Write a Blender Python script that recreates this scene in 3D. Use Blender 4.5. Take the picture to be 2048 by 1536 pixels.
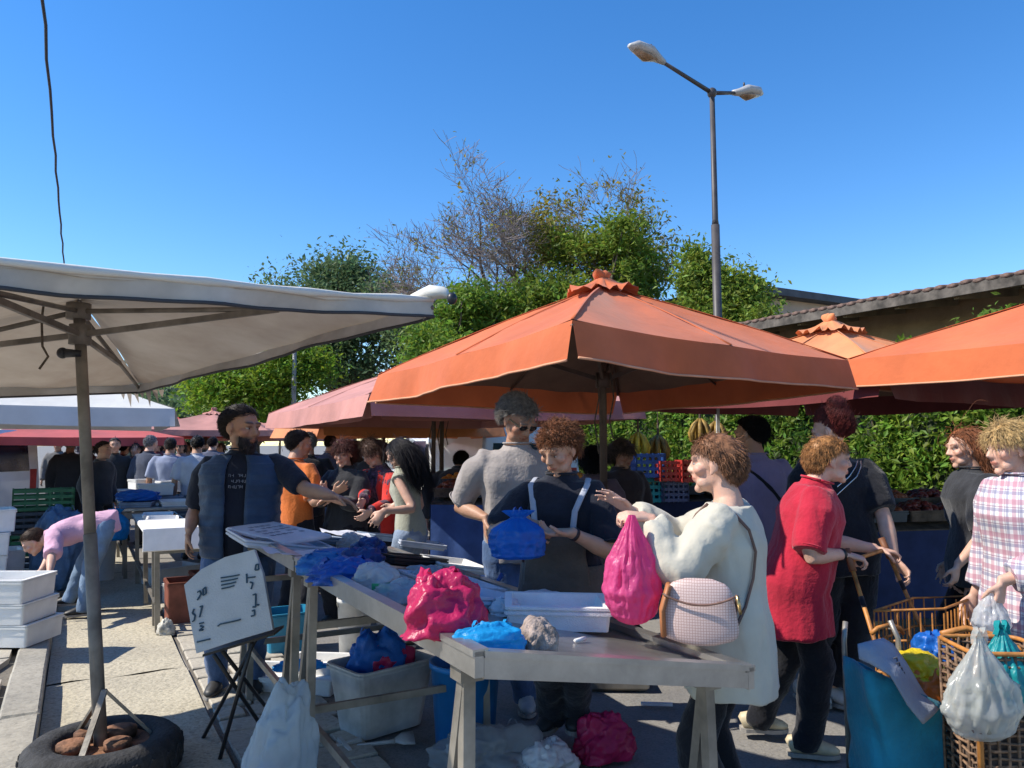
import bpy, math, random
import numpy as np
from mathutils import Vector, Matrix

for _o in list(bpy.data.objects):
    bpy.data.objects.remove(_o)
SC = bpy.context.scene
COL = SC.collection
rad = math.radians

# ------------------------------------------------------------------ camera
FPX, CAMH, PITCH = 1547.0, 1.55, rad(4.5)
cam_d = bpy.data.cameras.new("camera")
cam_d.sensor_width = 36.0
cam_d.lens = 36.0 * FPX / 2048.0
cam_d.clip_start, cam_d.clip_end = 0.05, 3000
cam = bpy.data.objects.new("camera", cam_d)
COL.objects.link(cam)
cam.location = (0, 0, CAMH)
cam.rotation_euler = (rad(90) + PITCH, 0, 0)
SC.camera = cam

# ------------------------------------------------------------------ sky and sun
SUN_EL, SUN_X, SUN_Y = rad(45), -1.0, -0.14          # direction towards the sun
_n = math.hypot(SUN_X, SUN_Y)
SUNV = Vector((SUN_X / _n * math.cos(SUN_EL), SUN_Y / _n * math.cos(SUN_EL), math.sin(SUN_EL)))
W = bpy.data.worlds.new("World")
SC.world = W
W.use_nodes = True
nt = W.node_tree
bg = nt.nodes["Background"]
sky = nt.nodes.new("ShaderNodeTexSky")
sky.sky_type = 'NISHITA'
sky.sun_disc = False
sky.sun_elevation = SUN_EL
sky.sun_rotation = math.atan2(SUN_X, SUN_Y)
sky.altitude = 50
sky.air_density = 1.0
sky.dust_density = 0.0
sky.ozone_density = 3.2
hsv = nt.nodes.new("ShaderNodeHueSaturation")
hsv.inputs["Hue"].default_value = 0.505
hsv.inputs["Saturation"].default_value = 1.30
nt.links.new(sky.outputs[0], hsv.inputs["Color"])
nt.links.new(hsv.outputs[0], bg.inputs[0])
bg.inputs[1].default_value = 0.132
sun_d = bpy.data.lights.new("sun", 'SUN')
sun_d.energy = 4.1
sun_d.angle = rad(0.53)
sun_d.color = (1.0, 0.93, 0.82)
sun = bpy.data.objects.new("sun", sun_d)
COL.objects.link(sun)
sun.rotation_euler = SUNV.to_track_quat('Z', 'Y').to_euler()
SC.view_settings.view_transform = 'Standard'
SC.view_settings.look = 'None'
SC.view_settings.exposure = 0.76
SC.view_settings.gamma = 1.0
SC.render.engine = 'CYCLES'
SC.cycles.max_bounces = 8
SC.cycles.transparent_max_bounces = 12
SC.cycles.use_denoising = True

# ------------------------------------------------------------------ measured frame of the street
STREET = rad(29.1)                                   # the street runs this far left of the view
S = Vector((-math.sin(STREET), math.cos(STREET), 0))  # along the street, away
R = Vector((math.cos(STREET), math.sin(STREET), 0))   # across it, to the right
_c, _s = math.cos(PITCH), math.sin(PITCH)


def pt(u, v, Y):
    """point seen at photograph pixel (u, v) standing Y metres ahead"""
    t = (768 - v) / FPX
    k = Y / (_c - t * _s)
    return Vector(((u - 1024) / FPX * k, Y, CAMH + k * (_s + t * _c)))


def gp(u, v, z=0.0):
    """point of the level plane z seen at photograph pixel (u, v)"""
    t = (768 - v) / FPX
    k = (z - CAMH) / (_s + t * _c)
    return Vector(((u - 1024) / FPX * k, k * (_c - t * _s), z))


def st(r, s, z=0.0):
    """street coordinates (across, along, up) -> world"""
    p = R * r + S * s
    return Vector((p.x, p.y, z))


# ------------------------------------------------------------------ numpy noise
def vnoise(p, seed=0):
    p = np.asarray(p, float)
    i = np.floor(p).astype(np.int64)
    f = p - i
    f = f * f * (3 - 2 * f)
    out = np.zeros(len(p))
    for dx in (0, 1):
        for dy in (0, 1):
            for dz in (0, 1):
                h = ((i[:, 0] + dx) * 73856093) ^ ((i[:, 1] + dy) * 19349663) ^ ((i[:, 2] + dz) * 83492791) ^ (seed * 2654435)
                h = (h ^ (h >> 13)) * 1274126177 & 0x7fffffff
                h = (h ^ (h >> 16)) & 0xffff
                w = (f[:, 0] if dx else 1 - f[:, 0]) * (f[:, 1] if dy else 1 - f[:, 1]) * (f[:, 2] if dz else 1 - f[:, 2])
                out += w * (h / 32767.5 - 1)
    return out


def fbm(p, seed=0, octs=3):
    p = np.asarray(p, float)
    o, a = np.zeros(len(p)), 1.0
    for k in range(octs):
        o += a * vnoise(p * 2 ** k + 17.3 * k, seed + k)
        a *= 0.5
    return o


def ridged(p, seed=0, octs=3):
    p = np.asarray(p, float)
    o, a = np.zeros(len(p)), 1.0
    for k in range(octs):
        o += a * (1 - 2 * np.abs(vnoise(p * 2 ** k + 9.1 * k, seed + k)))
        a *= 0.5
    return o


# ------------------------------------------------------------------ materials
MATS = {}


def mat(name, col, rough=0.6, var=0.12, scale=6.0, bump=0.0, bscale=40.0, metal=0.0, trans=0.0, spec=0.4,
        sheen=0.0, attr=None, sss=0.0, alpha=1.0, col2=None, detail=4.0, coat=0.0, island=0.0):
    """procedural material: base colour broken up by noise, optional bump, optional light passing through"""
    if name in MATS:
        return MATS[name]
    m = bpy.data.materials.new(name)
    m.use_nodes = True
    n, l = m.node_tree.nodes, m.node_tree.links
    b = n["Principled BSDF"]
    out = n["Material Output"]
    tc = n.new("ShaderNodeTexCoord")
    nz = n.new("ShaderNodeTexNoise")
    nz.inputs["Scale"].default_value = scale
    nz.inputs["Detail"].default_value = detail
    nz.inputs["Roughness"].default_value = 0.6
    l.new(tc.outputs["Object"], nz.inputs["Vector"])
    mx = n.new("ShaderNodeMix")
    mx.data_type = 'RGBA'
    c2 = col2 if col2 else tuple(max(0, c * (1 - 2 * var)) for c in col)
    c1 = col if col2 else tuple(min(1, c * (1 + var)) for c in col)
    mx.inputs[6].default_value = (*c2, 1)
    mx.inputs[7].default_value = (*c1, 1)
    rm = n.new("ShaderNodeMapRange")
    rm.inputs[1].default_value, rm.inputs[2].default_value = 0.32, 0.68
    l.new(nz.outputs["Fac"], rm.inputs[0])
    l.new(rm.outputs[0], mx.inputs[0])
    cout = mx.outputs[2]
    if attr:
        a = n.new("ShaderNodeAttribute")
        a.attribute_name = attr
        m2 = n.new("ShaderNodeMix")
        m2.data_type = 'RGBA'
        m2.blend_type = 'MULTIPLY'
        m2.inputs[0].default_value = 1.0
        l.new(cout, m2.inputs[6])
        l.new(a.outputs["Color"], m2.inputs[7])
        cout = m2.outputs[2]
    if island:
        gi = n.new("ShaderNodeNewGeometry")
        hv = n.new("ShaderNodeHueSaturation")
        r1 = n.new("ShaderNodeMapRange")
        r1.inputs[3].default_value, r1.inputs[4].default_value = 1 - island, 1 + island
        l.new(gi.outputs["Random Per Island"], r1.inputs[0])
        l.new(r1.outputs[0], hv.inputs["Value"])
        mm = n.new("ShaderNodeMath")
        mm.operation = 'FRACT'
        m7 = n.new("ShaderNodeMath")
        m7.operation = 'MULTIPLY'
        m7.inputs[1].default_value = 7.31
        l.new(gi.outputs["Random Per Island"], m7.inputs[0])
        l.new(m7.outputs[0], mm.inputs[0])
        r2 = n.new("ShaderNodeMapRange")
        r2.inputs[3].default_value, r2.inputs[4].default_value = .46, .525
        l.new(mm.outputs[0], r2.inputs[0])
        l.new(r2.outputs[0], hv.inputs["Hue"])
        l.new(cout, hv.inputs["Color"])
        cout = hv.outputs[0]
    l.new(cout, b.inputs["Base Color"])
    b.inputs["Roughness"].default_value = rough
    b.inputs["Metallic"].default_value = metal
    b.inputs["Specular IOR Level"].default_value = spec
    b.inputs["Sheen Weight"].default_value = sheen
    b.inputs["Coat Weight"].default_value = coat
    b.inputs["Alpha"].default_value = alpha
    if sss:
        b.inputs["Subsurface Weight"].default_value = sss
        b.inputs["Subsurface Radius"].default_value = (0.012, 0.005, 0.003)
    if bump:
        bz = n.new("ShaderNodeTexNoise")
        bz.inputs["Scale"].default_value = bscale
        bz.inputs["Detail"].default_value = 3
        l.new(tc.outputs["Object"], bz.inputs["Vector"])
        bp = n.new("ShaderNodeBump")
        bp.inputs["Strength"].default_value = bump
        bp.inputs["Distance"].default_value = 0.02
        l.new(bz.outputs["Fac"], bp.inputs["Height"])
        l.new(bp.outputs[0], b.inputs["Normal"])
    if trans:
        t = n.new("ShaderNodeBsdfTranslucent")
        l.new(cout, t.inputs["Color"])
        ms = n.new("ShaderNodeMixShader")
        ms.inputs[0].default_value = trans
        l.new(b.outputs[0], ms.inputs[1])
        l.new(t.outputs[0], ms.inputs[2])
        l.new(ms.outputs[0], out.inputs["Surface"])
    MATS[name] = m
    return m


# ------------------------------------------------------------------ objects
def tag(o, label=None, cat=None, group=None, kind=None):
    if label:
        o["label"] = label
    if cat:
        o["category"] = cat
    if group:
        o["group"] = group
    if kind:
        o["kind"] = kind
    return o


def empty(name, loc, rz=0.0, label=None, cat=None, group=None):
    o = bpy.data.objects.new(name, None)
    o.empty_display_size = 0.1
    COL.objects.link(o)
    o.location = loc
    o.rotation_euler = (0, 0, rz)
    return tag(o, label, cat, group)


def link(name, me, parent=None, loc=None, rz=None):
    o = bpy.data.objects.new(name, me)
    COL.objects.link(o)
    if parent:
        o.parent = parent
    if loc is not None:
        o.location = loc
    if rz is not None:
        o.rotation_euler = (0, 0, rz)
    return o


def copy_tree(o, parent=None):
    c = o.copy()
    COL.objects.link(c)
    c.parent = parent
    for ch in o.children:
        copy_tree(ch, c)
    return c


def np_mesh(name, V, Q, m=None, smooth=False):
    """mesh from arrays; Q is (n,3) or (n,4)"""
    me = bpy.data.meshes.new(name)
    V = np.asarray(V, np.float32)
    Q = np.asarray(Q, np.int32)
    k = Q.shape[1]
    me.vertices.add(len(V))
    me.vertices.foreach_set("co", V.ravel())
    me.loops.add(Q.size)
    me.loops.foreach_set("vertex_index", Q.ravel())
    me.polygons.add(len(Q))
    me.polygons.foreach_set("loop_start", np.arange(0, Q.size, k, dtype=np.int32))
    me.polygons.foreach_set("use_smooth", np.full(len(Q), smooth))
    me.update(calc_edges=True)
    if m:
        me.materials.append(m)
    return me


class MB:
    """collects shapes for ONE mesh object"""

    def __init__(s):
        s.v, s.f, s.mi, s.cur = [], [], [], 0

    def add(s, V, Fs):
        o = len(s.v)
        s.v += [tuple(p) for p in V]
        for f in Fs:
            s.f.append(tuple(i + o for i in f))
            s.mi.append(s.cur)
        return s

    def hexa(s, P):
        """eight corners: bottom four then top four, same turn"""
        return s.add(P, [(3, 2, 1, 0), (4, 5, 6, 7), (0, 1, 5, 4), (1, 2, 6, 5), (2, 3, 7, 6), (3, 0, 4, 7)])

    def box(s, c, d, M=None, bev=0.0):
        x, y, z = d[0] / 2, d[1] / 2, d[2] / 2
        c = Vector(c)
        if bev <= 0:
            P = [Vector(q) for q in ((-x, -y, -z), (x, -y, -z), (x, y, -z), (-x, y, -z), (-x, -y, z), (x, -y, z), (x, y, z), (-x, y, z))]
            if M:
                P = [M @ q for q in P]
            return s.hexa([q + c for q in P])
        rings = []
        b = min(bev, x * .9, y * .9, z * .9)
        for (zz, ins) in ((-z, b), (-z + b, 0), (z - b, 0), (z, b)):
            X, Y = x - ins, y - ins
            k = b * .6
            rings.append([Vector(q) for q in ((-X + k, -Y, zz), (X - k, -Y, zz), (X, -Y + k, zz), (X, Y - k, zz), (X - k, Y, zz), (-X + k, Y, zz), (-X, Y - k, zz), (-X, -Y + k, zz))])
        if M:
            rings = [[M @ q for q in r] for r in rings]
        return s.rings([[q + c for q in r] for r in rings])

    def rings(s, rs, cap=True, closed=True):
        n = len(rs[0])
        V = [p for r in rs for p in r]
        Fs = []
        for i in range(len(rs) - 1):
            for j in range(n if closed else n - 1):
                k = (j + 1) % n
                Fs.append((i * n + j, i * n + k, (i + 1) * n + k, (i + 1) * n + j))
        if cap and closed:
            Fs.append(tuple(range(n - 1, -1, -1)))
            Fs.append(tuple((len(rs) - 1) * n + j for j in range(n)))
        return s.add(V, Fs)

    def loft(s, path, rad_, seg=10, ref=None, cap=True, sq=0.0):
        """tube through path; radii numbers or (rx, ry); ref = direction of the rx axis"""
        path = [Vector(p) for p in path]
        rs = []
        last = Vector(ref) if ref is not None else None
        for i, p in enumerate(path):
            a = path[max(0, i - 1)]
            b = path[min(len(path) - 1, i + 1)]
            d = (b - a)
            if d.length < 1e-9:
                d = Vector((0, 0, 1))
            d.normalize()
            x = last if last is not None else (Vector((1, 0, 0)) if abs(d.x) < .8 else Vector((0, 1, 0)))
            x = x - d * x.dot(d)
            if x.length < 1e-6:
                x = d.orthogonal()
            x.normalize()
            last = x
            y = d.cross(x)
            r = rad_[i] if isinstance(rad_, (list, tuple)) else rad_
            rx, ry = r if isinstance(r, (list, tuple)) else (r, r)
            ring = []
            for k in range(seg):
                t = 2 * math.pi * k / seg
                c_, s_ = math.cos(t), math.sin(t)
                if sq:
                    e = 1 - sq
                    c_ = math.copysign(abs(c_) ** e, c_)
                    s_ = math.copysign(abs(s_) ** e, s_)
                ring.append(p + x * (rx * c_) + y * (ry * s_))
            rs.append(ring)
        return s.rings(rs, cap)

    def bar(s, a, b, w, h=None, up=(0, 0, 1)):
        """square section bar from a to b"""
        a, b = Vector(a), Vector(b)
        d = (b - a).normalized()
        u = Vector(up)
        x = d.cross(u)
        if x.length < 1e-4:
            x = d.cross(Vector((1, 0, 0)))
        x.normalize()
        y = x.cross(d)
        h = h or w
        o = [(-w / 2, -h / 2), (w / 2, -h / 2), (w / 2, h / 2), (-w / 2, h / 2)]
        return s.hexa([a + x * p + y * q for p, q in o] + [b + x * p + y * q for p, q in o])

    def ell(s, c, r, M=None, nu=12, nv=8):
        c = Vector(c)
        V, Fs = [], []
        pts = [Vector((0, 0, -r[2]))]
        for i in range(1, nv):
            ph = -math.pi / 2 + math.pi * i / nv
            for j in range(nu):
                t = 2 * math.pi * j / nu
                pts.append(Vector((r[0] * math.cos(ph) * math.cos(t), r[1] * math.cos(ph) * math.sin(t), r[2] * math.sin(ph))))
        pts.append(Vector((0, 0, r[2])))
        if M:
            pts = [M @ p for p in pts]
        for j in range(nu):
            Fs.append((0, 1 + (j + 1) % nu, 1 + j))
            for i in range(nv - 2):
                a = 1 + i * nu
                Fs.append((a + j, a + (j + 1) % nu, a + nu + (j + 1) % nu, a + nu + j))
            a = 1 + (nv - 2) * nu
            Fs.append((a + j, a + (j + 1) % nu, len(pts) - 1))
        return s.add([p + c for p in pts], Fs)

    def lathe(s, prof, c=(0, 0, 0), seg=24, M=None, cap=False):
        c = Vector(c)
        rs = []
        for r, z in prof:
            ring = [Vector((r * math.cos(2 * math.pi * k / seg), r * math.sin(2 * math.pi * k / seg), z)) for k in range(seg)]
            if M:
                ring = [M @ p for p in ring]
            rs.append([p + c for p in ring])
        return s.rings(rs, cap)

    def grid(s, P):
        """P[i][j] points"""
        n, m = len(P), len(P[0])
        return s.add([p for r in P for p in r], [(i * m + j, i * m + j + 1, (i + 1) * m + j + 1, (i + 1) * m + j) for i in range(n - 1) for j in range(m - 1)])

    def prism(s, poly, o, ax, ay, th):
        """flat outline poly [(a,b)] in the plane o+a*ax+b*ay, thickness th along ax x ay"""
        o, ax, ay = Vector(o), Vector(ax), Vector(ay)
        nrm = ax.cross(ay).normalized()
        lo = [o + ax * a + ay * b for a, b in poly]
        hi = [p + nrm * th for p in lo]
        n = len(poly)
        return s.add(lo + hi, [tuple(range(n - 1, -1, -1)), tuple(range(n, 2 * n))] + [(i, (i + 1) % n, n + (i + 1) % n, n + i) for i in range(n)])

    def mesh(s, name, m=None, smooth=False):
        me = bpy.data.meshes.new(name)
        me.from_pydata(s.v, [], s.f)
        ms = m if isinstance(m, (list, tuple)) else [m]
        for q in ms:
            if q:
                me.materials.append(q)
        if len(ms) > 1:
            me.polygons.foreach_set("material_index", s.mi)
        if smooth:
            me.polygons.foreach_set("use_smooth", [True] * len(me.polygons))
        me.update()
        return me

    def build(s, name, m=None, parent=None, smooth=False, loc=None, rz=None):
        return link(name, s.mesh(name, m, smooth), parent, loc, rz)


def wob(me, amp, freq, seed=0, f=fbm):
    """push the vertices of a mesh about with noise, along their normals"""
    n = len(me.vertices)
    co = np.empty(n * 3, np.float32)
    me.vertices.foreach_get("co", co)
    no = np.empty(n * 3, np.float32)
    me.vertices.foreach_get("normal", no)
    co, no = co.reshape(-1, 3), no.reshape(-1, 3)
    d = f(co * np.asarray(freq), seed) * amp
    co = co + no * d[:, None]
    me.vertices.foreach_set("co", co.astype(np.float32).ravel())
    me.update()


JOBS = []                                              # meshes grown through a voxel remesh, finished together at the end


def grow(name, mb, m, parent, voxel, smooth_it=2, disp=None, paint=None):
    o = mb.build(name, m, parent, True)
    r = o.modifiers.new("grow", 'REMESH')
    r.mode = 'VOXEL'
    r.voxel_size = voxel
    r.use_smooth_shade = True
    if smooth_it:
        q = o.modifiers.new("soft", 'SMOOTH')
        q.iterations = smooth_it
        q.factor = 0.5
    dc = o.modifiers.new("fewer", 'DECIMATE')
    dc.ratio = .48
    JOBS.append((o, disp, paint))
    return o


def finish_grown():
    dg = bpy.context.evaluated_depsgraph_get()
    dg.update()
    done = []
    for o, disp, paint in JOBS:
        me = bpy.data.meshes.new_from_object(o.evaluated_get(dg))
        done.append((o, me, disp, paint))
    for o, me, disp, paint in done:
        o.modifiers.clear()
        old = o.data
        ms = list(old.materials)
        o.data = me
        me.name = o.name
        if not len(me.materials):
            for q in ms:
                me.materials.append(q)
        bpy.data.meshes.remove(old)
        n = len(me.vertices)
        co = np.empty(n * 3, np.float32)
        me.vertices.foreach_get("co", co)
        co = co.reshape(-1, 3)
        if disp:
            no = np.empty(n * 3, np.float32)
            me.vertices.foreach_get("normal", no)
            co2 = co + no.reshape(-1, 3) * disp(co)[:, None]
            me.vertices.foreach_set("co", co2.astype(np.float32).ravel())
        if paint:
            a = me.color_attributes.new("tint", 'FLOAT_COLOR', 'POINT')
            a.data.foreach_set("color", paint(co).astype(np.float32).ravel())
        me.polygons.foreach_set("use_smooth", np.full(len(me.polygons), True))
        me.update()
    JOBS.clear()


# ================================================================== people
def ik(a, t, l1, l2, hint):
    d = t - a
    L = max(min(d.length, (l1 + l2) * .998), abs(l1 - l2) * 1.02 + 1e-4)
    dn = d.normalized()
    x = (l1 * l1 - l2 * l2 + L * L) / (2 * L)
    hh = math.sqrt(max(0, l1 * l1 - x * x))
    hp = Vector(hint) - dn * Vector(hint).dot(dn)
    if hp.length < 1e-5:
        hp = dn.orthogonal()
    return a + dn * x + hp.normalized() * hh, a + dn * L


SKIN = {k: mat("skin_" + k, c, .5, .07, 14, .06, 160, attr="tint", sss=.12, spec=.35) for k, c in
        dict(fair=(.60, .38, .28), olive=(.50, .30, .20), tan=(.42, .24, .155)).items()}
EYEW = mat("eye_white", (.36, .32, .30), .25, .05)
EYED = mat("eye_iris", (.03, .02, .015), .15, .05)


def hand(mb, wrist, d, palm, side, h, curl=.5, seg=7, spread=.16):
    """palm and five fingers appended to the body mesh; side +1 right hand, -1 left"""
    d = d.normalized()
    n = (palm - d * palm.dot(d)).normalized()            # out of the palm
    x = d.cross(n).normalized() * side                   # towards the thumb
    k = h / 1.7
    c = curl
    mb.loft([wrist - d * .02 * k, wrist + d * .02 * k, wrist + d * .055 * k, wrist + d * .092 * k, wrist + d * .102 * k],
            [(.026 * k, .018 * k), (.031 * k, .017 * k), (.040 * k, .0165 * k), (.041 * k, .014 * k), (.034 * k, .010 * k)], seg + 3, x)
    fl = [(.031, .078, .0095), (.011, .088, .0098), (-.010, .082, .0095), (-.030, .064, .0085)]
    for i, (ox, ln, r) in enumerate(fl):
        p = wrist + d * (.090 - .004 * abs(i - 1)) * k + x * ox * k
        dd = (d + x * (spread * (1.2 - i * .8))).normalized()
        path, rr = [p - d * .02 * k, p], [r * k, r * k]
        ang = c * (.35 + .08 * i)
        tot = ang
        for q, fr in enumerate((.45, .32, .26)):
            p = p + (dd * math.cos(tot) + n * math.sin(tot)) * ln * fr * k
            tot += c * (1.05 if q == 0 else .75)
            path.append(p)
            rr.append(r * k * (1 - .12 * (q + 1)))
        mb.loft(path, rr, seg)
    p = wrist + d * .03 * k + x * .028 * k
    td = (d * .75 + x * .75 + n * (.25 + .35 * c)).normalized()
    t2 = (d * .95 + x * (.25 - .5 * c) + n * (.3 + .5 * c)).normalized()
    q = p + td * .040 * k
    mb.loft([p - td * .02 * k, p, q, q + t2 * .032 * k, q + t2 * .054 * k], [.0135 * k, .0135 * k, .0115 * k, .0105 * k, .0075 * k], seg)


def head_shape(mb, P, fem, nu=14):
    """P maps head coordinates (metres for a 0.225 m head; y forward) to person space; returns nothing"""
    Mr, hs = P

    def e(c, r):
        mb.ell(Mr @ (Vector(c) * hs[0]) + hs[1], [q * hs[0] for q in r], Mr, nu, 10)
    e((0, -.014, .030), (.0745, .096, .086))
    e((0, .020, -.030), (.0575, .069, .083) if not fem else (.055, .067, .080))
    e((0, .004, -.050), (.056, .060, .052))
    e((0, .064, -.096), (.025, .022, .020) if not fem else (.021, .020, .018))
    for s in (-1, 1):
        e((s * .030, .076, .031), (.027, .015, .010))
        e((s * .044, .055, -.018), (.023, .026, .022))
        e((s * .031, .0755, .0170), (.0175, .0125, .0075))
        e((s * .031, .0735, -.0045), (.0160, .0115, .0060))
        e((s * .036, .040, -.070), (.020, .030, .024))
        e((s * .0115, .0915, -.0245), (.0090, .011, .0080))
        e((s * .078, -.008, -.002), (.0085, .021, .031))
        e((s * .076, .002, -.030), (.007, .011, .011))
    e((0, .0838, -.0500), (.0225, .0095, .0056))
    e((0, .0828, -.0605), (.0190, .0095, .0064))
    a = [Mr @ (Vector(q) * hs[0]) + hs[1] for q in ((0, .078, .030), (0, .086, .012), (0, .096, -.008), (0, .1035, -.020), (0, .095, -.029))]
    mb.loft(a, [q * hs[0] for q in (.0085, .0085, .0100, .0118, .0080)], 8)


def hair_strands(N, seed, Mr, hs, style):
    """numpy strands on the scalp; returns arrays of one triangle-section tube per strand"""
    rg = np.random.default_rng(seed)
    C, RAD = np.array((0, -.016, .032)), np.array((.0775, .0985, .0885))
    hl = style.get('line', ([-1, -.35, -.15, .1, .45, .9], [-.98, -.93, -.50, -.05, .40, .54]))
    P = []
    while len(P) < N:
        d = rg.normal(size=(4000, 3))
        d /= np.linalg.norm(d, axis=1)[:, None]
        thr = np.interp(d[:, 1], hl[0], hl[1]) + rg.normal(size=4000) * .06
        ok = d[:, 2] > thr
        if style.get('bald'):
            ok &= ~((d[:, 2] > style['bald']) & (d[:, 1] > -.6))
        P += list(d[ok])
    D = np.array(P[:N])
    K = style.get('k', 6)
    Ln = style['len'] * (.65 + .55 * rg.random(N))
    flow = np.array(style.get('flow', (0, -.5, -.3)))
    part = style.get('part', 0.0)
    lift, grav, curl, frizz = style.get('lift', .35), style.get('grav', .3), style.get('curl', 0.), style.get('frizz', .15)
    p = C + D * RAD
    low = np.stack([fbm(D * 5 + 3, seed + q, 2) for q in range(3)], 1)
    f = np.tile(flow, (N, 1))
    if style.get('down'):
        f = np.stack([np.sign(D[:, 0] - part + 1e-3) * (.30 - .15 * np.abs(D[:, 0])), D[:, 1] * .1 - .45, np.full(N, -.7)], 1)
    if style.get('down'):
        wf = np.clip((D[:, 1] + .05) / .45, 0, 1)[:, None]
        f = f * (1 - wf) + np.stack([np.sign(D[:, 0] - part + 1e-3) * .75, np.full(N, -.75), np.full(N, .10)], 1) * wf
    if style.get('updo'):
        f = np.array(style['updo']) - p
        f /= np.linalg.norm(f, axis=1)[:, None]
    v = D * lift + f + low * frizz * 2 + rg.normal(size=(N, 3)) * frizz * .5
    fly = (rg.random(N) < .07)[:, None]
    v = v + fly * (D * .45 + rg.normal(size=(N, 3)) * .25)
    v -= D * np.minimum(0, (v * D).sum(1) - .04)[:, None]
    v /= np.linalg.norm(v, axis=1)[:, None]
    ph = rg.random(N) * 6.28
    pts = [p.copy()]
    st_ = (Ln / (K - 1))[:, None]
    ca = np.cross(v, D)
    ca /= np.linalg.norm(ca, axis=1)[:, None] + 1e-6
    for k in range(1, K):
        v = v + np.array((0, 0, -grav)) / K * 2.2
        v /= np.linalg.norm(v, axis=1)[:, None]
        p = p + v * st_
        q = (p - C) / RAD
        r = np.linalg.norm(q, axis=1)
        inside = r < 1.03
        p = np.where(inside[:, None], C + q / r[:, None] * RAD * 1.03, p)
        a = curl * (k / (K - 1)) ** .5
        cp = p + ca * (a * np.sin(ph + k * style.get('turn', 1.9)))[:, None] + D * (a * np.cos(ph + k * style.get('turn', 1.9)))[:, None]
        pts.append(cp)
    A = np.stack(pts, 1)
    M3 = np.array(Mr)
    return (A * hs[0]) @ M3.T + np.array(hs[1])


def strands(name, A, w, m, parent):
    """A (N, K, 3) -> one object of hair curves"""
    N, K = A.shape[:2]
    cu = bpy.data.hair_curves.new(name)
    cu.add_curves([K] * N)
    cu.points.foreach_set("position", A.astype(np.float32).ravel())
    r = w * np.interp(np.linspace(0, 1, K), [0, .3, .8, 1], [.9, 1, .75, .2])
    cu.points.foreach_set("radius", np.tile(r, N).astype(np.float32))
    cu.materials.append(m)
    o = bpy.data.objects.new(name, cu)
    COL.objects.link(o)
    o.parent = parent
    return o


def hair_cap(Mr, hs, style, seed):
    C, RAD = np.array((0, -.016, .032)), np.array((.0765, .0975, .0875)) * style.get('cap', 1.03)
    hl = style.get('line', ([-1, -.35, -.15, .1, .45, .9], [-.98, -.93, -.50, -.05, .40, .54]))
    nu, nv = 40, 26
    th = np.linspace(0, 2 * np.pi, nu, endpoint=False)
    V, idx = [], {}
    for i in range(nv + 1):
        ph = math.pi / 2 - math.pi * .90 * i / nv
        for j in range(nu):
            V.append((math.cos(ph) * math.cos(th[j]), math.cos(ph) * math.sin(th[j]), math.sin(ph)))
    D = np.array(V)
    keep = D[:, 2] > np.interp(D[:, 1], hl[0], hl[1]) + .07
    if style.get('bald'):
        keep &= ~((D[:, 2] > style['bald']) & (D[:, 1] > -.6))
    P = C + D * RAD * (1 + .02 * fbm(D * 6, seed, 2))[:, None]
    P = P * hs[0] @ np.array(Mr).T + np.array(hs[1])
    Q = []
    for i in range(nv):
        for j in range(nu):
            a, b, c, d = i * nu + j, i * nu + (j + 1) % nu, (i + 1) * nu + (j + 1) % nu, (i + 1) * nu + j
            if keep[a] and keep[b] and keep[c] and keep[d]:
                Q.append((a, d, c, b))
    return P, np.array(Q)


HAIRM = {}


def hair_mat(c):
    k = tuple(c)
    if k not in HAIRM:
        HAIRM[k] = mat("hair_%d" % len(HAIRM), c, .5, .35, 45, 0, spec=.25)
    return HAIRM[k]


def cloth_disp(amp, seed, fz=(6.5, 6.5, 3.0), fine=.22):
    f = np.array(fz)

    def d(co):
        w = co + .05 * np.stack([vnoise(co * 5 + 3, seed + 7), vnoise(co * 5 + 9, seed + 8), vnoise(co * 5 + 5, seed + 9)], 1)
        s_ = vnoise(w * f * .75, seed) * 1.9 + .45 * vnoise(w * f * 1.7, seed + 1)
        return amp * (.55 * np.sin(3.14 * s_) + fine * np.sin(4.2 * vnoise(w * f * 2.4, seed + 3)) - .05)
    return d


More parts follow.
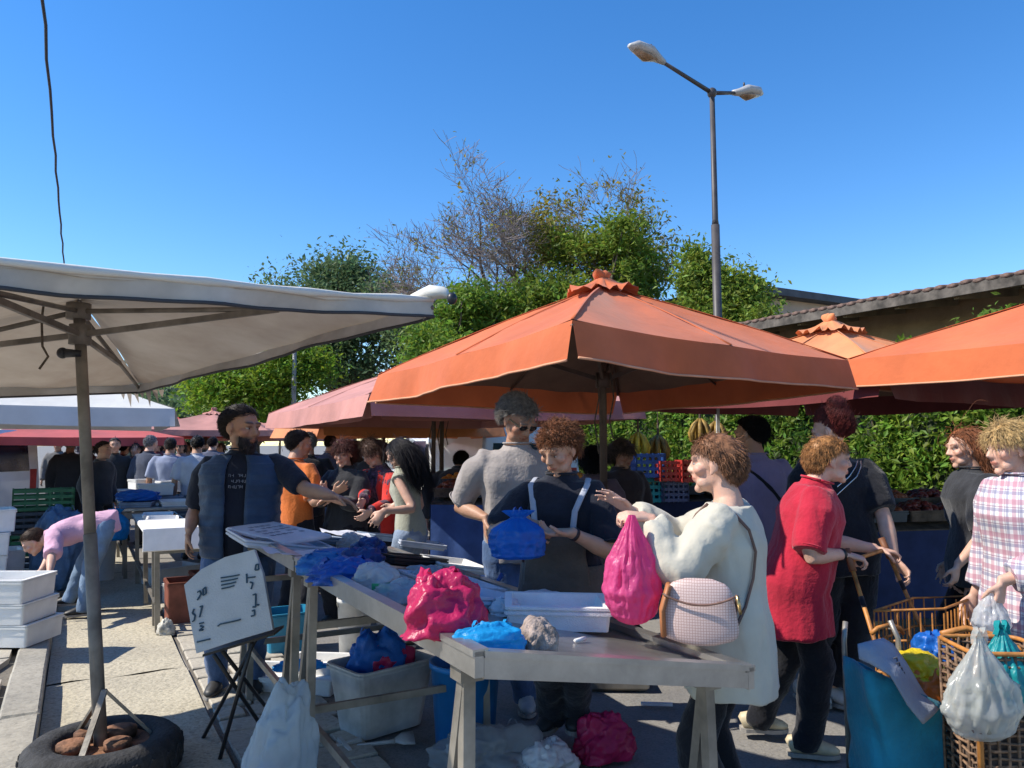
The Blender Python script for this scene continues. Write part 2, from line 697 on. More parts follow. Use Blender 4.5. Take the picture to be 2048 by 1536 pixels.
def person(label, loc, face, h=1.70, fem=False, girth=1.0, lean=0.0, head=(0, 0), look=None, LH=None, RH=None, feet=None,
           skin='olive', hair=None, hcol=(.05, .035, .025), top=None, bottom=None, shoe=(.03, .03, .03), vox=.0075, belly=0.0, beard=None,
           group=None, hips=None, side=0.0, seed=1, N=900, hk=1.0):
    rg = random.Random(seed)
    rz = math.atan2(-face[0], face[1])
    root = empty("person", (loc[0], loc[1], loc[2] if len(loc) > 2 else 0.0), rz, label, "person", group)
    Mi = Matrix.Rotation(-rz, 3, 'Z')

    def tl(p):                                                     # world -> person space
        return Mi @ (Vector(p) - root.location)

    def dl(p):
        return Mi @ Vector(p)
    g = girth
    hipz = (hips if hips else .525) * h
    pel = Vector((0, 0, hipz))
    if lean > .9:
        pel.y = -.12 * h
    up = Vector((math.sin(side), math.sin(lean) * math.cos(side), math.cos(lean) * math.cos(side))).normalized()
    fw = Vector((0, math.cos(lean), -math.sin(lean)))
    X = fw.cross(up).normalized()
    sw, hw = (.098, .104) if fem else (.114, .097)

    def sp(s):                                                     # a point on the spine
        if s < 0:
            return pel + Vector((0, 0, s * h)) + up * 0
        bend = fw * (.010 * math.sin(s / .3 * math.pi)) * h
        return pel + up * (s * h) - bend
    # torso sections: s, rx, ry, forward offset
    if fem:
        sec = [(-.05, .095, .066, 0), (0, .104, .074, -.006), (.055, .096, .068, 0), (.11, .084, .060, .006), (.17, .089, .064, .010),
               (.215, .094, .073, .014), (.255, .096, .062, .006), (.285, .088, .048, 0), (.305, .060, .040, -.004), (.325, .036, .036, -.004)]
    else:
        sec = [(-.05, .090, .064, 0), (0, .096, .070, -.004), (.055, .093, .066, 0), (.11, .091, .064, .006), (.17, .098, .066, .006),
               (.215, .105, .069, .008), (.255, .108, .063, .004), (.285, .100, .050, 0), (.306, .066, .042, -.004), (.328, .040, .040, -.004)]
    bl = {0: .5, .055: .9, .11: 1.0, .17: .6, .215: .2, -.05: .3}

    def torso(mb, k, infl, lo=-.05, hi=1, flare=0.0, seg=22):
        path, rr = [], []
        for (s, rx, ry, o) in sec:
            if s < 0 and lo < -.05:
                continue
            if s > hi:
                continue
            b = belly * bl.get(s, 0)
            gx = g if s < .27 else 1 + (g - 1) * .45
            path.append(sp(s) + fw * (o + b * .5) * h)
            rr.append(((rx * gx * k + b * .25) * h + infl, (ry * gx * k + b * .5) * h + infl))
        if lo < -.05:
            ext = []
            for q in range(4, 0, -1):
                s = lo * q / 4
                f = 1 + flare * q / 4
                ext.append((sp(s), ((.104 if fem else .097) * g * h * f + infl, ((.074 if fem else .070) * g + belly * .35) * h * f + infl)))
            path = [e[0] for e in ext] + path
            rr = [e[1] for e in ext] + rr
        mb.loft(path, rr, seg, X, sq=.12)
    # arms
    arms = {}
    for sd, H in ((-1, LH), (1, RH)):
        H = H or {}
        sh = sp(.268) + X * (sw * (1 + (g - 1) * .35)) * h * sd
        t = H.get('to')
        if t is None:
            t = Vector((sd * (.150 * g) * h, .03 * h, hipz - .035 * h)) + Vector(H.get('off', (0, 0, 0)))
        elif not H.get('local'):
            t = tl(t)
        hint = dl(H['el']) if 'el' in H else Vector((sd * .45, -1, -.2))
        el, wr = ik(sh, t, .172 * h, .148 * h, hint)
        hd = dl(H['dir']) if 'dir' in H else (wr - el).normalized()
        pm = dl(H['palm']) if 'palm' in H else Vector((-sd, .25, 0))
        arms[sd] = (sh, el, wr, hd, pm, H.get('curl', .45))
    # legs
    legs = {}
    feet = feet or {}
    for sd, k in ((-1, 'L'), (1, 'R')):
        fp = feet.get(k)
        fp = tl(fp) if fp is not None else Vector((sd * .062 * h, 0, 0))
        toe = dl(feet['t' + k]) if ('t' + k) in feet else Vector((sd * .15, 1, 0))
        toe = Vector((toe.x, toe.y, 0)).normalized()
        lift = feet.get('lift' + k, 0)
        an = fp + Vector((0, 0, .046 * h + lift)) - toe * .01 * h
        hp = pel + Vector((sd * .052 * h * g, 0, -.01 * h))
        kn, an = ik(hp, an, .247 * h, .245 * h, toe * 1 + Vector((0, .2, 0)))
        legs[sd] = (hp, kn, an, toe)
    # head
    nb = sp(.322)
    nk = (up * .8 + Vector((0, 0, .35)) + fw * .25).normalized()
    hc = nb + nk * (.080 * h if not fem else .074 * h) + fw * .012 * h
    hs = .0985 * h / .1675 * (.965 if fem else 1.0)
    hsz = h * .1335 / .2267 * (1.02 if fem else 1.04) * hk
    if look is not None:
        f = dl(look).normalized()
        yaw, pit = math.atan2(-f.x, f.y), math.asin(max(-1, min(1, f.z)))
    else:
        pit, yaw = head
    Mh = (Matrix.Rotation(yaw, 3, 'Z') @ Matrix.Rotation(pit, 3, 'X'))
    HS = (hsz, hc)
    # ---- body
    mb = MB()
    torso(mb, .86, -.008)
    for sd in (-1, 1):
        sh, el, wr, hd, pm, cu = arms[sd]
        k = h * (1 + (g - 1) * .6) * (.92 if fem else 1)
        m1, m2 = sh.lerp(el, .45), el.lerp(wr, .35)
        mb.loft([sh.lerp(sp(.27), .35), sh, m1, el.lerp(sh, .1), el.lerp(wr, .06), m2, wr.lerp(el, .25), wr],
                [.022 * k, .0265 * k, .0275 * k, .0245 * k, .0240 * k, .0255 * k, .0185 * k, (.0170 * h, .0130 * h)], 12, pm.cross(hd) if pm.cross(hd).length > .1 else None)
        hand(mb, wr, hd, pm, sd, h, cu)
        hp, kn, an, toe = legs[sd]
        lk = h * g
        mb.loft([hp + Vector((0, 0, .02 * h)), hp.lerp(kn, .4), kn.lerp(hp, .06), kn.lerp(an, .3), an.lerp(kn, .2), an, an - Vector((0, 0, .035 * h))],
                [.048 * lk, .042 * lk, .030 * lk, .030 * lk, .020 * h, .019 * h, .018 * h], 12)
    nr = (.0285 if fem else .0345) * h * (1 + (g - 1) * .5)
    mb.loft([sp(.285), nb, nb.lerp(hc, .5), hc + Mh @ Vector((0, -.025, -.03)) * hsz], [nr * 1.35, nr * 1.12, nr, nr * .95], 14)
    head_shape(mb, (Mh, HS), fem)
    M3, c0 = np.array(Mh), np.array(hc)
    hc_ = np.array(hcol)
    sk = np.array({'fair': (.60, .38, .28), 'olive': (.50, .30, .20), 'tan': (.42, .24, .155)}[skin])

    def paint(co):
        p = (co - c0) @ M3 / hsz
        c = np.ones((len(co), 4))

        def blob(ctr, r, col, k=1.0, soft=.5):
            d = np.sqrt((((p - np.array(ctr)) / np.array(r)) ** 2).sum(1))
            w = np.clip((1 + soft - d) / soft, 0, 1)[:, None] * k
            c[:, :3] = c[:, :3] * (1 - w) + np.array(col) * w
        for s in (-1, 1):
            blob((s * .045, .062, -.028), (.022, .03, .018), (1.02, .80, .78), .6, 1.0)
            blob((s * .031, .082, .010), (.017, .02, .010), (.66, .58, .56), .8, .5)  # darker eye sockets: recess shade painted into the skin colour
            blob((s * .032, .088, .0335), (.021, .024, .0042), np.clip(hc_ / sk * .6 + .05, 0, .8), .85, .5)
        blob((0, .090, -.0552), (.021, .02, .0092), (.95, .56, .56) if fem else (.9, .66, .64), .8, .35)
        blob((0, .092, -.0553), (.020, .03, .0012), (.45, .30, .28), .9, .8)
        blob((0, .110, -.034), (.014, .014, .005), (.7, .5, .47), .5, .6)  # nostril shade painted in under the nose tip
        for s in (-1, 1):
            blob((s * .031, .080, .0135), (.016, .02, .0016), (.22, .16, .15), .8, .6)
            blob((s * .034, .075, -.044), (.0030, .03, .016), (.80, .68, .66), .55, .9)  # crease shade of the nose-to-mouth folds, painted into the tint
        mott = .5 + .5 * vnoise(p * 38, 3)
        c[:, 1] *= 1 - .10 * mott
        c[:, 2] *= 1 - .12 * mott
        if beard is not None:
            z = np.clip((-.030 - p[:, 2]) / .015, 0, 1) * np.clip((p[:, 1] - .0) / .03, 0, 1) * (p[:, 2] > -.14)
            ml = np.sqrt(((p - np.array((0, .095, -.057))) / np.array((.020, .05, .009)) ** 1) ** 2).sum(1)
            z *= np.clip(ml - .9, 0, 1) * np.clip((np.abs(p[:, 0]) + .6 * (-.03 - p[:, 2]) - .012) / .02 + .3, 0, 1)
            c[:, :3] = c[:, :3] * (1 - z[:, None] * .85) + np.array(beard) / sk * z[:, None] * .85
        return c
    body = grow("body", mb, SKIN[skin], root, vox, 2, None, paint)
    if vox < .011:
        for s in (-1, 1):
            e = MB()
            c = Mh @ (Vector((s * .031, .0700, .0065)) * hsz) + hc
            e.ell(c, (.0125 * hsz,) * 3, None, 12, 8)
            e.cur = 1
            e.ell(c + Mh @ Vector((0, .0075, -.001)) * hsz, (.0062 * hsz, .0062 * hsz, .0062 * hsz), None, 10, 8)
            e.build("eye", [EYEW, EYED], root, True)
    # ---- hair
    if hair:
        hm = hair_mat(hcol)
        V, Q = hair_cap(Mh, HS, hair, seed)
        ho = link("hair", np_mesh("hair", V, Q, hm, True), root)
        A = hair_strands(hair.get('n', N), seed, Mh, HS, hair)
        if hair.get('bun'):
            bc = np.array(hair['bun'])
            rgn = np.random.default_rng(seed)
            nb_ = 1500
            d = rgn.normal(size=(nb_, 3))
            d /= np.linalg.norm(d, axis=1)[:, None]
            t = np.cross(d, rgn.normal(size=(nb_, 3)))
            t /= np.linalg.norm(t, axis=1)[:, None]
            br = np.array(hair.get('bunr', (.042, .042, .045))) * (.8 + .3 * rgn.random((nb_, 1)))
            B = np.stack([bc + (d * math.cos(a_) + t * math.sin(a_)) * br for a_ in np.linspace(-.2, 1.6, A.shape[1])], 1)
            B = B * hsz @ M3.T + c0
            A = np.concatenate([A, B])
            mb = MB()
            mb.ell(Mh @ (Vector(hair['bun']) * hsz) + hc, [q * .92 * hsz for q in hair.get('bunr', (.042, .042, .045))], None, 14, 10)
            mb.build("bun", hm, ho, True)
        strands("hair_strands", A, hair.get('w', .0010) * hsz, hm, ho)
    if beard is not None:
        sty = dict(len=.018, line=([-1, 1], [2, 2]), n=0)
        rgn = np.random.default_rng(seed)
        n = 700
        a = rgn.uniform(-1.25, 1.25, n)
        z = rgn.uniform(-.105, -.032, n) - .018 * np.cos(a * 1.2)
        rx = np.interp(z, [-.13, -.1, -.05, 0], [.03, .052, .062, .064])
        p = np.stack([np.sin(a) * rx, .02 + np.cos(a) * np.interp(z, [-.13, -.1, -.05, 0], [.055, .068, .072, .06]), z], 1)
        ok = ~((np.abs(p[:, 0]) < .024) & (np.abs(p[:, 2] + .057) < .011)) & ~((p[:, 2] > -.045) & (np.abs(p[:, 0]) < .05))
        p = p[ok]
        d = np.stack([p[:, 0] * 4, np.full(len(p), .35), np.full(len(p), -.9)], 1)
        d /= np.linalg.norm(d, axis=1)[:, None]
        tip = p + d * .016
        x = np.cross(d, (0, 0, 1.0))
        x /= np.linalg.norm(x, axis=1)[:, None]
        V = np.stack([p - x * .003, p + x * .003, tip], 1).reshape(-1, 3) * hsz @ M3.T + c0
        link("beard", np_mesh("beard", V, np.arange(len(V)).reshape(-1, 3), hair_mat(tuple(beard)), False), root)
    # ---- trousers
    if bottom:
        mb = MB()
        fit = bottom.get('fit', .010)
        path, rr = [], []
        for (s, rx, ry, o) in sec[:3]:
            b = belly * bl.get(s, 0) * .8
            path.append(sp(s) + fw * (o + b * .4) * h)
            rr.append((rx * g * h + b * .25 * h + (fit * .7 if s <= 0 and not (top and top.get('hem', -.05) < -.06) else -.010), ry * g * h + b * .5 * h + (fit * .7 if s <= 0 and not (top and top.get('hem', -.05) < -.06) else -.010)))
        if False:
            pass
        mb.loft(path, rr, 20, Vector((1, 0, 0)), sq=.1)
        ln = bottom.get('len', 1.0)
        fl = bottom.get('flare', 0.0)
        for sd in (-1, 1):
            hp, kn, an, toe = legs[sd]
            en = kn.lerp(an - Vector((0, 0, .022 * h)), ln) if ln > .05 else kn
            k = h * g
            fit_ = fit if not (top and top.get('hem', -.05) < -.09) else -.012
            mb.loft([hp + Vector((0, 0, .03 * h)), hp - Vector((0, 0, .02 * h)), hp.lerp(kn, .5), kn, kn.lerp(en, .35), kn.lerp(en, .75), en],
                    [.050 * k + fit_ * .6, .052 * k + fit_, .047 * k + fit_, .036 * k + fit, .034 * h + fit + fl * .3, .027 * h + fit * 1.2 + fl * .7, .026 * h + fit * 1.3 + fl], 16)
        grow("trousers", mb, bottom['m'], root, max(vox * 1.5, .011), 2, cloth_disp(bottom.get('amp', .010), seed + 40, (7, 7, 9)))
    # ---- shoes
    if shoe:
        sm = mat("shoe_%d_%d_%d" % tuple(int(c * 99) for c in shoe), shoe, .5, .1, 20)
        so = mat("shoe_sole", (.32, .30, .27), .7, .15, 20)
        for sd in (-1, 1):
            hp, kn, an, toe = legs[sd]
            b = an - Vector((0, 0, .046 * h))
            sx = toe.cross(Vector((0, 0, 1)))
            u = Vector((0, 0, 1))
            e = MB()
            L = .152 * h
            e.loft([b + toe * t * L + u * z * h for t, z in ((-.34, .030), (-.30, .033), (-.1, .036), (.12, .034), (.35, .026), (.55, .021), (.64, .017))],
                   [(.014 * h, .016 * h), (.023 * h, .026 * h), (.024 * h, .030 * h), (.024 * h, .027 * h), (.028 * h, .020 * h), (.023 * h, .014 * h), (.010 * h, .008 * h)], 12, sx)
            o = e.build("shoe", sm, root, True)
            e = MB()
            e.loft([b + u * .004, b + u * .016], [1, 1], 4) if False else None
            prof = [(-.35, .6), (-.25, .95), (0, .9), (.3, 1.15), (.5, 1.0), (.62, .55), (.66, .2)]
            up_, lo_ = [], []
            for t, w in prof:
                lo_.append((t, w))
            poly = [(t * L, w * .026 * h) for t, w in lo_] + [(t * L, -w * .026 * h) for t, w in reversed(lo_)]
            e.prism(poly, b + u * .001, toe, u.cross(toe), .020)
            e.build("sole", so, o)
    # ---- upper garment
    if top:
        mb = MB()
        fit = top.get('fit', .012)
        torso(mb, 1.0, fit, top.get('hem', -.05), .31, top.get('flare', 0.0))
        if top.get('collar', True):
            mb.loft([sp(.29), sp(.312), sp(.326) + up * .002], [(.075 * h, .052 * h), (.048 * h + fit * .4, .043 * h + fit * .3), (.0385 * h + fit * .5, .0385 * h + fit * .5)], 16, X)
        if top.get('collar', True):
            cb = MB()
            rr_ = .0385 * h + fit * .5
            cc = sp(.327) + up * .002
            cb.loft([cc + (X * math.cos(a_) * (rr_ + .003) + fw * math.sin(a_) * (rr_ + .003)) for a_ in [2 * math.pi * q / 28 for q in range(29)]], .0055, 6)
            cb.build("collar", top['m'], root, True)
        sl = top.get('sleeve', .45)
        for sd in (-1, 1):
            sh, el, wr, hd, pm, cu = arms[sd]
            k = h * (1 + (g - 1) * .6)
            P = [sh.lerp(sp(.25), .45), sh.lerp(sp(.285), .08)]
            rr = [.034 * k + fit * .8, .0335 * k + fit * .8]
            if sl <= .02:
                P.append(sh.lerp(el, .05))
                rr.append(.036 * k + fit)
            else:
                tot = [(.12, .036), (.25, .034), (.4, .032), (.5, .0285), (.58, .0285), (.75, .026), (.9, .021), (1.0, .020)]
                for t, r in tot:
                    if t < sl - .03:
                        P.append(sh.lerp(el, t * 2) if t <= .5 else el.lerp(wr, t * 2 - 1))
                        rr.append(r * k + fit * top.get('loose', 1.0))
                t = sl
                P.append(sh.lerp(el, t * 2) if t <= .5 else el.lerp(wr, t * 2 - 1))
                rr.append(float(np.interp(t, [a for a, _ in tot], [b for _, b in tot])) * k + fit * top.get('cuff', 1.1))
            mb.loft(P, rr, 16)
        grow("top", mb, top['m'], root, max(vox * 1.3, .010), 2, cloth_disp(top.get('amp', .010), seed + 20, top.get('fz', (6.5, 6.5, 3.2)), top.get('fine', .22)))
    info = dict(root=root, sp=sp, h=h, X=X, up=up, fw=fw, arms=arms, legs=legs, hc=hc, Mh=Mh, hsz=hsz, torso=torso, sec=sec, g=g, belly=belly, tl=tl, dl=dl, pel=pel, bl=bl)
    return info


# ================================================================== the setting
def pave_mat(name, c1, c2, sp_scale, spk=.5, bump=.5, rough=.9):
    """stone or asphalt: large stains, fine aggregate speckle, grain relief"""
    m = bpy.data.materials.new(name)
    m.use_nodes = True
    n, l = m.node_tree.nodes, m.node_tree.links
    b = n["Principled BSDF"]
    g = n.new("ShaderNodeNewGeometry")
    big = n.new("ShaderNodeTexNoise")
    big.inputs["Scale"].default_value = 1.3
    big.inputs["Detail"].default_value = 8
    big.inputs["Roughness"].default_value = .65
    fine = n.new("ShaderNodeTexVoronoi")
    fine.inputs["Scale"].default_value = sp_scale
    fn = n.new("ShaderNodeTexNoise")
    fn.inputs["Scale"].default_value = sp_scale * .35
    fn.inputs["Detail"].default_value = 5
    for q in (big, fine, fn):
        l.new(g.outputs["Position"], q.inputs["Vector"])
    r = n.new("ShaderNodeMapRange")
    r.inputs[1].default_value, r.inputs[2].default_value = .35, .65
    l.new(big.outputs["Fac"], r.inputs[0])
    mx = n.new("ShaderNodeMix")
    mx.data_type = 'RGBA'
    mx.inputs[6].default_value, mx.inputs[7].default_value = (*c2, 1), (*c1, 1)
    l.new(r.outputs[0], mx.inputs[0])
    m2 = n.new("ShaderNodeMix")
    m2.data_type = 'RGBA'
    m2.blend_type = 'MULTIPLY'
    m2.inputs[0].default_value = spk
    l.new(mx.outputs[2], m2.inputs[6])
    l.new(fine.outputs["Color"], m2.inputs[7])
    hs = n.new("ShaderNodeHueSaturation")
    hs.inputs["Saturation"].default_value = .0
    hs.inputs["Value"].default_value = 1.25
    l.new(fine.outputs["Color"], hs.inputs["Color"])
    l.new(hs.outputs[0], m2.inputs[7])
    l.new(m2.outputs[2], b.inputs["Base Color"])
    b.inputs["Roughness"].default_value = rough
    bp = n.new("ShaderNodeBump")
    bp.inputs["Strength"].default_value = bump
    bp.inputs["Distance"].default_value = .012
    l.new(fn.outputs["Fac"], bp.inputs["Height"])
    l.new(bp.outputs[0], b.inputs["Normal"])
    MATS[name] = m
    return m


ASPH = pave_mat("asphalt", (.25, .235, .21), (.17, .165, .16), 110, .35, .5)
CONC = pave_mat("aggregate_concrete", (.46, .415, .31), (.38, .345, .265), 75, .5, .8)
SLAB = pave_mat("paving_stone", (.45, .41, .33), (.33, .30, .25), 60, .3, .5)
KERB = pave_mat("kerb_stone", (.36, .33, .27), (.25, .235, .20), 50, .3, .6)
DIRT = pave_mat("joint_dirt", (.16, .14, .11), (.11, .10, .085), 60, .4, .8)


def build_ground():
    # one sheet to the horizon, gently uneven near by
    xs = np.concatenate([np.linspace(-600, -12, 10), np.linspace(-11, 11, 60), np.linspace(12, 600, 10)])
    ys = np.concatenate([np.linspace(-60, -2, 8), np.linspace(-1, 20, 60), np.linspace(22, 1500, 14)])
    gx, gy = np.meshgrid(xs, ys)
    V = np.stack([gx.ravel(), gy.ravel(), np.zeros(gx.size)], 1)
    near = (np.abs(V[:, 0]) < 11) & (V[:, 1] > -1) & (V[:, 1] < 20)
    V[:, 2] = np.where(near, -.012 + .010 * fbm(V * .6, 5, 3), -.012)
    nx, ny = len(xs), len(ys)
    Q = [(i * nx + j, i * nx + j + 1, (i + 1) * nx + j + 1, (i + 1) * nx + j) for i in range(ny - 1) for j in range(nx - 1)]
    tag(link("ground", np_mesh("ground", V, Q, ASPH, True)), "grey asphalt street", None, None, "structure")
    # concrete strip beside the kerb, cast in bays
    b = tag(empty("concrete_strip", st(0, 0)), None, None, None, "structure")
    for i in range(14):
        s0 = 1.2 + i * 2.35
        mb = MB()
        P = []
        for q in range(9):
            s_ = s0 + .012 + (2.33) * q / 8
            P.append([st(-.13 + .83 * t / 6, s_, .014 + .006 * math.sin(i * 3 + t * 1.7 + q)) for t in range(7)])
        mb.grid(P)
        mb.build("concrete_bay", CONC, b, True)
    # raised footway on the left with kerb stones and broken slabs
    rg = random.Random(4)
    f = tag(empty("footway", st(0, 0)), None, None, None, "structure")
    mb = MB()
    mb.hexa([st(-7, .5, -.02), st(-.33, .5, -.02), st(-.33, 42, -.02), st(-7, 42, -.02), st(-7, .5, .075), st(-.33, .5, .075), st(-.33, 42, .075), st(-7, 42, .075)])
    mb.build("footway_bed", DIRT, f)
    s_ = 1.0
    i = 0
    while s_ < 34:
        L = .92 + rg.random() * .12
        mb = MB()
        a, c = -.325 + rg.uniform(-.006, .006), -.14 + rg.uniform(-.008, .008)
        z = .125 + rg.uniform(-.010, .008)
        mb.box((0, 0, 0), (c - a, L - .014, z + .04), None, .012)
        o = mb.build("kerb_stone", KERB, f, False, st((a + c) / 2, s_ + L / 2, (z - .04) / 2), STREET + rg.uniform(-.006, .006))
        wob(o.data, .004, (9, 9, 9), i)
        s_ += L
        i += 1
    for i in range(24):
        for j in range(7):
            s0, r0 = 1.9 + i * .405 + (.2 if j % 2 else 0), -.345 - .41 * (j + 1)
            if rg.random() < .10 and i > 1:
                continue
            mb = MB()
            w, d = .39, .385
            k = rg.random()
            P = [(-w / 2, -d / 2), (w / 2, -d / 2), (w / 2, d / 2), (-w / 2, d / 2)]
            if k < .18:
                P = [(-w / 2, -d / 2), (w / 2, -d / 2), (w / 2, d * .1), (w * .1, d / 2), (-w / 2, d / 2)]
            elif k < .30:
                P = [(-w / 2, -d / 2), (w * .2, -d / 2), (w * .35, -.02), (w / 2, d / 2), (-w / 2, d / 2)]
            mb.prism(P, (0, 0, 0), (1, 0, 0), (0, 1, 0), .05)
            o = mb.build("paving_slab", SLAB, f, False, st(r0 + w / 2, s0 + d / 2, .068 + rg.uniform(-.006, .008)), STREET + rg.uniform(-.012, .012))
            o.rotation_euler[0], o.rotation_euler[1] = rg.uniform(-.015, .015), rg.uniform(-.015, .015)
    # crazy paving between the strip and the asphalt, each stone its own piece
    cp = tag(empty("crazy_paving", st(0, 0)), None, None, None, "structure")
    mb = MB()
    mb.grid([[st(.72 + .65 * t / 4, 2.2 + 7.2 * q / 10, -.001) for t in range(5)] for q in range(11)])
    mb.build("paving_bed", DIRT, cp)
    s_ = 2.3
    row = 0
    while s_ < 9.2:
        d = rg.uniform(.19, .30)
        r0 = .725
        while r0 < 1.33:
            w = rg.uniform(.16, .30)
            w = min(w, 1.37 - r0)
            if w < .06:
                break
            j = lambda: rg.uniform(-.03, .03)
            P = [st(r0 + .008 + abs(j()) * .5, s_ + .01 + j() * .4), st(r0 + w - .01, s_ + .012 + j()), st(r0 + w - .01 + j() * .3, s_ + d * .55), st(r0 + w - .03 + j(), s_ + d - .012),
                 st(r0 + w * .4, s_ + d - .008 + j() * .4), st(r0 + .012, s_ + d - .02 + j())]
            c = sum(P, Vector()) / len(P)
            mb = MB()
            zt = .012 + rg.uniform(-.004, .009)
            mb.rings([[Vector((p.x - c.x, p.y - c.y, -.02)) for p in P], [Vector((p.x - c.x, p.y - c.y, zt - .006)) for p in P],
                      [Vector(((p.x - c.x) * .94, (p.y - c.y) * .94, zt)) for p in P]])
            mb.build("paving_stone", SLAB, cp, False, (c.x, c.y, 0))
            r0 += w
        s_ += d
        row += 1


build_ground()

# ------------------------------------------------------------------ foliage
BARK = mat("bark", (.13, .095, .07), .9, .3, 8, .6, 30)
TWIG = mat("bare_twig", (.27, .225, .215), .9, .2, 8)


def leaf_mat(name, col, col2, trans=.48):
    return mat(name, col, .5, .0, .9, 0, col2=col2, trans=trans, spec=.3, detail=6, island=.38)


LEAF = leaf_mat("leaf_green", (.23, .32, .045), (.10, .18, .028))
LEAFB = leaf_mat("leaf_bright", (.21, .34, .030), (.10, .20, .020))
LEAFD = leaf_mat("leaf_dark", (.15, .23, .095), (.07, .125, .060))
LEAFY = leaf_mat("leaf_yellowing", (.30, .26, .045), (.12, .15, .03))
LEAFP = leaf_mat("leaf_silver", (.13, .19, .14), (.09, .14, .10))
LEAFV = leaf_mat("leaf_vine", (.21, .34, .040), (.07, .15, .022))


def leaves(C, N, size, seed, flat=0.0, up=.35):
    """N leaf blades round the points C (given with a spread each): folded diamonds of two triangles a side"""
    rg = np.random.default_rng(seed)
    k = rg.integers(0, len(C), N)
    P = C[k, :3] + rg.normal(size=(N, 3)) * C[k, 3:4] * np.array((1, 1, .8))
    n = rg.normal(size=(N, 3)) + np.array((0, 0, up * 3))
    n /= np.linalg.norm(n, axis=1)[:, None]
    t = np.cross(n, rg.normal(size=(N, 3)))
    t /= np.linalg.norm(t, axis=1)[:, None]
    b = np.cross(n, t)
    s_ = size * (.45 + 1.1 * rg.random(N) ** 1.4)[:, None]
    V = np.stack([P - t * s_, P - b * s_ * .42 + n * s_ * .12, P + t * s_, P + b * s_ * .42 + n * s_ * .12], 1).reshape(-1, 3)
    Q = np.arange(N * 4).reshape(-1, 4)
    return V, Q


def tree(label, base, hgt, crown, N, leafm, size, seed, trunk_r=.16, clumps=90, lump=.35, cat="tree", name="tree", group=None):
    """crown: list of (centre, radii) lobes in world space"""
    rg = np.random.default_rng(seed)
    base = Vector(base)
    root = empty(name, base, 0, label, cat, group)
    b0 = np.array(base)
    C = []
    for (c, r) in crown:
        c, r = np.array(c) - b0, np.array(r)
        m = max(8, int(clumps * r[0] * r[2] / sum(q[1][0] * q[1][2] for q in crown)))
        d = rg.normal(size=(m, 3))
        d /= np.linalg.norm(d, axis=1)[:, None]
        rr = rg.random(m) ** .45
        p = c + d * r * rr[:, None]
        C.append(np.concatenate([p, (lump * (.5 + rg.random(m)))[:, None]], 1))
    C = np.concatenate(C)
    V, Q = leaves(C, N, size, seed)
    tr = MB()
    top = Vector(np.mean([np.array(c) for c, r in crown], axis=0)) - base
    fork = Vector((top.x * .3, top.y * .3, max(.8, top.z * .45)))
    tr.loft([Vector((0, 0, -.1)), Vector((top.x * .08, top.y * .08, fork.z * .5)), fork], [trunk_r * 1.3, trunk_r, trunk_r * .8], 10)
    for q in range(min(26, len(C))):
        e = Vector(C[(q * 7) % len(C), :3])
        mid = fork.lerp(e, .5) + Vector(rg.normal(size=3) * .15) + Vector((0, 0, .15))
        tr.loft([fork - Vector((0, 0, .1)), mid, e], [trunk_r * .42, trunk_r * .22, .012], 6)
    tr.build("trunk", BARK, root, True)
    link("crown", np_mesh("crown", V, Q, leafm), root)
    return root


def bare_tree(label, base, seed):
    rg = random.Random(seed)
    base = Vector(base)
    root = empty("tree", base, 0, label, "tree")
    segs = []
    tips = []

    def branch(p, d, L, r, lv):
        q, dd = p, d.copy()
        path, rr = [p], [r]
        n = 4
        for k in range(n):
            dd = (dd + Vector((rg.gauss(0, .16), rg.gauss(0, .16), rg.gauss(.05, .10)))).normalized()
            q = q + dd * L / n
            path.append(q)
            rr.append(r * (1 - .55 * (k + 1) / n))
            if lv < 5 and k >= 1:
                for _ in range(2 if lv >= 2 else 1):
                    sd = Vector((rg.gauss(0, 1), rg.gauss(0, 1), rg.gauss(.15, .6)))
                    nd = (dd * .9 + sd.normalized() * .95).normalized()
                    if nd.z < -.15:
                        nd.z = .05
                    branch(q, nd, L * rg.uniform(.52, .74), rr[-1] * .62, lv + 1)
        segs.append((path, rr, lv))
        tips.append(q)
    tr = MB()
    z0 = 3.9
    tr.loft([(0, 0, -.1), (.05, 0, 1.3), (0, 0, z0 + .3)], [.26, .2, .17], 10)
    for k in range(8):
        a = k * .785 + rg.uniform(-.2, .2)
        branch(Vector((0, 0, z0 + .1 * k)), Vector((math.cos(a) * .8, math.sin(a) * .8, .42 + .3 * (k % 2))).normalized(), 2.3, .085, 1)
    branch(Vector((0, 0, z0 + .4)), Vector((-.1, 0, 1)), 1.9, .11, 1)
    for path, rr, lv in segs:
        if lv <= 2:
            tr.loft(path, rr, 6)
    tr.build("trunk", BARK, root, True)
    tw = MB()
    for path, rr, lv in segs:
        if lv > 2:
            tw.loft(path, [max(.0055, r) for r in rr], 3, cap=False)
    tag(tw.build("twigs", TWIG, root, True), None, None, None, "stuff")
    T = np.array([tuple(t) for t in tips if (t.x > .5 and t.z < 7.6 and rg.random() < .8) or rg.random() < .05])
    C = np.concatenate([T, np.full((len(T), 1), .16)], 1)
    V, Q = leaves(C, 12000, .06, seed)
    link("crown", np_mesh("crown", V, Q, LEAFY), root)
    return root


def lobes(specs):
    """(u, v, Y, ru_px, rv_px, depth) -> world lobes"""
    out = []
    for u, v, Y, ru, rv, dp in specs:
        out.append((pt(u, v, Y), (ru * Y / FPX, dp, rv * Y / FPX)))
    return out


def base_at(u, Y):
    p = pt(u, 900, Y)
    return (p.x, p.y, 0)


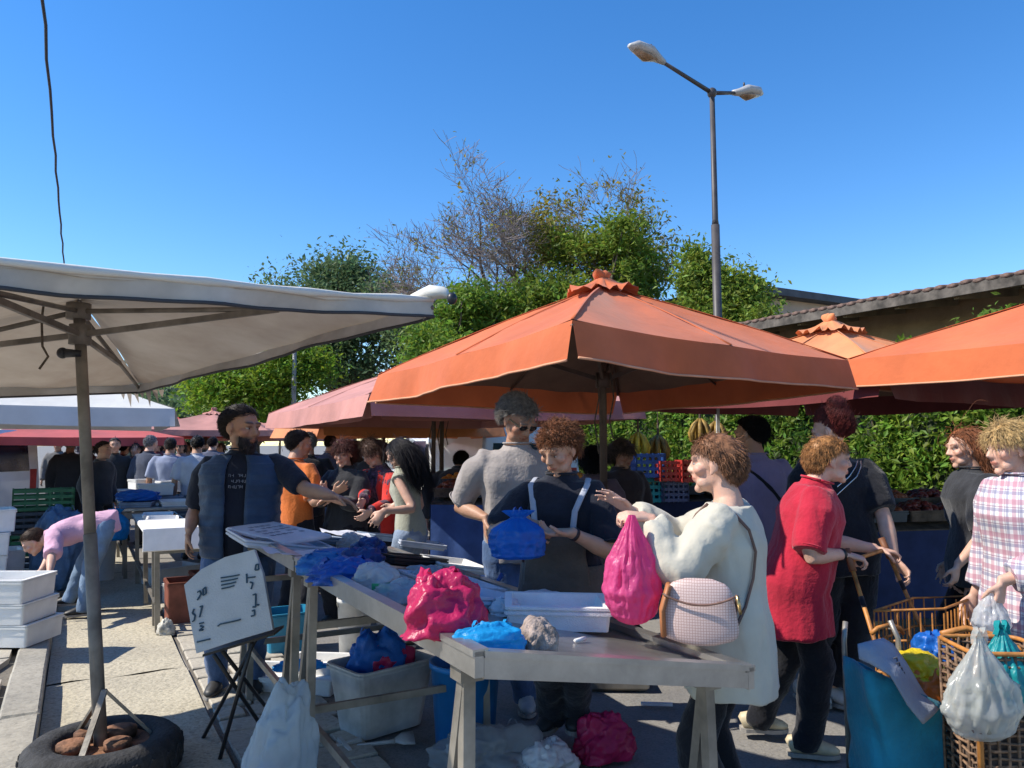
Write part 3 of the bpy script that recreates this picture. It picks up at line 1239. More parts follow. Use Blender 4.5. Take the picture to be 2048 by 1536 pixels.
bare_tree("tall half bare tree with thin twigs and few yellowing leaves", base_at(1030, 20.5), 12)
tree("broad green tree with yellowish top rising behind the large orange parasol", base_at(1180, 18), 7,
     lobes([(1110, 590, 18, 100, 60, 1.4), (1235, 495, 18, 75, 60, 1.2), (1275, 560, 17.6, 50, 70, 1.1), (1010, 630, 17.4, 90, 45, 1.2), (1150, 500, 18.4, 60, 45, .9), (1200, 640, 17, 130, 60, 1.3)]),
     30000, LEAF, .065, 21, .2, 170, .20)
tree("round green tree behind the street lamp pole", base_at(1440, 16), 6,
     lobes([(1405, 580, 16, 45, 65, .9), (1395, 525, 16, 25, 35, .6), (1475, 600, 15.8, 45, 45, .8), (1430, 660, 15.6, 80, 45, .9), (1510, 640, 15, 30, 25, .6)]),
     20000, LEAF, .060, 22, .15, 120, .17)
tree("dark bluish green tall tree behind the tip of the white parasol", base_at(700, 30), 9,
     lobes([(700, 600, 30, 90, 80, 2), (600, 590, 31, 70, 45, 1.6), (775, 610, 29.5, 75, 85, 2), (690, 700, 29, 160, 90, 2), (560, 610, 30.5, 40, 50, 1.5), (700, 550, 30, 60, 40, 1.4), (830, 700, 28, 50, 70, 1.5), (660, 555, 30, 40, 35, 1)]),
     36000, LEAFD, .10, 23, .3, 220, .42)
tree("bright green rounded tree beyond the bearded vendor", base_at(510, 25), 5,
     lobes([(520, 760, 25, 110, 60, 1.6), (440, 780, 25, 60, 55, 1.3), (600, 740, 25.5, 60, 50, 1.3), (480, 810, 24.5, 110, 40, 1.4)]),
     26000, LEAFB, .085, 24, .2, 150, .32)
tree("pale silvery tree far off above the second white parasol", base_at(345, 48), 8,
     lobes([(330, 775, 48, 55, 35, 2), (385, 790, 47, 40, 40, 2), (300, 800, 47, 50, 35, 2)]), 9000, LEAFP, .17, 25, .25, 80, .6)
tree("yellow green low tree between the dark tree and the orange parasol", base_at(900, 16.5), 4,
     lobes([(905, 640, 16.5, 70, 45, .9), (960, 600, 16.8, 55, 50, .9), (850, 690, 16.2, 40, 40, .8), (900, 720, 16, 90, 60, .9)]), 15000, LEAFV, .060, 26, .12, 90, .18)
tree("dark tree low behind the far red parasols", base_at(370, 34), 5,
     lobes([(370, 840, 34, 70, 40, 1.5), (300, 830, 35, 60, 40, 1.5), (430, 850, 33, 60, 30, 1.4)]), 9000, LEAFD, .14, 27, .2, 70, .5)


def hedge():
    """ivy grown over a wall behind the stalls, in blocks along the street"""
    a, b = Vector((5.9, 7.10, 0)), None
    rg = np.random.default_rng(8)
    n = 0
    for (s0, s1, hh, lab) in ((0, 3.4, 2.75, "ivy hedge lit green between the black shirted woman and the curly haired woman"),
                              (3.4, 6.8, 2.5, "shaded ivy hedge behind the hanging bananas and crates"),
                              (6.8, 10.6, 2.3, "far end of the ivy hedge behind the pole of the large orange parasol")):
        o = a + S * s0
        root = empty("ivy_hedge", o, STREET, lab, "hedge", "ivy hedges along the wall")
        L = s1 - s0
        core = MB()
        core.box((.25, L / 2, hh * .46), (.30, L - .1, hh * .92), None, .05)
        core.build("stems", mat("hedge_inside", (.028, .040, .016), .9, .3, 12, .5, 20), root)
        m = int(240 * L / 3)
        C = np.stack([rg.uniform(-.06, .16, m), rg.uniform(-.05, L + .05, m), rg.uniform(0.02, 1, m) ** .9 * hh + rg.normal(size=m) * .06, np.full(m, .10)], 1)
        V, Q = leaves(C, int(15000 * L / 3), .048, 40 + n, up=.12)
        link("foliage", np_mesh("foliage", V, Q, LEAFV), root)
        n += 1
    rg2 = np.random.default_rng(5)
    for k, (s_, hh, lab) in enumerate(((1.2, 2.95, "leafy shoots rising above the ivy hedge beside the right parasol"), (2.6, 2.7, "leafy shoots above the ivy hedge behind the small parasol peak"))):
        o = a + S * s_
        root = empty("tall_shrub", o, STREET, lab, "shrub", "shrubs above the ivy hedge")
        C = np.stack([rg2.uniform(-.1, .35, 60), rg2.uniform(-.55, .55, 60), 2.3 + (hh - 2.3) * rg2.random(60) ** .8, np.full(60, .09)], 1)
        V, Q = leaves(C, 2600, .05, 70 + k, up=.12)
        link("foliage", np_mesh("foliage", V, Q, LEAFV), root)
        mb = MB()
        for q in range(7):
            p = Vector(C[q * 8, :3])
            mb.loft([Vector((.1, p.y * .4, 0)), Vector((.12, p.y * .7, 1.6)), p], [.02, .014, .006], 5)
        mb.build("stems", BARK, root)


hedge()

# ------------------------------------------------------------------ tiled roof building on the right
def building():
    rg = random.Random(9)
    PL = mat("ochre_plaster", (.34, .27, .17), .9, .12, 2.0, .3, 20)
    SOF = mat("eave_board", (.20, .165, .105), .8, .2, 3.0, .2, 30)
    FAS = mat("weathered_fascia", (.11, .095, .08), .85, .35, 6)
    TIL = mat("grey_brown_tile", (.165, .105, .085), .85, .3, 12, .3, 40)
    root = empty("tiled_building", Vector((6.45, 8.7, 0)) - S * 3.2, STREET, "long low building with dark tiled roof and wide eaves on the right", "building")
    L = 13.5
    zE = 3.52
    mb = MB()
    mb.hexa([(1.45, .6, 0), (6.4, .6, 0), (6.4, L - .6, 0), (1.45, L - .6, 0), (1.45, .6, zE + .19), (6.4, .6, zE + .5), (6.4, L - .6, zE + .5), (1.45, L - .6, zE + .19)])
    mb.build("wall", PL, root)
    rf = MB()
    rf.hexa([(-.02, 0, zE), (4.0, 0, zE + .55), (4.0, L, zE + .55), (-.02, L, zE), (-.02, 0, zE + .07), (4.0, 0, zE + .62), (4.0, L, zE + .62), (-.02, L, zE + .07)])
    roof = rf.build("roof", SOF, root)
    mb = MB()
    mb.box((-.05, L / 2, zE + .02), (.05, L, .15))
    o = mb.build("fascia", FAS, root)
    # under-eave boards
    for i in range(16):
        y = .4 + i * L / 16
        mb = MB()
        mb.bar((.03, y, zE - .03), (1.6, y, zE + .17), .07, .10)
        mb.build("rafter", SOF, root)
    tl = MB()
    tl.loft([(-.10, 0, 0), (.20, 0, .045), (.42, 0, .075)], [(.085, .034), (.078, .030), (.070, .026)], 8, Vector((0, 1, 0)))
    me = tl.mesh("roof_tile", TIL, True)
    n = 0
    for i in range(int(L / .168)):
        for j in range(3):
            o = link("roof_tile", me, roof, (.02 + j * .36, .06 + i * .168, zE + .095 + j * .36 * .1375 + rg.uniform(-.008, .01)))
            o.rotation_euler = (rg.uniform(-.03, .03), rg.uniform(-.03, .03), rg.uniform(-.05, .05))
            n += 1
    # second roof behind
    r2 = empty("flat_roofed_annex", Vector((5.2, 17.5, 0)), STREET, "low annex with a dark flat roof edge behind the tiled building", "building")
    mb = MB()
    mb.box((3, 3, 2.5), (6, 6, 5.0))
    mb.build("wall", mat("pinkish_plaster", (.45, .36, .30), .9, .1, 2), r2)
    mb = MB()
    mb.box((3, 3, 5.09), (6.7, 6.7, .17))
    mb.build("roof", mat("dark_roof_sheet", (.05, .055, .07), .6, .2, 3), r2)


building()


# ------------------------------------------------------------------ street lamp, thin post, overhead cable
def lamp():
    GR = mat("lamp_pole_paint", (.065, .058, .058), .5, .15, 5)
    HD = mat("lamp_housing", (.42, .42, .42), .4, .1, 10)
    LN = mat("lamp_lens", (.30, .20, .13), .25, .2, 12)
    Y = 14.0
    p = pt(1424, 186, Y)
    base = Vector((p.x, p.y, 0))
    q = pt(1436, 620, Y)
    base = base + (Vector((q.x, q.y, 0)) - base) * 1.25
    root = empty("street_lamp", base, 0, "tall dark street lamp with two arms above the orange parasols", "street lamp")
    top = p - base
    zs = pt(1430, 450, Y).z
    mb = MB()
    ax = top.normalized()
    mb.loft([(0, 0, 0), ax * zs], [.085, .078], 14)
    mb.loft([ax * zs, ax * (zs + .10), ax * (top.length + .06)], [.066, .056, .048], 14)
    mb.build("pole", GR, root, True)
    mb = MB()
    mb.ell(top, (.09, .09, .10), None, 12, 8)
    mb.build("arm_joint", GR, root, True)
    for (u, v, Yt, u2, v2, Y2) in ((1322, 122, 13.45, 1258, 92, 13.1), (1472, 186, 14.5, 1524, 190, 14.75)):
        t = pt(u, v, Yt) - base
        e = pt(u2, v2, Y2) - base
        mb = MB()
        mb.loft([top, t], [.042, .034], 10)
        mb.build("arm", GR, root, True)
        d = (e - t).normalized()
        x = d.cross(Vector((0, 0, 1))).normalized()
        u_ = x.cross(d)
        L = (e - t).length
        mb = MB()
        mb.loft([t - d * .08, t + d * .08 + u_ * .02, t + d * L * .4 + u_ * .06, t + d * L * .8 + u_ * .05, e + u_ * .01],
                [(.05, .05), (.10, .07), (.165, .105), (.15, .09), (.05, .03)], 14, x)
        hd = mb.build("lamp_head", HD, root, True)
        mb = MB()
        mb.loft([t + d * .12 - u_ * .03, t + d * L * .45 - u_ * .055, t + d * L * .85 - u_ * .02], [(.06, .03), (.135, .065), (.07, .03)], 12, x)
        mb.build("lens", LN, hd, True)
        mb = MB()
        c = t + d * L * .35 + u_ * .15
        mb.loft([c, c + u_ * .07], [.022, .018], 8)
        mb.build("photocell", GR, hd, True)
    b = pt(585, 900, 24)
    root = empty("thin_post", (b.x, b.y, 0), 0, "thin grey post in front of the bright green tree", "post")
    mb = MB()
    zt = pt(585, 690, 24).z
    mb.loft([(0, 0, 0), (0, 0, zt * .55), (0, 0, zt + .8)], [.10, .085, .05], 10)
    mb.build("post", mat("galvanised_post", (.25, .26, .25), .5, .1, 4), root, True)
    mb = MB()
    mb.lathe([(.16, 0), (.16, .03), (.11, .05), (.10, .25)], seg=12, cap=True)
    mb.build("foot", MATS["galvanised_post"], root)
    a = pt(85, 0, 8.3)
    P, n = [], 90
    for i in range(n):
        s_ = -12 + 80 * i / (n - 1)
        q = a + S * s_
        P.append(q + Vector((0, 0, -.35 + .00045 * (s_ - 20) ** 2 - .00045 * 400 + .35 + .012 * math.sin(i * 2.3))) + R * .012 * math.sin(i * 3.7))
    mb = MB()
    mb.loft(P, .019, 6)
    o = mb.build("overhead_cable", mat("black_cable", (.015, .02, .03), .6, .2, 20), None, True)
    tag(o, "black overhead cable running up the left of the sky", "cable")
    e = P[-1]
    root = empty("utility_pole", (e.x, e.y, 0), 0, "distant wooden pole carrying the overhead cable", "pole")
    mb = MB()
    mb.loft([(0, 0, 0), (0, 0, e.z + .3)], [.14, .10], 10)
    mb.build("post", BARK, root, True)


lamp()


# ================================================================== parasols
STEEL = mat("galvanised_steel", (.43, .42, .395), .32, .16, 4, .05, 50, metal=.8, detail=8)
STEELD = mat("stained_steel_frame", (.29, .265, .225), .42, .22, 5, .05, 60, metal=.5)
POLE_W = mat("weathered_pole", (.20, .175, .145), .6, .25, 6)
POLE_B = mat("brown_pole", (.11, .075, .055), .5, .2, 6)
WHITE_P = mat("white_foam", (.74, .73, .70), .75, .05, 7, .25, 220)
ROPE = mat("rope", (.12, .095, .07), .9, .3, 30)


def cloth_mat(name, col, var=.12, trans=.05):
    return mat(name, col, .85, var, 1.7, .22, 14, detail=9, trans=trans, sheen=.15, spec=.2)


ORANGE = cloth_mat("orange_canvas", (.57, .140, .050))
ORANGE2 = cloth_mat("faded_orange_canvas", (.68, .25, .10))
PINK = cloth_mat("faded_red_canvas", (.50, .225, .185))
RED = cloth_mat("red_canvas", (.50, .085, .075))
MAROON = cloth_mat("maroon_canvas", (.16, .035, .035))
CREAM = mat("stained_cream_canvas", (.52, .45, .36), .9, .0, 1.6, .15, 9, trans=.16, col2=(.33, .26, .195), spec=.2, detail=9)
OFFW = cloth_mat("off_white_canvas", (.66, .64, .58), .06)
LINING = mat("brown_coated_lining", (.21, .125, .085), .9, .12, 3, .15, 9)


def parasol(label, center, rz, corners, apex, m, mv=None, drop=.19, pole=None, pole_m=None, pole_r=.026, pole_base=(0, 0), sag=.05, vent=True, group=None,
            hub_z=None, strut=.55, base=True, flare=.03, seed=1, hem=None, lining=None, seams=False):
    """square market parasol. corners: four local points in turn (x, y, z); apex local"""
    rg = random.Random(seed)
    root = empty("market_parasol", (center[0], center[1], 0), rz, label, "parasol", group)
    C = [Vector(c) for c in corners]
    A = Vector(apex)
    mv = mv or m
    # canopy: four sides, each of two gores meeting at a middle rib
    mb = MB()
    nT, nW = 10, 16

    def edge(i, w):
        a, b = C[i], C[(i + 1) % 4]
        p = a.lerp(b, w)
        inn = (A - p)
        inn.z = 0
        if inn.length > 0:
            inn.normalize()
        return p + inn * (.035 * math.sin(2 * math.pi * w) ** 2) + Vector((0, 0, -.015 * math.sin(math.pi * w)))
    for i in range(4):
        P = []
        for t in range(nT + 1):
            f = t / nT
            row = []
            for w in range(nW + 1):
                e = edge(i, w / nW)
                p = A.lerp(e, f)
                fr = (w / nW * 2) % 1
                p.z -= sag * math.sin(math.pi * fr) * f * (1.15 - f) * 2.2
                p.z += sag * .45 * math.sin(math.pi * f)
                p.z += .006 * math.sin(w * 1.9 + t * 1.3 + i)
                row.append(p)
            P.append(row)
        mb.grid(P)
    can = mb.build("canopy", m, root, True)
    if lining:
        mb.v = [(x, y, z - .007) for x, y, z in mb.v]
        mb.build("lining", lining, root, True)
    for i in range(8 if seams else 0):                        # stitched seams over the ribs
        e = C[i // 2] if i % 2 == 0 else edge(i // 2, .5)
        mb = MB()
        mb.loft([A.lerp(e, q / 10) + Vector((0, 0, sag * .45 * math.sin(math.pi * q / 10) + .005)) for q in range(11)], [(.009, .003)] * 11, 6)
        mb.build("seam", m, root, True)
    # hanging edges, one cloth per side, open at the corners
    for i in range(4):
        P = []
        n = 28
        out = (C[i].lerp(C[(i + 1) % 4], .5) - A)
        out.z = 0
        out.normalize()
        ph = rg.random() * 6
        for q in range(4):
            f = q / 3
            row = []
            for w in range(n + 1):
                ww = w / n
                e = edge(i, ww) - Vector((0, 0, .002))
                cornr = math.exp(-min(ww, 1 - ww) * 9)
                wv = .016 * math.sin(ww * 17 + ph) + .010 * math.sin(ww * 41 + ph * 2)
                row.append(e + Vector((0, 0, -drop * f * (1 + .04 * math.sin(ww * 7 + ph)))) + out * (flare * f + wv * f + .03 * cornr * f))
            P.append(row)
        mb = MB()
        mb.grid(P)
        mb.build("valance", mv, root, True)
        if hem:
            mb = MB()
            mb.loft([p + out * .003 for p in P[-1]], .007, 6)
            mb.build("hem", hem, root, True)
    # pole
    pm = pole_m or POLE_B
    ptop = Vector(A) + Vector((0, 0, -.04))
    pb = Vector((pole_base[0], pole_base[1], .0))
    mb = MB()
    mb.loft([pb, pb.lerp(ptop, .5)], [pole_r * 1.12, pole_r * 1.12], 12)
    mb.loft([pb.lerp(ptop, .48), ptop], [pole_r, pole_r], 12)
    mb.build("pole", pm, root, True)
    hz = hub_z if hub_z else (min(c.z for c in C) - .03)
    hub = pb.lerp(ptop, (hz - pb.z) / (ptop.z - pb.z))
    mb = MB()
    mb.loft([hub + Vector((0, 0, -.05)), hub + Vector((0, 0, .05))], [pole_r * 1.9, pole_r * 1.9], 12)
    mb.build("hub", pm, root, True)
    mb = MB()
    mb.loft([ptop - Vector((0, 0, .06)), ptop + Vector((0, 0, .02))], [pole_r * 2.1, pole_r * 2.1], 12)
    mb.build("top_hub", pm, root, True)
    for i in range(4):
        e = C[i] + Vector((0, 0, -.03))
        a2 = A + Vector((0, 0, -.06))
        bow = Vector((0, 0, sag * .45 - .02))
        mb = MB()
        mb.loft([a2, a2.lerp(e, .5) + bow, e], [.013, .013, .011], 6)
        mb.build("rib", pm, root, True)
        k = a2.lerp(e, strut) + bow * .9
        mb = MB()
        mb.bar(hub, k, .020, .028)
        mb.build("strut", pm, root)
        f = edge(i, .5) + Vector((0, 0, -.03))
        if not base:
            continue
        mb = MB()
        mb.loft([a2, a2.lerp(f, .5) + bow, f], [.010, .010, .009], 6)
        mb.build("rib", pm, root, True)
    if vent:
        mb = MB()
        n, P = 64, []
        for q in range(5):
            f = q / 4
            row = []
            for w in range(n + 1):
                a = 2 * math.pi * w / n
                rr = .24 * f / max(abs(math.cos(a)), abs(math.sin(a))) ** .7
                ru = (.018 * math.sin(a * 15 + f * 3) + .014 * math.sin(a * 7 + seed) + .012 * math.sin(a * 23)) * f * f
                row.append(Vector((A.x + rr * math.cos(a), A.y + rr * math.sin(a), A.z + .085 - .135 * f + ru - .02 * math.sin(math.pi * f))))
            P.append(row)
        mb.grid(P)
        for q in range(3):                                   # the bunched top
            mb.loft([A + Vector((.0, 0, .05)), A + Vector((.04 * math.cos(q * 2), .04 * math.sin(q * 2), .085)), A + Vector((.075 * math.cos(q * 2.1), .07 * math.sin(q * 2.1), .088 + .008 * q))], [.05, .035, .012], 10)
        o = mb.build("vent_cap", mv if mv is not MAROON else m, root, True)
        wob(o.data, .012, (14, 14, 14), seed)
    mb = MB()
    for q in range(2 if base else 0):
        o = hub + Vector((.05 * (1 - 2 * q), -.03, 0))
        mb = MB()
        mb.loft([o + Vector((0, 0, .05)), o + Vector((.02, 0, -.12)), o + Vector((-.01, .01, -.28)), o + Vector((.015, 0, -.40 - .1 * q))], .005, 5)
        mb.build("cord", ROPE, root)
    if base:
        mb = MB()
        mb.box((pb.x, pb.y, .04), (.5, .5, .08), None, .015)
        mb.lathe([(pole_r * 1.9, .08), (pole_r * 1.9, .36), (pole_r * 1.2, .37)], (pb.x, pb.y, 0), 12)
        mb.build("base", STEELD, root)
    return root


def rect(hx, hy, z, dz=(0, 0, 0, 0)):
    return [(-hx, -hy, z + dz[0]), (hx, -hy, z + dz[1]), (hx, hy, z + dz[2]), (-hx, hy, z + dz[3])]


GOR = "orange parasols over the fruit stalls"
N0 = Vector((.29, 3.68, 0))                               # near corner of the large orange parasol


def from_corner(p, hx, hy, sx=1, sy=1):
    q = p + R * hx * sx + S * hy * sy
    return (q.x, q.y)


HEMO = mat("orange_piping", (.62, .30, .17), .8, .1)
MC = Vector((.62, 5.27, 0))                               # foot of its pole
mcs = [(x - MC.x, y - MC.y, z) for x, y, z in ((.29, 3.68, 2.15), (2.185, 5.0, 2.10), (.94, 6.85, 2.02), (-.96, 5.53, 2.05))]
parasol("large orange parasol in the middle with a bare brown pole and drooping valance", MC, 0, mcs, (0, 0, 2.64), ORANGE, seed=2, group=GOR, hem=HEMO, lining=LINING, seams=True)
c2 = (2.85, 6.85)
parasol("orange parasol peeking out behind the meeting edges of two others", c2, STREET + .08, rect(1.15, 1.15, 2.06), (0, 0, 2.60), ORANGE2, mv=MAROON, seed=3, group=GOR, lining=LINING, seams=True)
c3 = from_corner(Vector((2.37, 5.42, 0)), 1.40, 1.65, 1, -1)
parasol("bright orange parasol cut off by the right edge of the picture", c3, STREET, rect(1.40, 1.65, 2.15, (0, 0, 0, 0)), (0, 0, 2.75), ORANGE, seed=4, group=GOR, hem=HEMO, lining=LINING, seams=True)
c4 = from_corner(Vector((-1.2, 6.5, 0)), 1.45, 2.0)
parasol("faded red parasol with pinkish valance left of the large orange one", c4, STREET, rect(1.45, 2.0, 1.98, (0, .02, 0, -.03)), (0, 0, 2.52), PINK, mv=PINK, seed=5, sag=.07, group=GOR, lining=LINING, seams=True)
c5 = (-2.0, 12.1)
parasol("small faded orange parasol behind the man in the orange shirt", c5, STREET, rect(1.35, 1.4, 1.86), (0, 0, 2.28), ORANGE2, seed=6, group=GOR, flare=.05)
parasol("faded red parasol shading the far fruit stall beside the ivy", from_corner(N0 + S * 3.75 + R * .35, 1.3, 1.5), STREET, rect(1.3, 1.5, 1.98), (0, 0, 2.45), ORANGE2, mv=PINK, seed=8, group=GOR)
GRD = "red parasols far down the street"
for i, (lab, u, Y, m, ze, hx) in enumerate((("far red parasol just left of the bearded vendor's head", 425, 18, PINK, 1.88, 1.5),
                                            ("far pale red parasol with a ruffled top over the crowd", 335, 20, RED, 1.86, 1.6),
                                            ("far red parasol with a long edge in front of the crowd on the left", 140, 13.2, RED, 1.68, 1.5),
                                            ("far pink parasol seen just above the bearded vendor's shoulder", 560, 21, PINK, 1.80, 1.4))):
    p = pt(u, 890, Y)
    parasol(lab, (p.x, p.y), STREET + .1 * (i - 1), rect(hx, hx, ze), (0, 0, ze + (.26 if i == 2 else .42)), m, drop=.13, seed=10 + i, group=GRD, pole_m=POLE_W)

# ---- the white parasols on the left
W1 = [(-.34, 3.30, 2.17), (-2.66, 5.50, 1.985), (-4.06, 4.04, 1.86), (-1.72, 1.84, 2.05)]
wc = Vector((-1.91, 3.74, 0))


def white_parasol():
    cs = [(x - wc.x, y - wc.y, z) for x, y, z in W1]
    cs = [cs[3], cs[0], cs[1], cs[2]]
    root = parasol("big stained off white parasol on a leaning rusty pole in the left foreground", wc, 0, cs, (-.27, .11, 2.28), CREAM, mv=mat("grey_beige_valance", (.50, .48, .44), .9, .12, 4, .1, 20, trans=.1), drop=.065, pole_m=POLE_W,
                   pole_r=.027, sag=.045, vent=False, hub_z=2.10, strut=.60, base=False, flare=-.03, seed=15,
                   hem=mat("dark_edge_line", (.05, .05, .055), .8, .1))  # near-black line along the valance's lower edge
    # rolled sunlit lip along the near edge, bunched end at the corner
    L = [Vector(cs[0]).lerp(Vector(cs[1]), t / 10) + Vector((-.55, .8, 0)).normalized() * (.030 * math.sin(2 * math.pi * t / 10) ** 2) + Vector((0, 0, .004 - .015 * math.sin(math.pi * t / 10))) for t in range(11)]
    mb = MB()
    mb.loft(L, [(.013 + .004 * math.sin(t * 3)) for t in range(11)], 8)
    mb.build("rolled_edge", OFFW, root, True)
    mb = MB()
    e = Vector(cs[1])
    mb.loft([e + Vector((-.10, .05, .02)), e + Vector((-.02, 0, .035)), e + Vector((.05, -.03, .03)), e + Vector((.075, -.05, .005))], [.02, .032, .026, .008], 10)
    o = mb.build("tied_corner", OFFW, root, True)
    wob(o.data, .010, (30, 30, 30), 4)
    mb = MB()
    mb.ell(e + Vector((.085, -.05, .0)), (.022, .022, .026))
    mb.build("rib_cap", mat("black_plastic", (.02, .022, .028), .4, .1), root, True)
    # torn far corner and the clamp knob on the pole
    e = Vector(cs[2])
    mb = MB()
    for k in range(7):
        a = e + Vector((.06 * (k - 3), -.03 * (k - 3), -.05))
        mb.add([a, a + Vector((.05, -.02, 0)), a + Vector((.03 + .01 * (k % 3), 0, -.06 - .03 * ((k * 5) % 3)))], [(0, 1, 2)])
    mb.build("torn_cloth", CREAM, root)
    kz = pt(150, 707, 3.78)
    mb = MB()
    p = Vector((kz.x - wc.x, kz.y - wc.y - .0, kz.z))
    mb.loft([p + Vector((-.045, -.02, .0)), p + Vector((.03, 0, 0))], [.024, .016], 10)
    mb.ell(p + Vector((-.05, -.02, 0)), (.026, .026, .028))
    mb.build("clamp_knob", MATS["black_plastic"], root, True)
    mb = MB()
    a = pt(90, 590, 3.7) - wc
    mb.loft([a, a + Vector((-.01, 0, -.12)), a + Vector((.0, 0, -.25)), a + Vector((.03, 0, -.30)), a + Vector((-.01, 0, -.36))], .006, 5)
    mb.build("cord", ROPE, root)
    # car tyre filled with scrap iron that holds the pole
    b = empty("tyre_stand", wc, 0, "old car tyre with rusty weights and steel braces under the white parasol", "parasol stand")
    RB = mat("tyre_rubber", (.035, .035, .037), .85, .3, 12, .4, 60)
    RU = mat("rusty_iron", (.22, .105, .055), .85, .4, 14, .5, 40)
    mb = MB()
    prof = [(.185, .03), (.23, .012), (.30, .012), (.335, .04), (.345, .10), (.335, .16), (.30, .19), (.23, .19), (.195, .165), (.21, .14), (.28, .15), (.31, .10), (.28, .05), (.21, .05), (.185, .03)]
    mb.lathe(prof, (0, 0, 0), 40)
    mb.build("tyre", RB, b, True)
    for k in range(48):
        a = 2 * math.pi * k / 48
        t = MB()
        t.box((0, 0, 0), (.008, .026, .10), None, .002)
        o = t.build("tread_block", RB, b, False, (math.cos(a) * .3425, math.sin(a) * .3425, .10), a)
        o.rotation_euler[0] = .5 if k % 2 else -.5
    mb = MB()
    mb.lathe([(.0, .12), (.20, .12), (.22, .13), (.22, .155), (.19, .16), (.15, .145), (.06, .15), (.0, .15)], (0, 0, 0), 28)
    mb.build("iron_disc", RU, b, True)
    for k, (x, y, r) in enumerate(((-.10, -.08, .07), (.09, -.05, .06), (.02, .11, .075), (-.12, .06, .05))):
        mb = MB()
        mb.lathe([(0, 0), (r, 0), (r, .035), (r * .6, .045), (0, .04)], (x, y, .155), 14)
        mb.build("weight", RU, b, True)
    for k in range(3):
        a = k * 2.094 + 2.65
        mb = MB()
        mb.bar(Vector((math.cos(a) * .20, math.sin(a) * .20, .17)), Vector((-.005, 0, .40)), .026, .012)
        mb.build("brace", STEELD, b)


white_parasol()
p = Vector((-3.62, 8.3, 0))
c = from_corner(p, 1.75, 1.5, -1, 1)
parasol("second off white parasol with a grey valance behind the left pole", c, STREET, rect(1.75, 1.5, 1.98, (0, -.04, -.04, 0)), (0, 0, 2.56), OFFW, mv=mat("grey_white_valance", (.52, .52, .52), .9, .05, 3, trans=.08), drop=.19, lining=CREAM, pole_m=POLE_W, seed=16, vent=False, group="white parasols on the left")

# ================================================================== fish tables
TA = Vector((-.095, 2.03, 1.02))
TSL = .174


def tp(a, b, h=0.0):
    p = TA + R * a + S * b
    return Vector((p.x, p.y, TA.z - TSL * a + h))


def tabhit(u, v, h=0.0):
    """(a, b) on the sloping table top seen at a photograph pixel"""
    d = pt(u, v, 1.0) - Vector((0, 0, CAMH))
    o = Vector((0, 0, CAMH))
    n = (R * TSL + Vector((0, 0, 1)))
    k = (TA + Vector((0, 0, h)) - o).dot(n) / d.dot(n)
    p = o + d * k - TA
    return p.dot(R), p.dot(S)


SHEET = mat("steel_sheet_top", (.36, .35, .34), .30, .18, 3.0, .12, 14, metal=.75)


def leg_pair(root, top, zt, splay_a, splay_b, name="leg"):
    for q in splay_a, splay_b:
        mb = MB()
        mb.bar(Vector((top.x, top.y, zt)), Vector((top.x, top.y, 0)) + q, .036, .036, up=(R.x, R.y, 0))
        mb.build(name, STEELD, root)


def fish_table(label, b0, b1, W_=.985, feet=True):
    root = empty("fish_table", (0, 0, 0), 0, label, "table", "steel fish tables")
    mb = MB()
    mb.hexa([tp(.02, b0 + .02, -.045), tp(W_ - .02, b0 + .02, -.045), tp(W_ - .02, b1 - .02, -.045), tp(.02, b1 - .02, -.045),
             tp(.02, b0 + .02, -.030), tp(W_ - .02, b0 + .02, -.030), tp(W_ - .02, b1 - .02, -.030), tp(.02, b1 - .02, -.030)])
    mb.build("table_top", SHEET, root)

    def rim(P0, P1, inn, hgt=.066):
        mb = MB()
        i = inn * .026
        d = Vector((0, 0, -hgt))
        mb.hexa([P0 + d, P1 + d, P1 + i + d, P0 + i + d, P0, P1, P1 + i, P0 + i])
        # the folded lip on top and a bead below
        o = inn * -.006
        mb.hexa([P0 + o + Vector((0, 0, -.012)), P1 + o + Vector((0, 0, -.012)), P1 + i * 1.5 + Vector((0, 0, -.0125)), P0 + i * 1.5 + Vector((0, 0, -.0125)),
                 P0 + o + Vector((0, 0, .006)), P1 + o + Vector((0, 0, .006)), P1 + i * 1.5 + Vector((0, 0, .006)), P0 + i * 1.5 + Vector((0, 0, .006))])
        mb.build("rim", STEEL, root)
    a = W_
    e = .027
    rim(tp(0, b0), tp(0, b1), R)
    rim(tp(a, b1), tp(a, b0), -R)
    rim(tp(e, b0), tp(a - e, b0), S)
    rim(tp(a - e, b1), tp(e, b1), -S)
    for bb in (b0 + .16, b1 - .12):
        for aa, k in ((.055, -1), (a - .055, 1)):
            t = tp(aa, bb, -.07)
            leg_pair(root, t, t.z, S * -.02 + R * .01 * k, S * .16 + R * .03 * k)
            mb = MB()
            mb.box((t.x, t.y, t.z - .01), (.07, .07, .05), Matrix.Rotation(STREET, 3, 'Z'))
            mb.build("bracket", STEELD, root)
        l, r = tp(.055, bb, 0), tp(a - .055, bb, 0)
        for z, off in (((.33, .06), (.72, .02)) if bb > b0 + .2 else ()):
            mb = MB()
            mb.bar(Vector((l.x, l.y, z)) + S * off, Vector((r.x, r.y, z)) + S * off, .022, .034)
            mb.build("cross_bar", STEELD, root)
    l, r = tp(.055, b0 + .16), tp(.055, b1 - .12)
    mb = MB()
    mb.bar(Vector((l.x, l.y, .30)) + S * .05, Vector((r.x, r.y, .30)) + S * .05, .022, .034)
    mb.build("cross_bar", STEELD, root)
    return root


fish_table("near steel fish table with raised rim in the foreground", 0.0, 1.90)
fish_table("far steel fish table end holding papers in front of the bearded vendor", 1.93, 3.30)


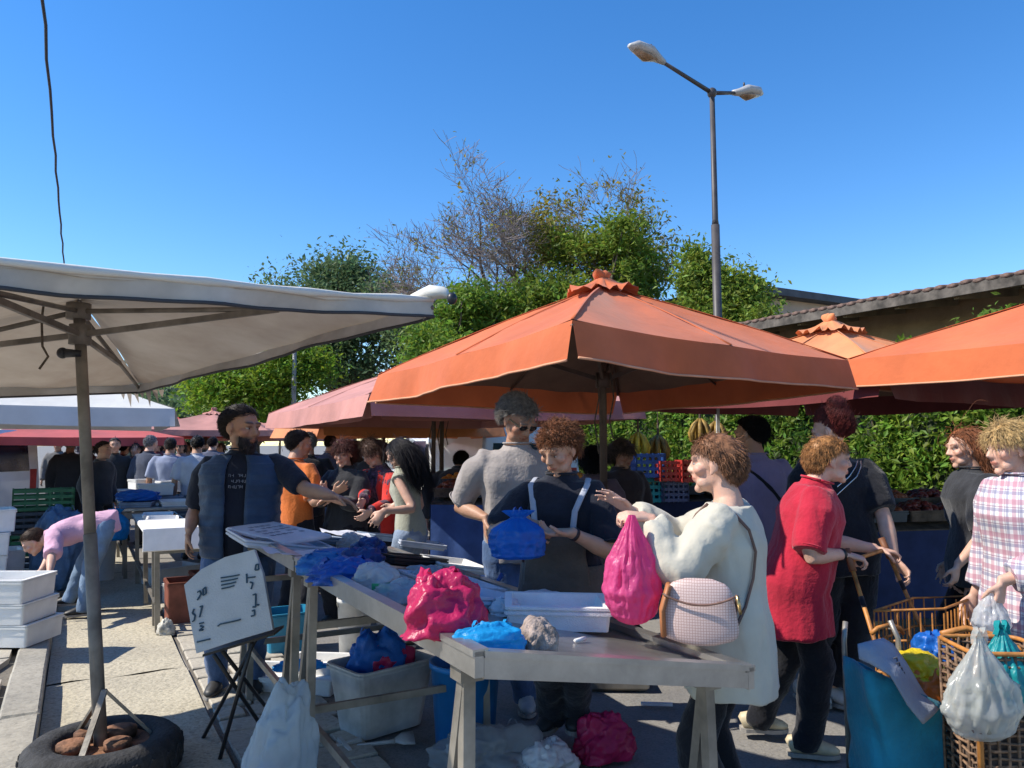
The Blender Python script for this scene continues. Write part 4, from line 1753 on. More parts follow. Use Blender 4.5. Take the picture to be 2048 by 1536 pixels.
def tub(label, name, loc, rz, size, wall, m, cat, group=None, taper=.0, r=.03, tilt=(0, 0), extra=None, z0=None):
    """open rectangular tub with walls, a rim and a floor"""
    lx, ly, lz = size
    root = empty(name, loc, rz, label, cat, group)
    root.rotation_euler = (tilt[0], tilt[1], rz)

    def rr(x, y, z, rc):
        P = []
        for cx, cy, a0 in ((x - rc, y - rc, 0), (-x + rc, y - rc, 90), (-x + rc, -y + rc, 180), (x - rc, -y + rc, 270)):
            for k in range(4):
                a = rad(a0 + 30 * k)
                P.append(Vector((cx + rc * math.cos(a), cy + rc * math.sin(a), z)))
        return P
    x, y = lx / 2, ly / 2
    t = taper
    mb = MB()
    fl = min(.03, lz * .3)
    mb.rings([rr(x - t, y - t, 0, r), rr(x, y, lz - .012, r), rr(x + .006, y + .006, lz - .010, r), rr(x + .006, y + .006, lz, r), rr(x - wall, y - wall, lz, max(.004, r - wall * .6)),
              rr(x - wall - t, y - wall - t, fl, max(.004, r - wall * .6))])
    mb.build("shell", m, root)
    mb = MB()
    mb.rings([rr(x + .0075, y + .0075, lz - .028, r), rr(x + .0075, y + .0075, lz - .016, r)], cap=False)
    mb.build("rim_band", m, root)
    return root


def blob(label, name, loc, rz, size, m, seed, cat, kind='heap', group=None, amp=.25, freq=2.6, handles=True, nu=84, nv=52, tilt=(0, 0)):
    """thin plastic or cloth, crumpled; kind heap (lying), hang (gathered at the top), stand"""
    root = empty(name, loc, rz, label, cat, group)
    root.rotation_euler = (tilt[0], tilt[1], rz)
    th = np.linspace(0, 2 * np.pi, nu, endpoint=False)
    ph = np.linspace(-np.pi / 2, np.pi / 2, nv)
    T, P = np.meshgrid(th, ph)
    z = np.sin(P).ravel()
    if kind == 'heap':
        D = np.stack([np.cos(P) * np.cos(T), np.cos(P) * np.sin(T), np.sin(P)], -1).reshape(-1, 3)
        w_ = D + .22 * np.stack([vnoise(D * 2.3 + q, seed + q) for q in range(3)], 1)
        rgn = np.random.default_rng(seed)

        def cells(m_):
            c_ = rgn.normal(size=(m_, 3))
            c_ /= np.linalg.norm(c_, axis=1)[:, None]
            d_ = np.sqrt(((w_[:, None, :] - c_[None]) ** 2).sum(2)).min(1)
            return d_ * math.sqrt(m_) * .55 - .5
        n = .58 * ridged(w_ * freq * .85 + seed, seed, 3) + .50 * fbm(D * freq * .6 + seed, seed + 5, 2) + .18 * cells(int(26 * freq)) + .10 * cells(int(90 * freq))
        V = D * (1 + amp * n)[:, None]
        V[:, 2] = np.where(V[:, 2] < -.35, -.35 + (V[:, 2] + .35) * .15, V[:, 2])
        V[:, 2] -= V[:, 2].min()
        V = V * np.array(size) * np.array((.5, .5, .66))
    else:
        f = (z + 1) / 2
        if kind == 'hang':
            prof = np.interp(f, [0, .03, .10, .3, .55, .78, .9, 1], [.05, .45, .78, 1.0, .80, .42, .22, .10])
        else:
            prof = np.interp(f, [0, .02, .08, .35, .6, .78, .86, .93, 1], [.1, .75, .95, 1.0, .85, .45, .25, .40, .55])
        fold = ridged(np.stack([np.cos(T).ravel() * 2.4, np.sin(T).ravel() * 2.4, f * .9], 1) * freq * .5 + seed, seed, 3)
        small = ridged(np.stack([np.cos(T).ravel() * 1.5, np.sin(T).ravel() * 1.5, f * 3.5], 1) * freq + seed, seed + 3, 3)
        rr = prof * (1 + amp * .55 * fold * np.clip(f * 1.6, .25, 1.1) + amp * .3 * small)
        V = np.stack([rr * np.cos(T).ravel() * size[0] / 2, rr * np.sin(T).ravel() * size[1] / 2, f * size[2]], 1)
    Q = []
    for i in range(nv - 1):
        for j in range(nu):
            Q.append((i * nu + j, i * nu + (j + 1) % nu, (i + 1) * nu + (j + 1) % nu, (i + 1) * nu + j))
    link("skin", np_mesh("skin", V, Q, m, True), root)
    if handles:
        rg = random.Random(seed)
        top = float(V[:, 2].max())
        for k in (-1, 1):
            w = min(size[0], size[1]) * (.16 if kind != 'heap' else .20)
            hgt = size[2] * (.16 if kind != 'heap' else .30)
            c = Vector((k * w * .5, 0, top - .02))
            if kind == 'heap':
                c = Vector((k * size[0] * .22 + rg.uniform(-.02, .02), rg.uniform(-.2, .2) * size[1], top * .72))
            P = []
            for q in range(9):
                a = math.pi * q / 8
                x = c + Vector((math.cos(a) * w * .5, rg.uniform(-.006, .006), math.sin(a) * hgt))
                P.append([x + Vector((0, -.012, .006 * math.sin(q * 2))), x + Vector((0, .012, 0))])
            mb = MB()
            mb.grid(P)
            mb.build("handle", m, root, True)
    return root


def plastic(name, col, trans=.38, rough=.36, alpha=1.0):
    return mat(name, col, rough, .10, 5, .35, 40, trans=trans, spec=.4, alpha=alpha)


P_BLUE = plastic("blue_bag", (.02, .17, .60))
P_CYAN = plastic("cyan_bag", (.02, .38, .78))
P_PINK = plastic("pink_bag", (.84, .12, .34), .50)
P_HOT = plastic("crimson_bag", (.56, .022, .11), .28)
P_NAVY = plastic("navy_bag", (.015, .05, .20), .1)
P_CLEAR = mat("clear_bag", (.72, .75, .76), .18, .06, 5, .35, 20, trans=.35, spec=.7, alpha=.55)
P_CLEARB = mat("bluish_clear_bag", (.52, .63, .70), .2, .08, 5, .35, 16, trans=.35, spec=.6, alpha=.50)
P_CLEAR2 = mat("clear_film", (.55, .60, .63), .15, .08, 5, .4, 24, trans=.3, spec=.7, alpha=.32)
P_WHITE = plastic("white_bag", (.75, .76, .77), .25)
P_TEAL = plastic("teal_bag", (.02, .36, .38), .35)
TUBW = mat("dirty_white_plastic", (.52, .51, .48), .45, .18, 5, .1, 20)
TUBB = mat("blue_plastic_tub", (.015, .16, .42), .4, .12, 5)
TUBT = mat("teal_plastic_tub", (.02, .22, .36), .4, .12, 5)


def on_table(u, v):
    a, b = tabhit(u, v)
    return tp(a, b, -.026)


TILT = (0, math.atan(TSL))
# foam fish box at the right, its lid of ice melt inside
tub("white foam fish box standing open on the near table", "foam_box", on_table(1112, 1232), STREET - .50, (.385, .29, .088), .022, WHITE_P, "foam box", "foam fish boxes on the tables", .008, .012, tilt=(0, .02))
blob("crimson plastic bag crumpled high on the near fish table", "plastic_bag", on_table(886, 1256), .4, (.215, .18, .175), P_HOT, 5, "bag", 'heap', None, .34, 2.2, True)
blob("bright blue plastic bag lying at the near left corner of the fish table", "plastic_bag", on_table(975, 1285), .2, (.19, .11, .07), P_CYAN, 6, "bag", 'heap', None, .3, 2.4)
blob("grey brown cloth glove balled up on the rim of the near table", "work_glove", on_table(1072, 1288), .3, (.105, .10, .085), mat("grubby_cloth", (.34, .27, .23), .95, .35, 25, .5, 90), 7, "glove", 'heap', None, .32, 2.2, False, 44, 28)
blob("blue plastic bags bunched beside the table rim in front of the papers", "plastic_bag", on_table(690, 1150), .9, (.28, .20, .09), plastic("deep_blue_bag", (.02, .11, .46), .2), 8, "bag", 'heap', None, .35, 2.4)
blob("second blue plastic bag flattened behind the bunched ones", "plastic_bag", on_table(670, 1112), .3, (.34, .22, .05), P_BLUE, 18, "bag", 'heap', None, .35, 2.4)
blob("blue bag lying against the dark tray on the fish table", "plastic_bag", on_table(735, 1105), .3, (.18, .2, .10), P_NAVY, 28, "bag", 'heap', None, .3, 2.4, False)
blob("clear plastic bag with a green print on the fish table", "plastic_bag", on_table(752, 1168), .4, (.17, .15, .10), P_CLEAR, 9, "bag", 'heap', None, .25, 2.2)
g = on_table(755, 1176)
mb = MB()
mb.grid([[Vector((-.035 + .07 * i / 6, -.070 - .012 * math.sin(math.pi * i / 6), .022 + .035 * j / 3)) for i in range(7)] for j in range(4)])
o = mb.build("green_label", mat("green_print", (.03, .28, .12), .5, .1), None, True, g, .35)
tag(o, "green printed label stuck on the clear bag", "label")


def tray(label, u, v, w, d, hgt, rz, m, lift=.0, cat="tray"):
    p = on_table(u, v) + Vector((0, 0, lift))
    o = tub(label, "fish_tray", p, rz, (w, d, hgt), .012, m, cat, "trays on the fish tables", .01, .015)
    o.rotation_euler = (0, TSL * .9, rz)
    return o


BLK = mat("black_tray_plastic", (.015, .017, .022), .35, .15, 6)
GRB = mat("grey_blue_tray", (.20, .25, .33), .45, .15, 5)
tray("empty black tray on the fish table behind the crimson bag", 815, 1118, .40, .26, .05, STREET + .25, BLK)
tray("grey blue tray leaning on the black tray at the back of the fish table", 775, 1075, .42, .30, .05, STREET + .2, GRB)
tray("wide pale foam tray lying flat behind the crimson bag", 900, 1162, .36, .46, .035, STREET, mat("pale_blue_foam", (.50, .55, .64), .7, .08, 6))
tray("long grey tray at the far end of the fish table near the vendor", 560, 1082, .5, .6, .04, STREET, mat("pale_grey_foam", (.52, .55, .62), .7, .08, 6))


def papers():
    PW = mat("wet_paper", (.60, .61, .66), .7, .05, 6, .2, 30)
    INK = mat("smudged_print", (.30, .32, .38), .8, .2, 20)
    for k, (u, v, rz, w, d, lab) in enumerate(((555, 1078, STREET + .35, .32, .62, "white printed foam lid propped on the far fish table"), (620, 1110, STREET + .1, .40, .35, "loose white paper sheet under the printed lid"),
                                               (690, 1070, STREET - .1, .35, .3, "white paper sheet lying at the back of the far fish table"))):
        p = on_table(u, v) + Vector((0, 0, .05 if k == 0 else .02 + .012 * k))
        root = empty("paper_sheet" if k else "printed_foam", p, rz, lab, "sheet" if k else "foam lid")
        root.rotation_euler = (.06 if k == 0 else 0, -.05 if k == 0 else .12, rz)
        mb = MB()
        n = 8
        if k == 0:
            mb.box((0, 0, .012), (w, d, .026), None, .008)
        else:
            P = [[Vector((-w / 2 + w * i / n, -d / 2 + d * j / n, .012 * math.sin(i * 1.1 + k) * math.sin(j * .8 + k))) for i in range(n + 1)] for j in range(n + 1)]
            mb.grid(P)
        mb.build("sheet", PW, root, k > 0)
        if k == 0:
            for r_ in range(5):
                mb = MB()
                for c_ in range(6):
                    if (r_ * 7 + c_ * 3) % 5:
                        mb.box((-w * .32 + c_ * w * .12, d * (.30 - .12 * r_), .0272), (w * .085, d * .05, .0012))
                mb.build("print_row", INK, root)


papers()
# ribbon-like blue strap over the foam tray
mb = MB()
q = on_table(985, 1160)
mb.loft([q + Vector((-.06, .08, .03)), q + Vector((-.02, .0, .012)), q + Vector((.02, -.03, .01)), q + Vector((.05, .07, .045))], [(.012, .003)] * 4, 6)
tag(mb.build("blue_strap", P_BLUE, None, True), "blue plastic strap dropped on the table before the jeans", "strap")
mb = MB()
mb.loft([on_table(1150, 1268) + Vector((0, 0, .004)), on_table(1170, 1266) + Vector((0, 0, .008))], [.006, .008], 6)
tag(mb.build("ice_scrap", WHITE_P, None, True), "small white scrap on the steel before the foam box", "scrap")


# ---- sign board on a folding stool
def sign():
    Y = 3.62
    out = [(368, 1172), (400, 1142), (446, 1118), (504, 1103), (524, 1150), (550, 1258), (470, 1281), (402, 1303), (385, 1240)]
    P = [pt(u, v, Y) for u, v in out]
    o = P[0]
    ax = Vector((1, 0, 0))
    ay = Vector((0, .18, 1)).normalized()
    poly = [((p - o).x, (p - o).z / ay.z) for p in P]
    root = empty("price_board", o, 0, "cut white foam board with handwritten prices on a folding stool", "sign")
    FB = mat("shade_greyed_foam", (.43, .45, .45), .7, .06, 6, .2, 120)  # white foam, the shade on the board put into its grey colour
    mb = MB()
    mb.prism([(a, b) for a, b in reversed(poly)], Vector((0, .03, 0)), ax, ay, .03)
    mb.build("board", FB, root)
    INK = mat("marker_ink", (.02, .055, .085), .6, .1)
    nrm = ax.cross(ay) * -1

    def stroke(pts, w=.0035, name="handwriting"):
        b = MB()
        Q = []
        for (u, v) in pts:
            p = pt(u, v, Y) - o
            Q.append(ax * p.x + ay * (p.z / ay.z) + Vector((0, -.002, 0)))
        for a, c in zip(Q[:-1], Q[1:]):
            b.bar(a, c, .006, .010, up=(0, 1, 0))
        b.build(name, INK, root)
    # 21, 57 and other hand drawn figures, ruled lines
    stroke([(396, 1184), (401, 1181), (404, 1187), (397, 1199)])
    stroke([(397, 1199), (402, 1192)])
    stroke([(407, 1178), (412, 1174), (414, 1186), (408, 1190), (407, 1178)])
    stroke([(392, 1216), (389, 1224), (395, 1228), (394, 1238), (390, 1240)])
    stroke([(403, 1212), (408, 1210), (404, 1232)])
    stroke([(404, 1244), (413, 1242)])
    stroke([(406, 1248), (413, 1250), (405, 1257), (413, 1256)])
    stroke([(510, 1130), (515, 1129), (516, 1140), (509, 1141), (510, 1130)])
    stroke([(492, 1148), (494, 1166)])
    stroke([(494, 1156), (510, 1154)])
    stroke([(500, 1164), (506, 1166), (503, 1178)])
    stroke([(507, 1189), (513, 1187), (514, 1212), (508, 1212)])
    stroke([(513, 1208), (521, 1208)])
    stroke([(507, 1220), (512, 1218), (513, 1228), (506, 1230)])
    for k in range(4):
        stroke([(441 + k, 1156 + 7 * k), (462 - k, 1153 + 7 * k), (478 - 3 * k, 1150 + 7 * k)], name="writing_line")
    stroke([(441, 1249), (446, 1245), (470, 1240), (486, 1236)], name="writing_line")
    stroke([(402, 1279), (428, 1273)], name="writing_line")
    # stool
    root = empty("folding_stool", gp(455, 1500), 0, "black folding stool with crossed legs holding the price board", "stool")
    BK = mat("black_tube", (.018, .018, .02), .4, .15, 8)
    w = root.location.copy()

    def tube(u1, v1, Y1, u2, v2, zend=None):
        a = pt(u1, v1, Y1) - w
        e = gp(u2, v2) - w
        mb = MB()
        mb.loft([a, e], [.010, .010], 8)
        mb.build("leg", BK, root, True)
    tube(445, 1302, 3.80, 552, 1440)
    tube(428, 1310, 3.66, 540, 1478)
    tube(512, 1278, 3.86, 404, 1480)
    tube(504, 1286, 3.72, 438, 1524)
    mb = MB()
    a, b = pt(405, 1309, 3.72) - w, pt(548, 1266, 3.72) - w
    mb.hexa([a, b, b + Vector((0, .16, .0)), a + Vector((0, .16, 0)), a + Vector((0, 0, -.012)), b + Vector((0, 0, -.012)), b + Vector((0, .16, -.012)), a + Vector((0, .16, -.012))])
    mb.build("seat", BK, root)


sign()

# ---- under and around the tables
gr = gp(762, 1452)
tub("white plastic tub with blue and crimson bags under the near table", "storage_tub", (gr.x, gr.y, .0), STREET + .25, (.50, .36, .36), .012, TUBW, "tub", None, .05, .05)
blob("dark blue bag stuffed in the white tub under the table", "plastic_bag", (gr.x - .03, gr.y + .03, .20), .3, (.30, .20, .28), P_BLUE, 31, "bag", 'heap', None, .3, 2.3)
blob("crimson bag hanging over the side of the white tub", "plastic_bag", (gr.x + .04, gr.y + .01, .25), .45, (.25, .13, .17), P_HOT, 32, "bag", 'heap', None, .3, 2.3)


def bucket(label, loc, r, hgt, m, name="bucket", rim=True, handle=True, cat="bucket", group=None):
    root = empty(name, loc, .3, label, cat, group)
    mb = MB()
    mb.lathe([(0, .005), (r * .82, .005), (r * .84, .012), (r * .99, hgt - .03), (r * 1.04, hgt - .03), (r * 1.05, hgt), (r * .97, hgt), (r * .80, .02), (0, .02)], (0, 0, 0), 28)
    mb.build("shell", m, root, True)
    if handle:
        mb = MB()
        mb.loft([Vector((r * 1.04 * math.cos(a), -.02 - .3 * r * math.sin(a), hgt - .03 - .55 * r * math.sin(a))) for a in [math.pi * k / 10 for k in range(11)]], .004, 5)
        mb.build("handle", STEELD, root)
    return root


q = gp(708, 1318)
bucket("tall white bucket standing beneath the fish table", q, .125, .44, TUBW)
q = gp(930, 1490)
bucket("large blue plastic tub under the near corner of the fish table", (q.x, q.y, 0), .18, .43, TUBB, "round_tub", True, False, "tub")
q = gp(572, 1300)
tub("teal plastic crate behind the price board under the table", "storage_tub", (q.x, q.y, 0), STREET, (.34, .30, .30), .012, TUBT, "tub", None, .02, .03)
q = gp(590, 1372)
root = tub("white foam box lying on the ground beneath the far table", "foam_box", (q.x, q.y, 0), STREET - .65, (.62, .36, .10), .025, WHITE_P, "foam box", "foam boxes under the tables", .005, .015)
blob("small cyan bag on the foam box under the far table", "plastic_bag", (q.x + .02, q.y, .10), .2, (.28, .10, .06), P_CYAN, 35, "bag", 'heap', None, .3, 2.4)
q = gp(640, 1345)
tub("shallow white foam box behind the one with the cyan bag", "foam_box", (q.x, q.y + .05, 0), STREET - .6, (.45, .32, .08), .022, WHITE_P, "foam box", "foam boxes under the tables", .004, .012)
q = pt(540, 1536, 3.30)
blob("large clear plastic sack standing in front of the table legs", "plastic_sack", (q.x, q.y, 0.0), .3, (.25, .18, .50), P_CLEARB, 36, "sack", 'heap', None, .24, 1.7, False, 110, 70, tilt=(0, .12))
q = pt(530, 1536, 3.3)
blob("blue bag at the bottom of the clear plastic sack", "plastic_bag", (q.x, q.y - .02, 0.02), .3, (.17, .14, .22), P_CYAN, 37, "bag", 'heap', None, .2, 2.0, False)
for k, (u, v, Y, lab, m, sx, sz, kind) in enumerate(((980, 1530, 3.55, "clear crumpled plastic sheet on the ground under the near table", P_CLEAR2, .44, .20, 'heap'),
                                                     (1205, 1520, 3.75, "dark crimson bag dropped on the ground beneath the table", P_HOT, .25, .20, 'heap'),
                                                     (1095, 1536, 3.6, "white plastic bag on the ground at the bottom edge", P_WHITE, .26, .14, 'heap'))):
    q = gp(u, min(v, 1536))
    blob(lab, "plastic_bag", (q.x, q.y - (.10 if v > 1525 else 0), 0), .4 * k, (sx, sx * .7, sz), m, 50 + k, "bag", kind, None, .34, 2.3)
# white plastic cross and scoop on the low bar
q = gp(690, 1500)
mb = MB()
mb.bar((-.08, -.03, .014), (.07, .06, .03), .02, .02)
mb.bar((-.045, .07, .03), (.04, -.06, .014), .02, .02)
tag(mb.build("white_clip_cross", TUBW, None, False, q), "white plastic cross piece lying under the near table", "clip")
q = gp(770, 1494)
root = empty("plastic_scoop", q, .2, "white plastic scoop lying under the near table", "scoop")
mb = MB()
mb.loft([(-.14, 0, .015), (.02, .01, .02), (.05, .012, .022)], [.010, .010, .014], 8)
mb.build("handle", TUBW, root, True)
mb = MB()
mb.loft([(.05, .012, .024), (.09, .015, .03), (.15, .02, .03)], [(.014, .01), (.045, .012), (.05, .008)], 10, Vector((0, 1, .4)))
mb.build("blade", TUBW, root, True)
mb = MB()
a, b = gp(1282, 1411), gp(1345, 1413)
mb.bar(a + Vector((0, 0, .012)), b + Vector((0, 0, .012)), .03, .014)
tag(mb.build("paper_scrap", P_WHITE), "thin white scrap of paper on the shaded asphalt under the table", "scrap")
q = gp(332, 1272)
blob("small dusty white bag on the edge of the concrete strip", "plastic_bag", q, .1, (.12, .10, .12), mat("dusty_bag", (.50, .48, .42), .8, .3, 18, .4, 60), 61, "bag", 'heap', None, .35, 2.3, False, 40, 24)


# ---- the row of further tables on the left of the vendor
def plain_table(label, o, W_, L, zt, cloth=None, group="tables down the left row"):
    root = empty("trestle_table", o, STREET, label, "table", group)
    mb = MB()
    mb.box((W_ / 2, L / 2, zt - .02), (W_, L, .04), None, .006)
    mb.build("table_top", STEEL, root)
    for x in (.05, W_ - .05):
        for y in (.06, .32, L / 2, L - .06):
            mb = MB()
            mb.bar((x, y, zt - .04), (x + (.03 if x < .3 else -.03), y + .02, 0), .04, .04, up=(1, 0, 0))
            mb.build("leg", STEELD, root)
    for z in (.25,):
        mb = MB()
        mb.bar((.06, .06, z), (.06, L - .06, z), .025)
        mb.build("cross_bar", STEELD, root)
    mb = MB()
    mb.bar((.05, .06, zt - .09), (W_ - .05, .06, zt - .09), .03, .08)
    mb.build("apron_bar", STEELD, root)
    return root


o1 = Vector((-2.95, 6.40, 0))
plain_table("steel table with a white foam sheet behind the bearded vendor", o1, 1.0, 2.7, .78)
r1 = empty("foam_sheet", o1 + Vector((0, 0, .783)), STREET, "thick white foam sheets bent over the corner of the table by the vendor's hand", "foam sheet")
mb = MB()
mb.box((.45, .55, .04), (.98, 1.0, .05), None, .012)
mb.build("sheet", WHITE_P, r1)
mb = MB()
mb.hexa([(-.06, -.03, -.10), (.95, -.03, -.10), (.95, .04, .065), (-.06, .04, .065), (-.06, -.06, -.09), (.95, -.06, -.09), (.95, .01, .08), (-.06, .01, .08)])
mb.build("front_flap", WHITE_P, r1)
for k in range(6):
    q = o1 + R * (.2 + .3 * (k % 3)) + S * (1.35 + .5 * (k // 3)) + Vector((0, 0, .782))
    tub(("white", "grey", "black")[k % 3] + " tray in the %s row on the table behind the vendor's arm" % (("near", "far")[k // 3]), "fish_tray", q, STREET + .1 * (k % 3 - 1), (.28, .40, .06), .012, (WHITE_P, GRB, BLK)[(k * 2) % 3] if k % 3 == 1 else (WHITE_P if k % 3 == 0 else BLK), "tray", "trays on the far left table", .01, .015)
o2 = o1 + S * 3.0 + R * -.1
plain_table("further steel table piled with trays left of the vendor", o2, 1.1, 4.0, .82)
for k in range(10):
    q = o2 + R * (.2 + .4 * (k % 3)) + S * (.25 + .42 * (k // 3) * 2.2) + Vector((0, 0, .822))
    m = (GRB, WHITE_P, BLK, WHITE_P, GRB)[k % 5]
    tub(("first", "second", "third", "fourth", "fifth", "sixth", "seventh", "eighth", "ninth", "tenth")[k] + " tray from the near end of the far left table", "fish_tray", q, STREET + .2 * ((k * 7) % 3 - 1), (.34, .46, .06), .012, m, "tray", "trays on the far left table", .01, .015)
q = o2 + R * .25 + S * -.05
blob("cyan bag hanging from the corner of the further left table", "plastic_bag", (q.x - .28, q.y - .10, .46), .2, (.26, .22, .36), P_CYAN, 63, "bag", 'stand', None, .3, 2.2, True)
q2 = o2 + R * .2 + S * .35
blob("blue bag lying on the further left table", "plastic_bag", (q2.x, q2.y, .88), .5, (.42, .25, .12), P_BLUE, 64, "bag", 'heap', None, .3, 2.2)
for k in range(3):
    q = o1 + R * (.30 + .26 * k) + S * (.5 + .35 * k)
    tub(("reddish brown", "brown", "dull red")[k] + " crate stored under the table behind the price board", "storage_crate", q, STREET + .1 * k, (.26, .34, .36), .014, mat("red_brown_crate", (.22, .07, .045), .6, .2, 7), "crate", "crates under the left table", .012, .02)
q = pt(206, 1046, 9.0)
r_ = bucket("white bucket on the ground behind the bending person", (q.x, q.y, .0), .16, .72, WHITE_P)

# foam boxes stacked at the left edge
BX = "foam boxes stacked on the footway"
zs = .13
for k, (u, hgt, lab, w) in enumerate(((30, .155, "bottom foam box of the stack at the left edge", .62), (24, .145, "middle foam box of the stack at the left edge", .60), (18, .165, "top foam box of the stack at the left edge", .62))):
    q = gp(u, 1302, .12)
    tub(lab, "foam_box", (q.x - .25, q.y + .26 - .02 * k, zs), STREET - .55 + .03 * k, (w, .42, hgt), .025, WHITE_P, "foam box", BX, .006, .015)
    zs += hgt + .003
for k in range(4):
    q = Vector((-5.15, 7.4, .085))
    tub(("lowest", "second lowest", "second highest", "topmost")[k] + " foam box of the pile behind the bending person", "foam_box", q + Vector((.02 * k, .03 * (k % 2), .215 * k)), STREET + .05 * k, (.60, .42, .21), .025, WHITE_P, "foam box", BX, .006, .015)
q = Vector((-5.55, 6.5, .085))
for k in range(2):
    tub(("lower", "upper")[k] + " foam box standing apart left of the bending person's head", "foam_box", q + Vector((0, 0, .19 * k)), STREET - .1, (.55, .40, .187), .025, WHITE_P, "foam box", BX, .006, .015)
blob("dull blue bag on the footway by the pile of foam boxes", "plastic_bag", (-4.55, 7.9, .085), .2, (.45, .3, .75), mat("dusty_blue_bag", (.09, .17, .28), .5, .2, 8, .3, 20, trans=.2), 66, "bag", 'heap', None, .25, 2.2)


def crate(label, loc, rz, size, m, group, cat="crate", fill=None, tilt=None):
    lx, ly, lz = size
    root = empty("slatted_crate", loc, rz, label, cat, group)
    if tilt:
        root.rotation_euler = (tilt[0], tilt[1], rz)
    for (c, d, ax) in (((0, -ly / 2, 0), lx, 0), ((0, ly / 2, 0), lx, 0), ((-lx / 2, 0, 0), ly, 1), ((lx / 2, 0, 0), ly, 1)):
        mb = MB()
        for k in range(4):
            z = lz * (.10 + .27 * k)
            mb.box((c[0], c[1], z), (d if ax == 0 else .012, .012 if ax == 0 else d, lz * .14))
        for k in range(6):
            t = -d / 2 + d * k / 5
            mb.box((c[0] + (t if ax == 0 else .0), c[1] + (t if ax else 0), lz / 2), (.016, .016, lz))
        mb.build("side", m, root)
    mb = MB()
    mb.box((0, 0, .008), (lx - .02, ly - .02, .012))
    mb.build("floor", m, root)
    return root


CG = mat("green_crate", (.03, .14, .06), .5, .2, 6)
CB = mat("blue_crate", (.03, .10, .34), .5, .15, 6)
CT = mat("teal_crate", (.02, .30, .33), .5, .15, 6)
CR = mat("red_crate", (.50, .05, .04), .5, .15, 6)
CK = mat("dark_crate", (.05, .06, .075), .5, .2, 6)
q = pt(85, 1035, 8.8)
for k in range(4):
    m = (CK, CG, CK, CG)[k]
    crate(("lowest", "second", "third", "topmost")[k] + " crate of the green and dark stack left of the pole", (q.x, q.y, .085 + .245 * k), STREET + .02 * k, (.58, .40, .24), m, "stacked plastic crates at the left")


# ---- produce stalls on the right
def fruit_mesh(name, n, lx, ly, r, m, seed, heap=.06):
    rg = np.random.default_rng(seed)
    ico = MB()
    ico.ell((0, 0, 0), (1, 1, .95), None, 7, 5)
    bv, bf = np.array(ico.v), ico.f
    tri = []
    for f in bf:
        tri.append(f if len(f) == 4 else (f[0], f[1], f[2], f[2]))
    V, Q = [], []
    for k in range(n):
        x, y = rg.uniform(-lx / 2, lx / 2), rg.uniform(-ly / 2, ly / 2)
        z = heap * (1 - (2 * x / lx) ** 2) * (1 - (2 * y / ly) ** 2) + rg.uniform(-.3, .3) * r
        V.append(bv * r * rg.uniform(.8, 1.15) + np.array((x, y, z)))
        Q += [tuple(i + k * len(bv) for i in f) for f in bf]
    me = bpy.data.meshes.new(name)
    me.from_pydata(np.concatenate(V).tolist(), [], Q)
    me.materials.append(m)
    me.polygons.foreach_set("use_smooth", [True] * len(me.polygons))
    return me


FR = [mat("brown_red_fruit", (.26, .075, .035), .4, .35, 14), mat("orange_fruit", (.60, .20, .02), .45, .2, 10), mat("green_fruit", (.12, .24, .03), .45, .3, 10),
      mat("dark_red_fruit", (.16, .03, .025), .35, .4, 12), mat("yellow_fruit", (.60, .42, .03), .45, .2, 10)]
NAVY = mat("navy_cloth", (.022, .035, .105), .9, .15, 4, .2, 12)
BLUC = mat("blue_tarpaulin", (.05, .11, .32), .7, .15, 4, .25, 10)


def stall(label, o, rz, L, Dp, zt, cm_, fruits, seed, nx=4):
    root = empty("fruit_stall", o, rz, label, "stall")
    mb = MB()
    mb.hexa([(0, 0, zt - .05), (L, 0, zt - .05), (L, Dp, zt + .10), (0, Dp, zt + .10), (0, 0, zt), (L, 0, zt), (L, Dp, zt + .15), (0, Dp, zt + .15)])
    mb.build("counter", BARK, root)
    for x in (.06, L - .06):
        for y in (.08, Dp - .06):
            mb = MB()
            mb.bar((x, y, zt - .05), (x, y, 0), .05)
            mb.build("leg", STEELD, root)
    P = []
    for j in range(9):
        P.append([Vector((L * i / 40, -.012 - .014 * math.sin(i * .9) * (j / 8), zt - .01 - (zt - .16) * j / 8)) for i in range(41)])
    mb = MB()
    mb.grid(P)
    mb.build("cloth_front", cm_, root, True)
    P = []
    for j in range(9):
        P.append([Vector((-.012 - .01 * math.sin(i * .9) * (j / 8), Dp * i / 20, zt - .01 - (zt - .16) * j / 8)) for i in range(21)])
    mb = MB()
    mb.grid(P)
    mb.build("side_cloth", cm_, root, True)
    w = L / nx
    for i in range(nx):
        for j in range(2):
            fm = fruits[(i + j * 2) % len(fruits)]
            q = root.matrix_basis @ Vector((w * (i + .5), Dp * (.27 + .46 * j), zt + .02 + .075 * (j + .5)))
            b = tub("%s %s box on the stall %s, %s from left" % (("front", "rear")[j], fm.name.replace("_", " "), STN[label], ("first", "second", "third", "fourth", "fifth", "sixth")[i]), "produce_box", q, rz, (w - .03, Dp * .44, .09), .014, CK if (i + j) % 2 else BARK, "produce box", "produce boxes on the stalls", .005, .01, tilt=(0, 0))
            me = fruit_mesh("produce", 70, w - .09, Dp * .36, .035, fm, seed + i * 3 + j)
            o_ = link("produce", me, b, (0, 0, .075))
            o_["kind"] = "stuff"


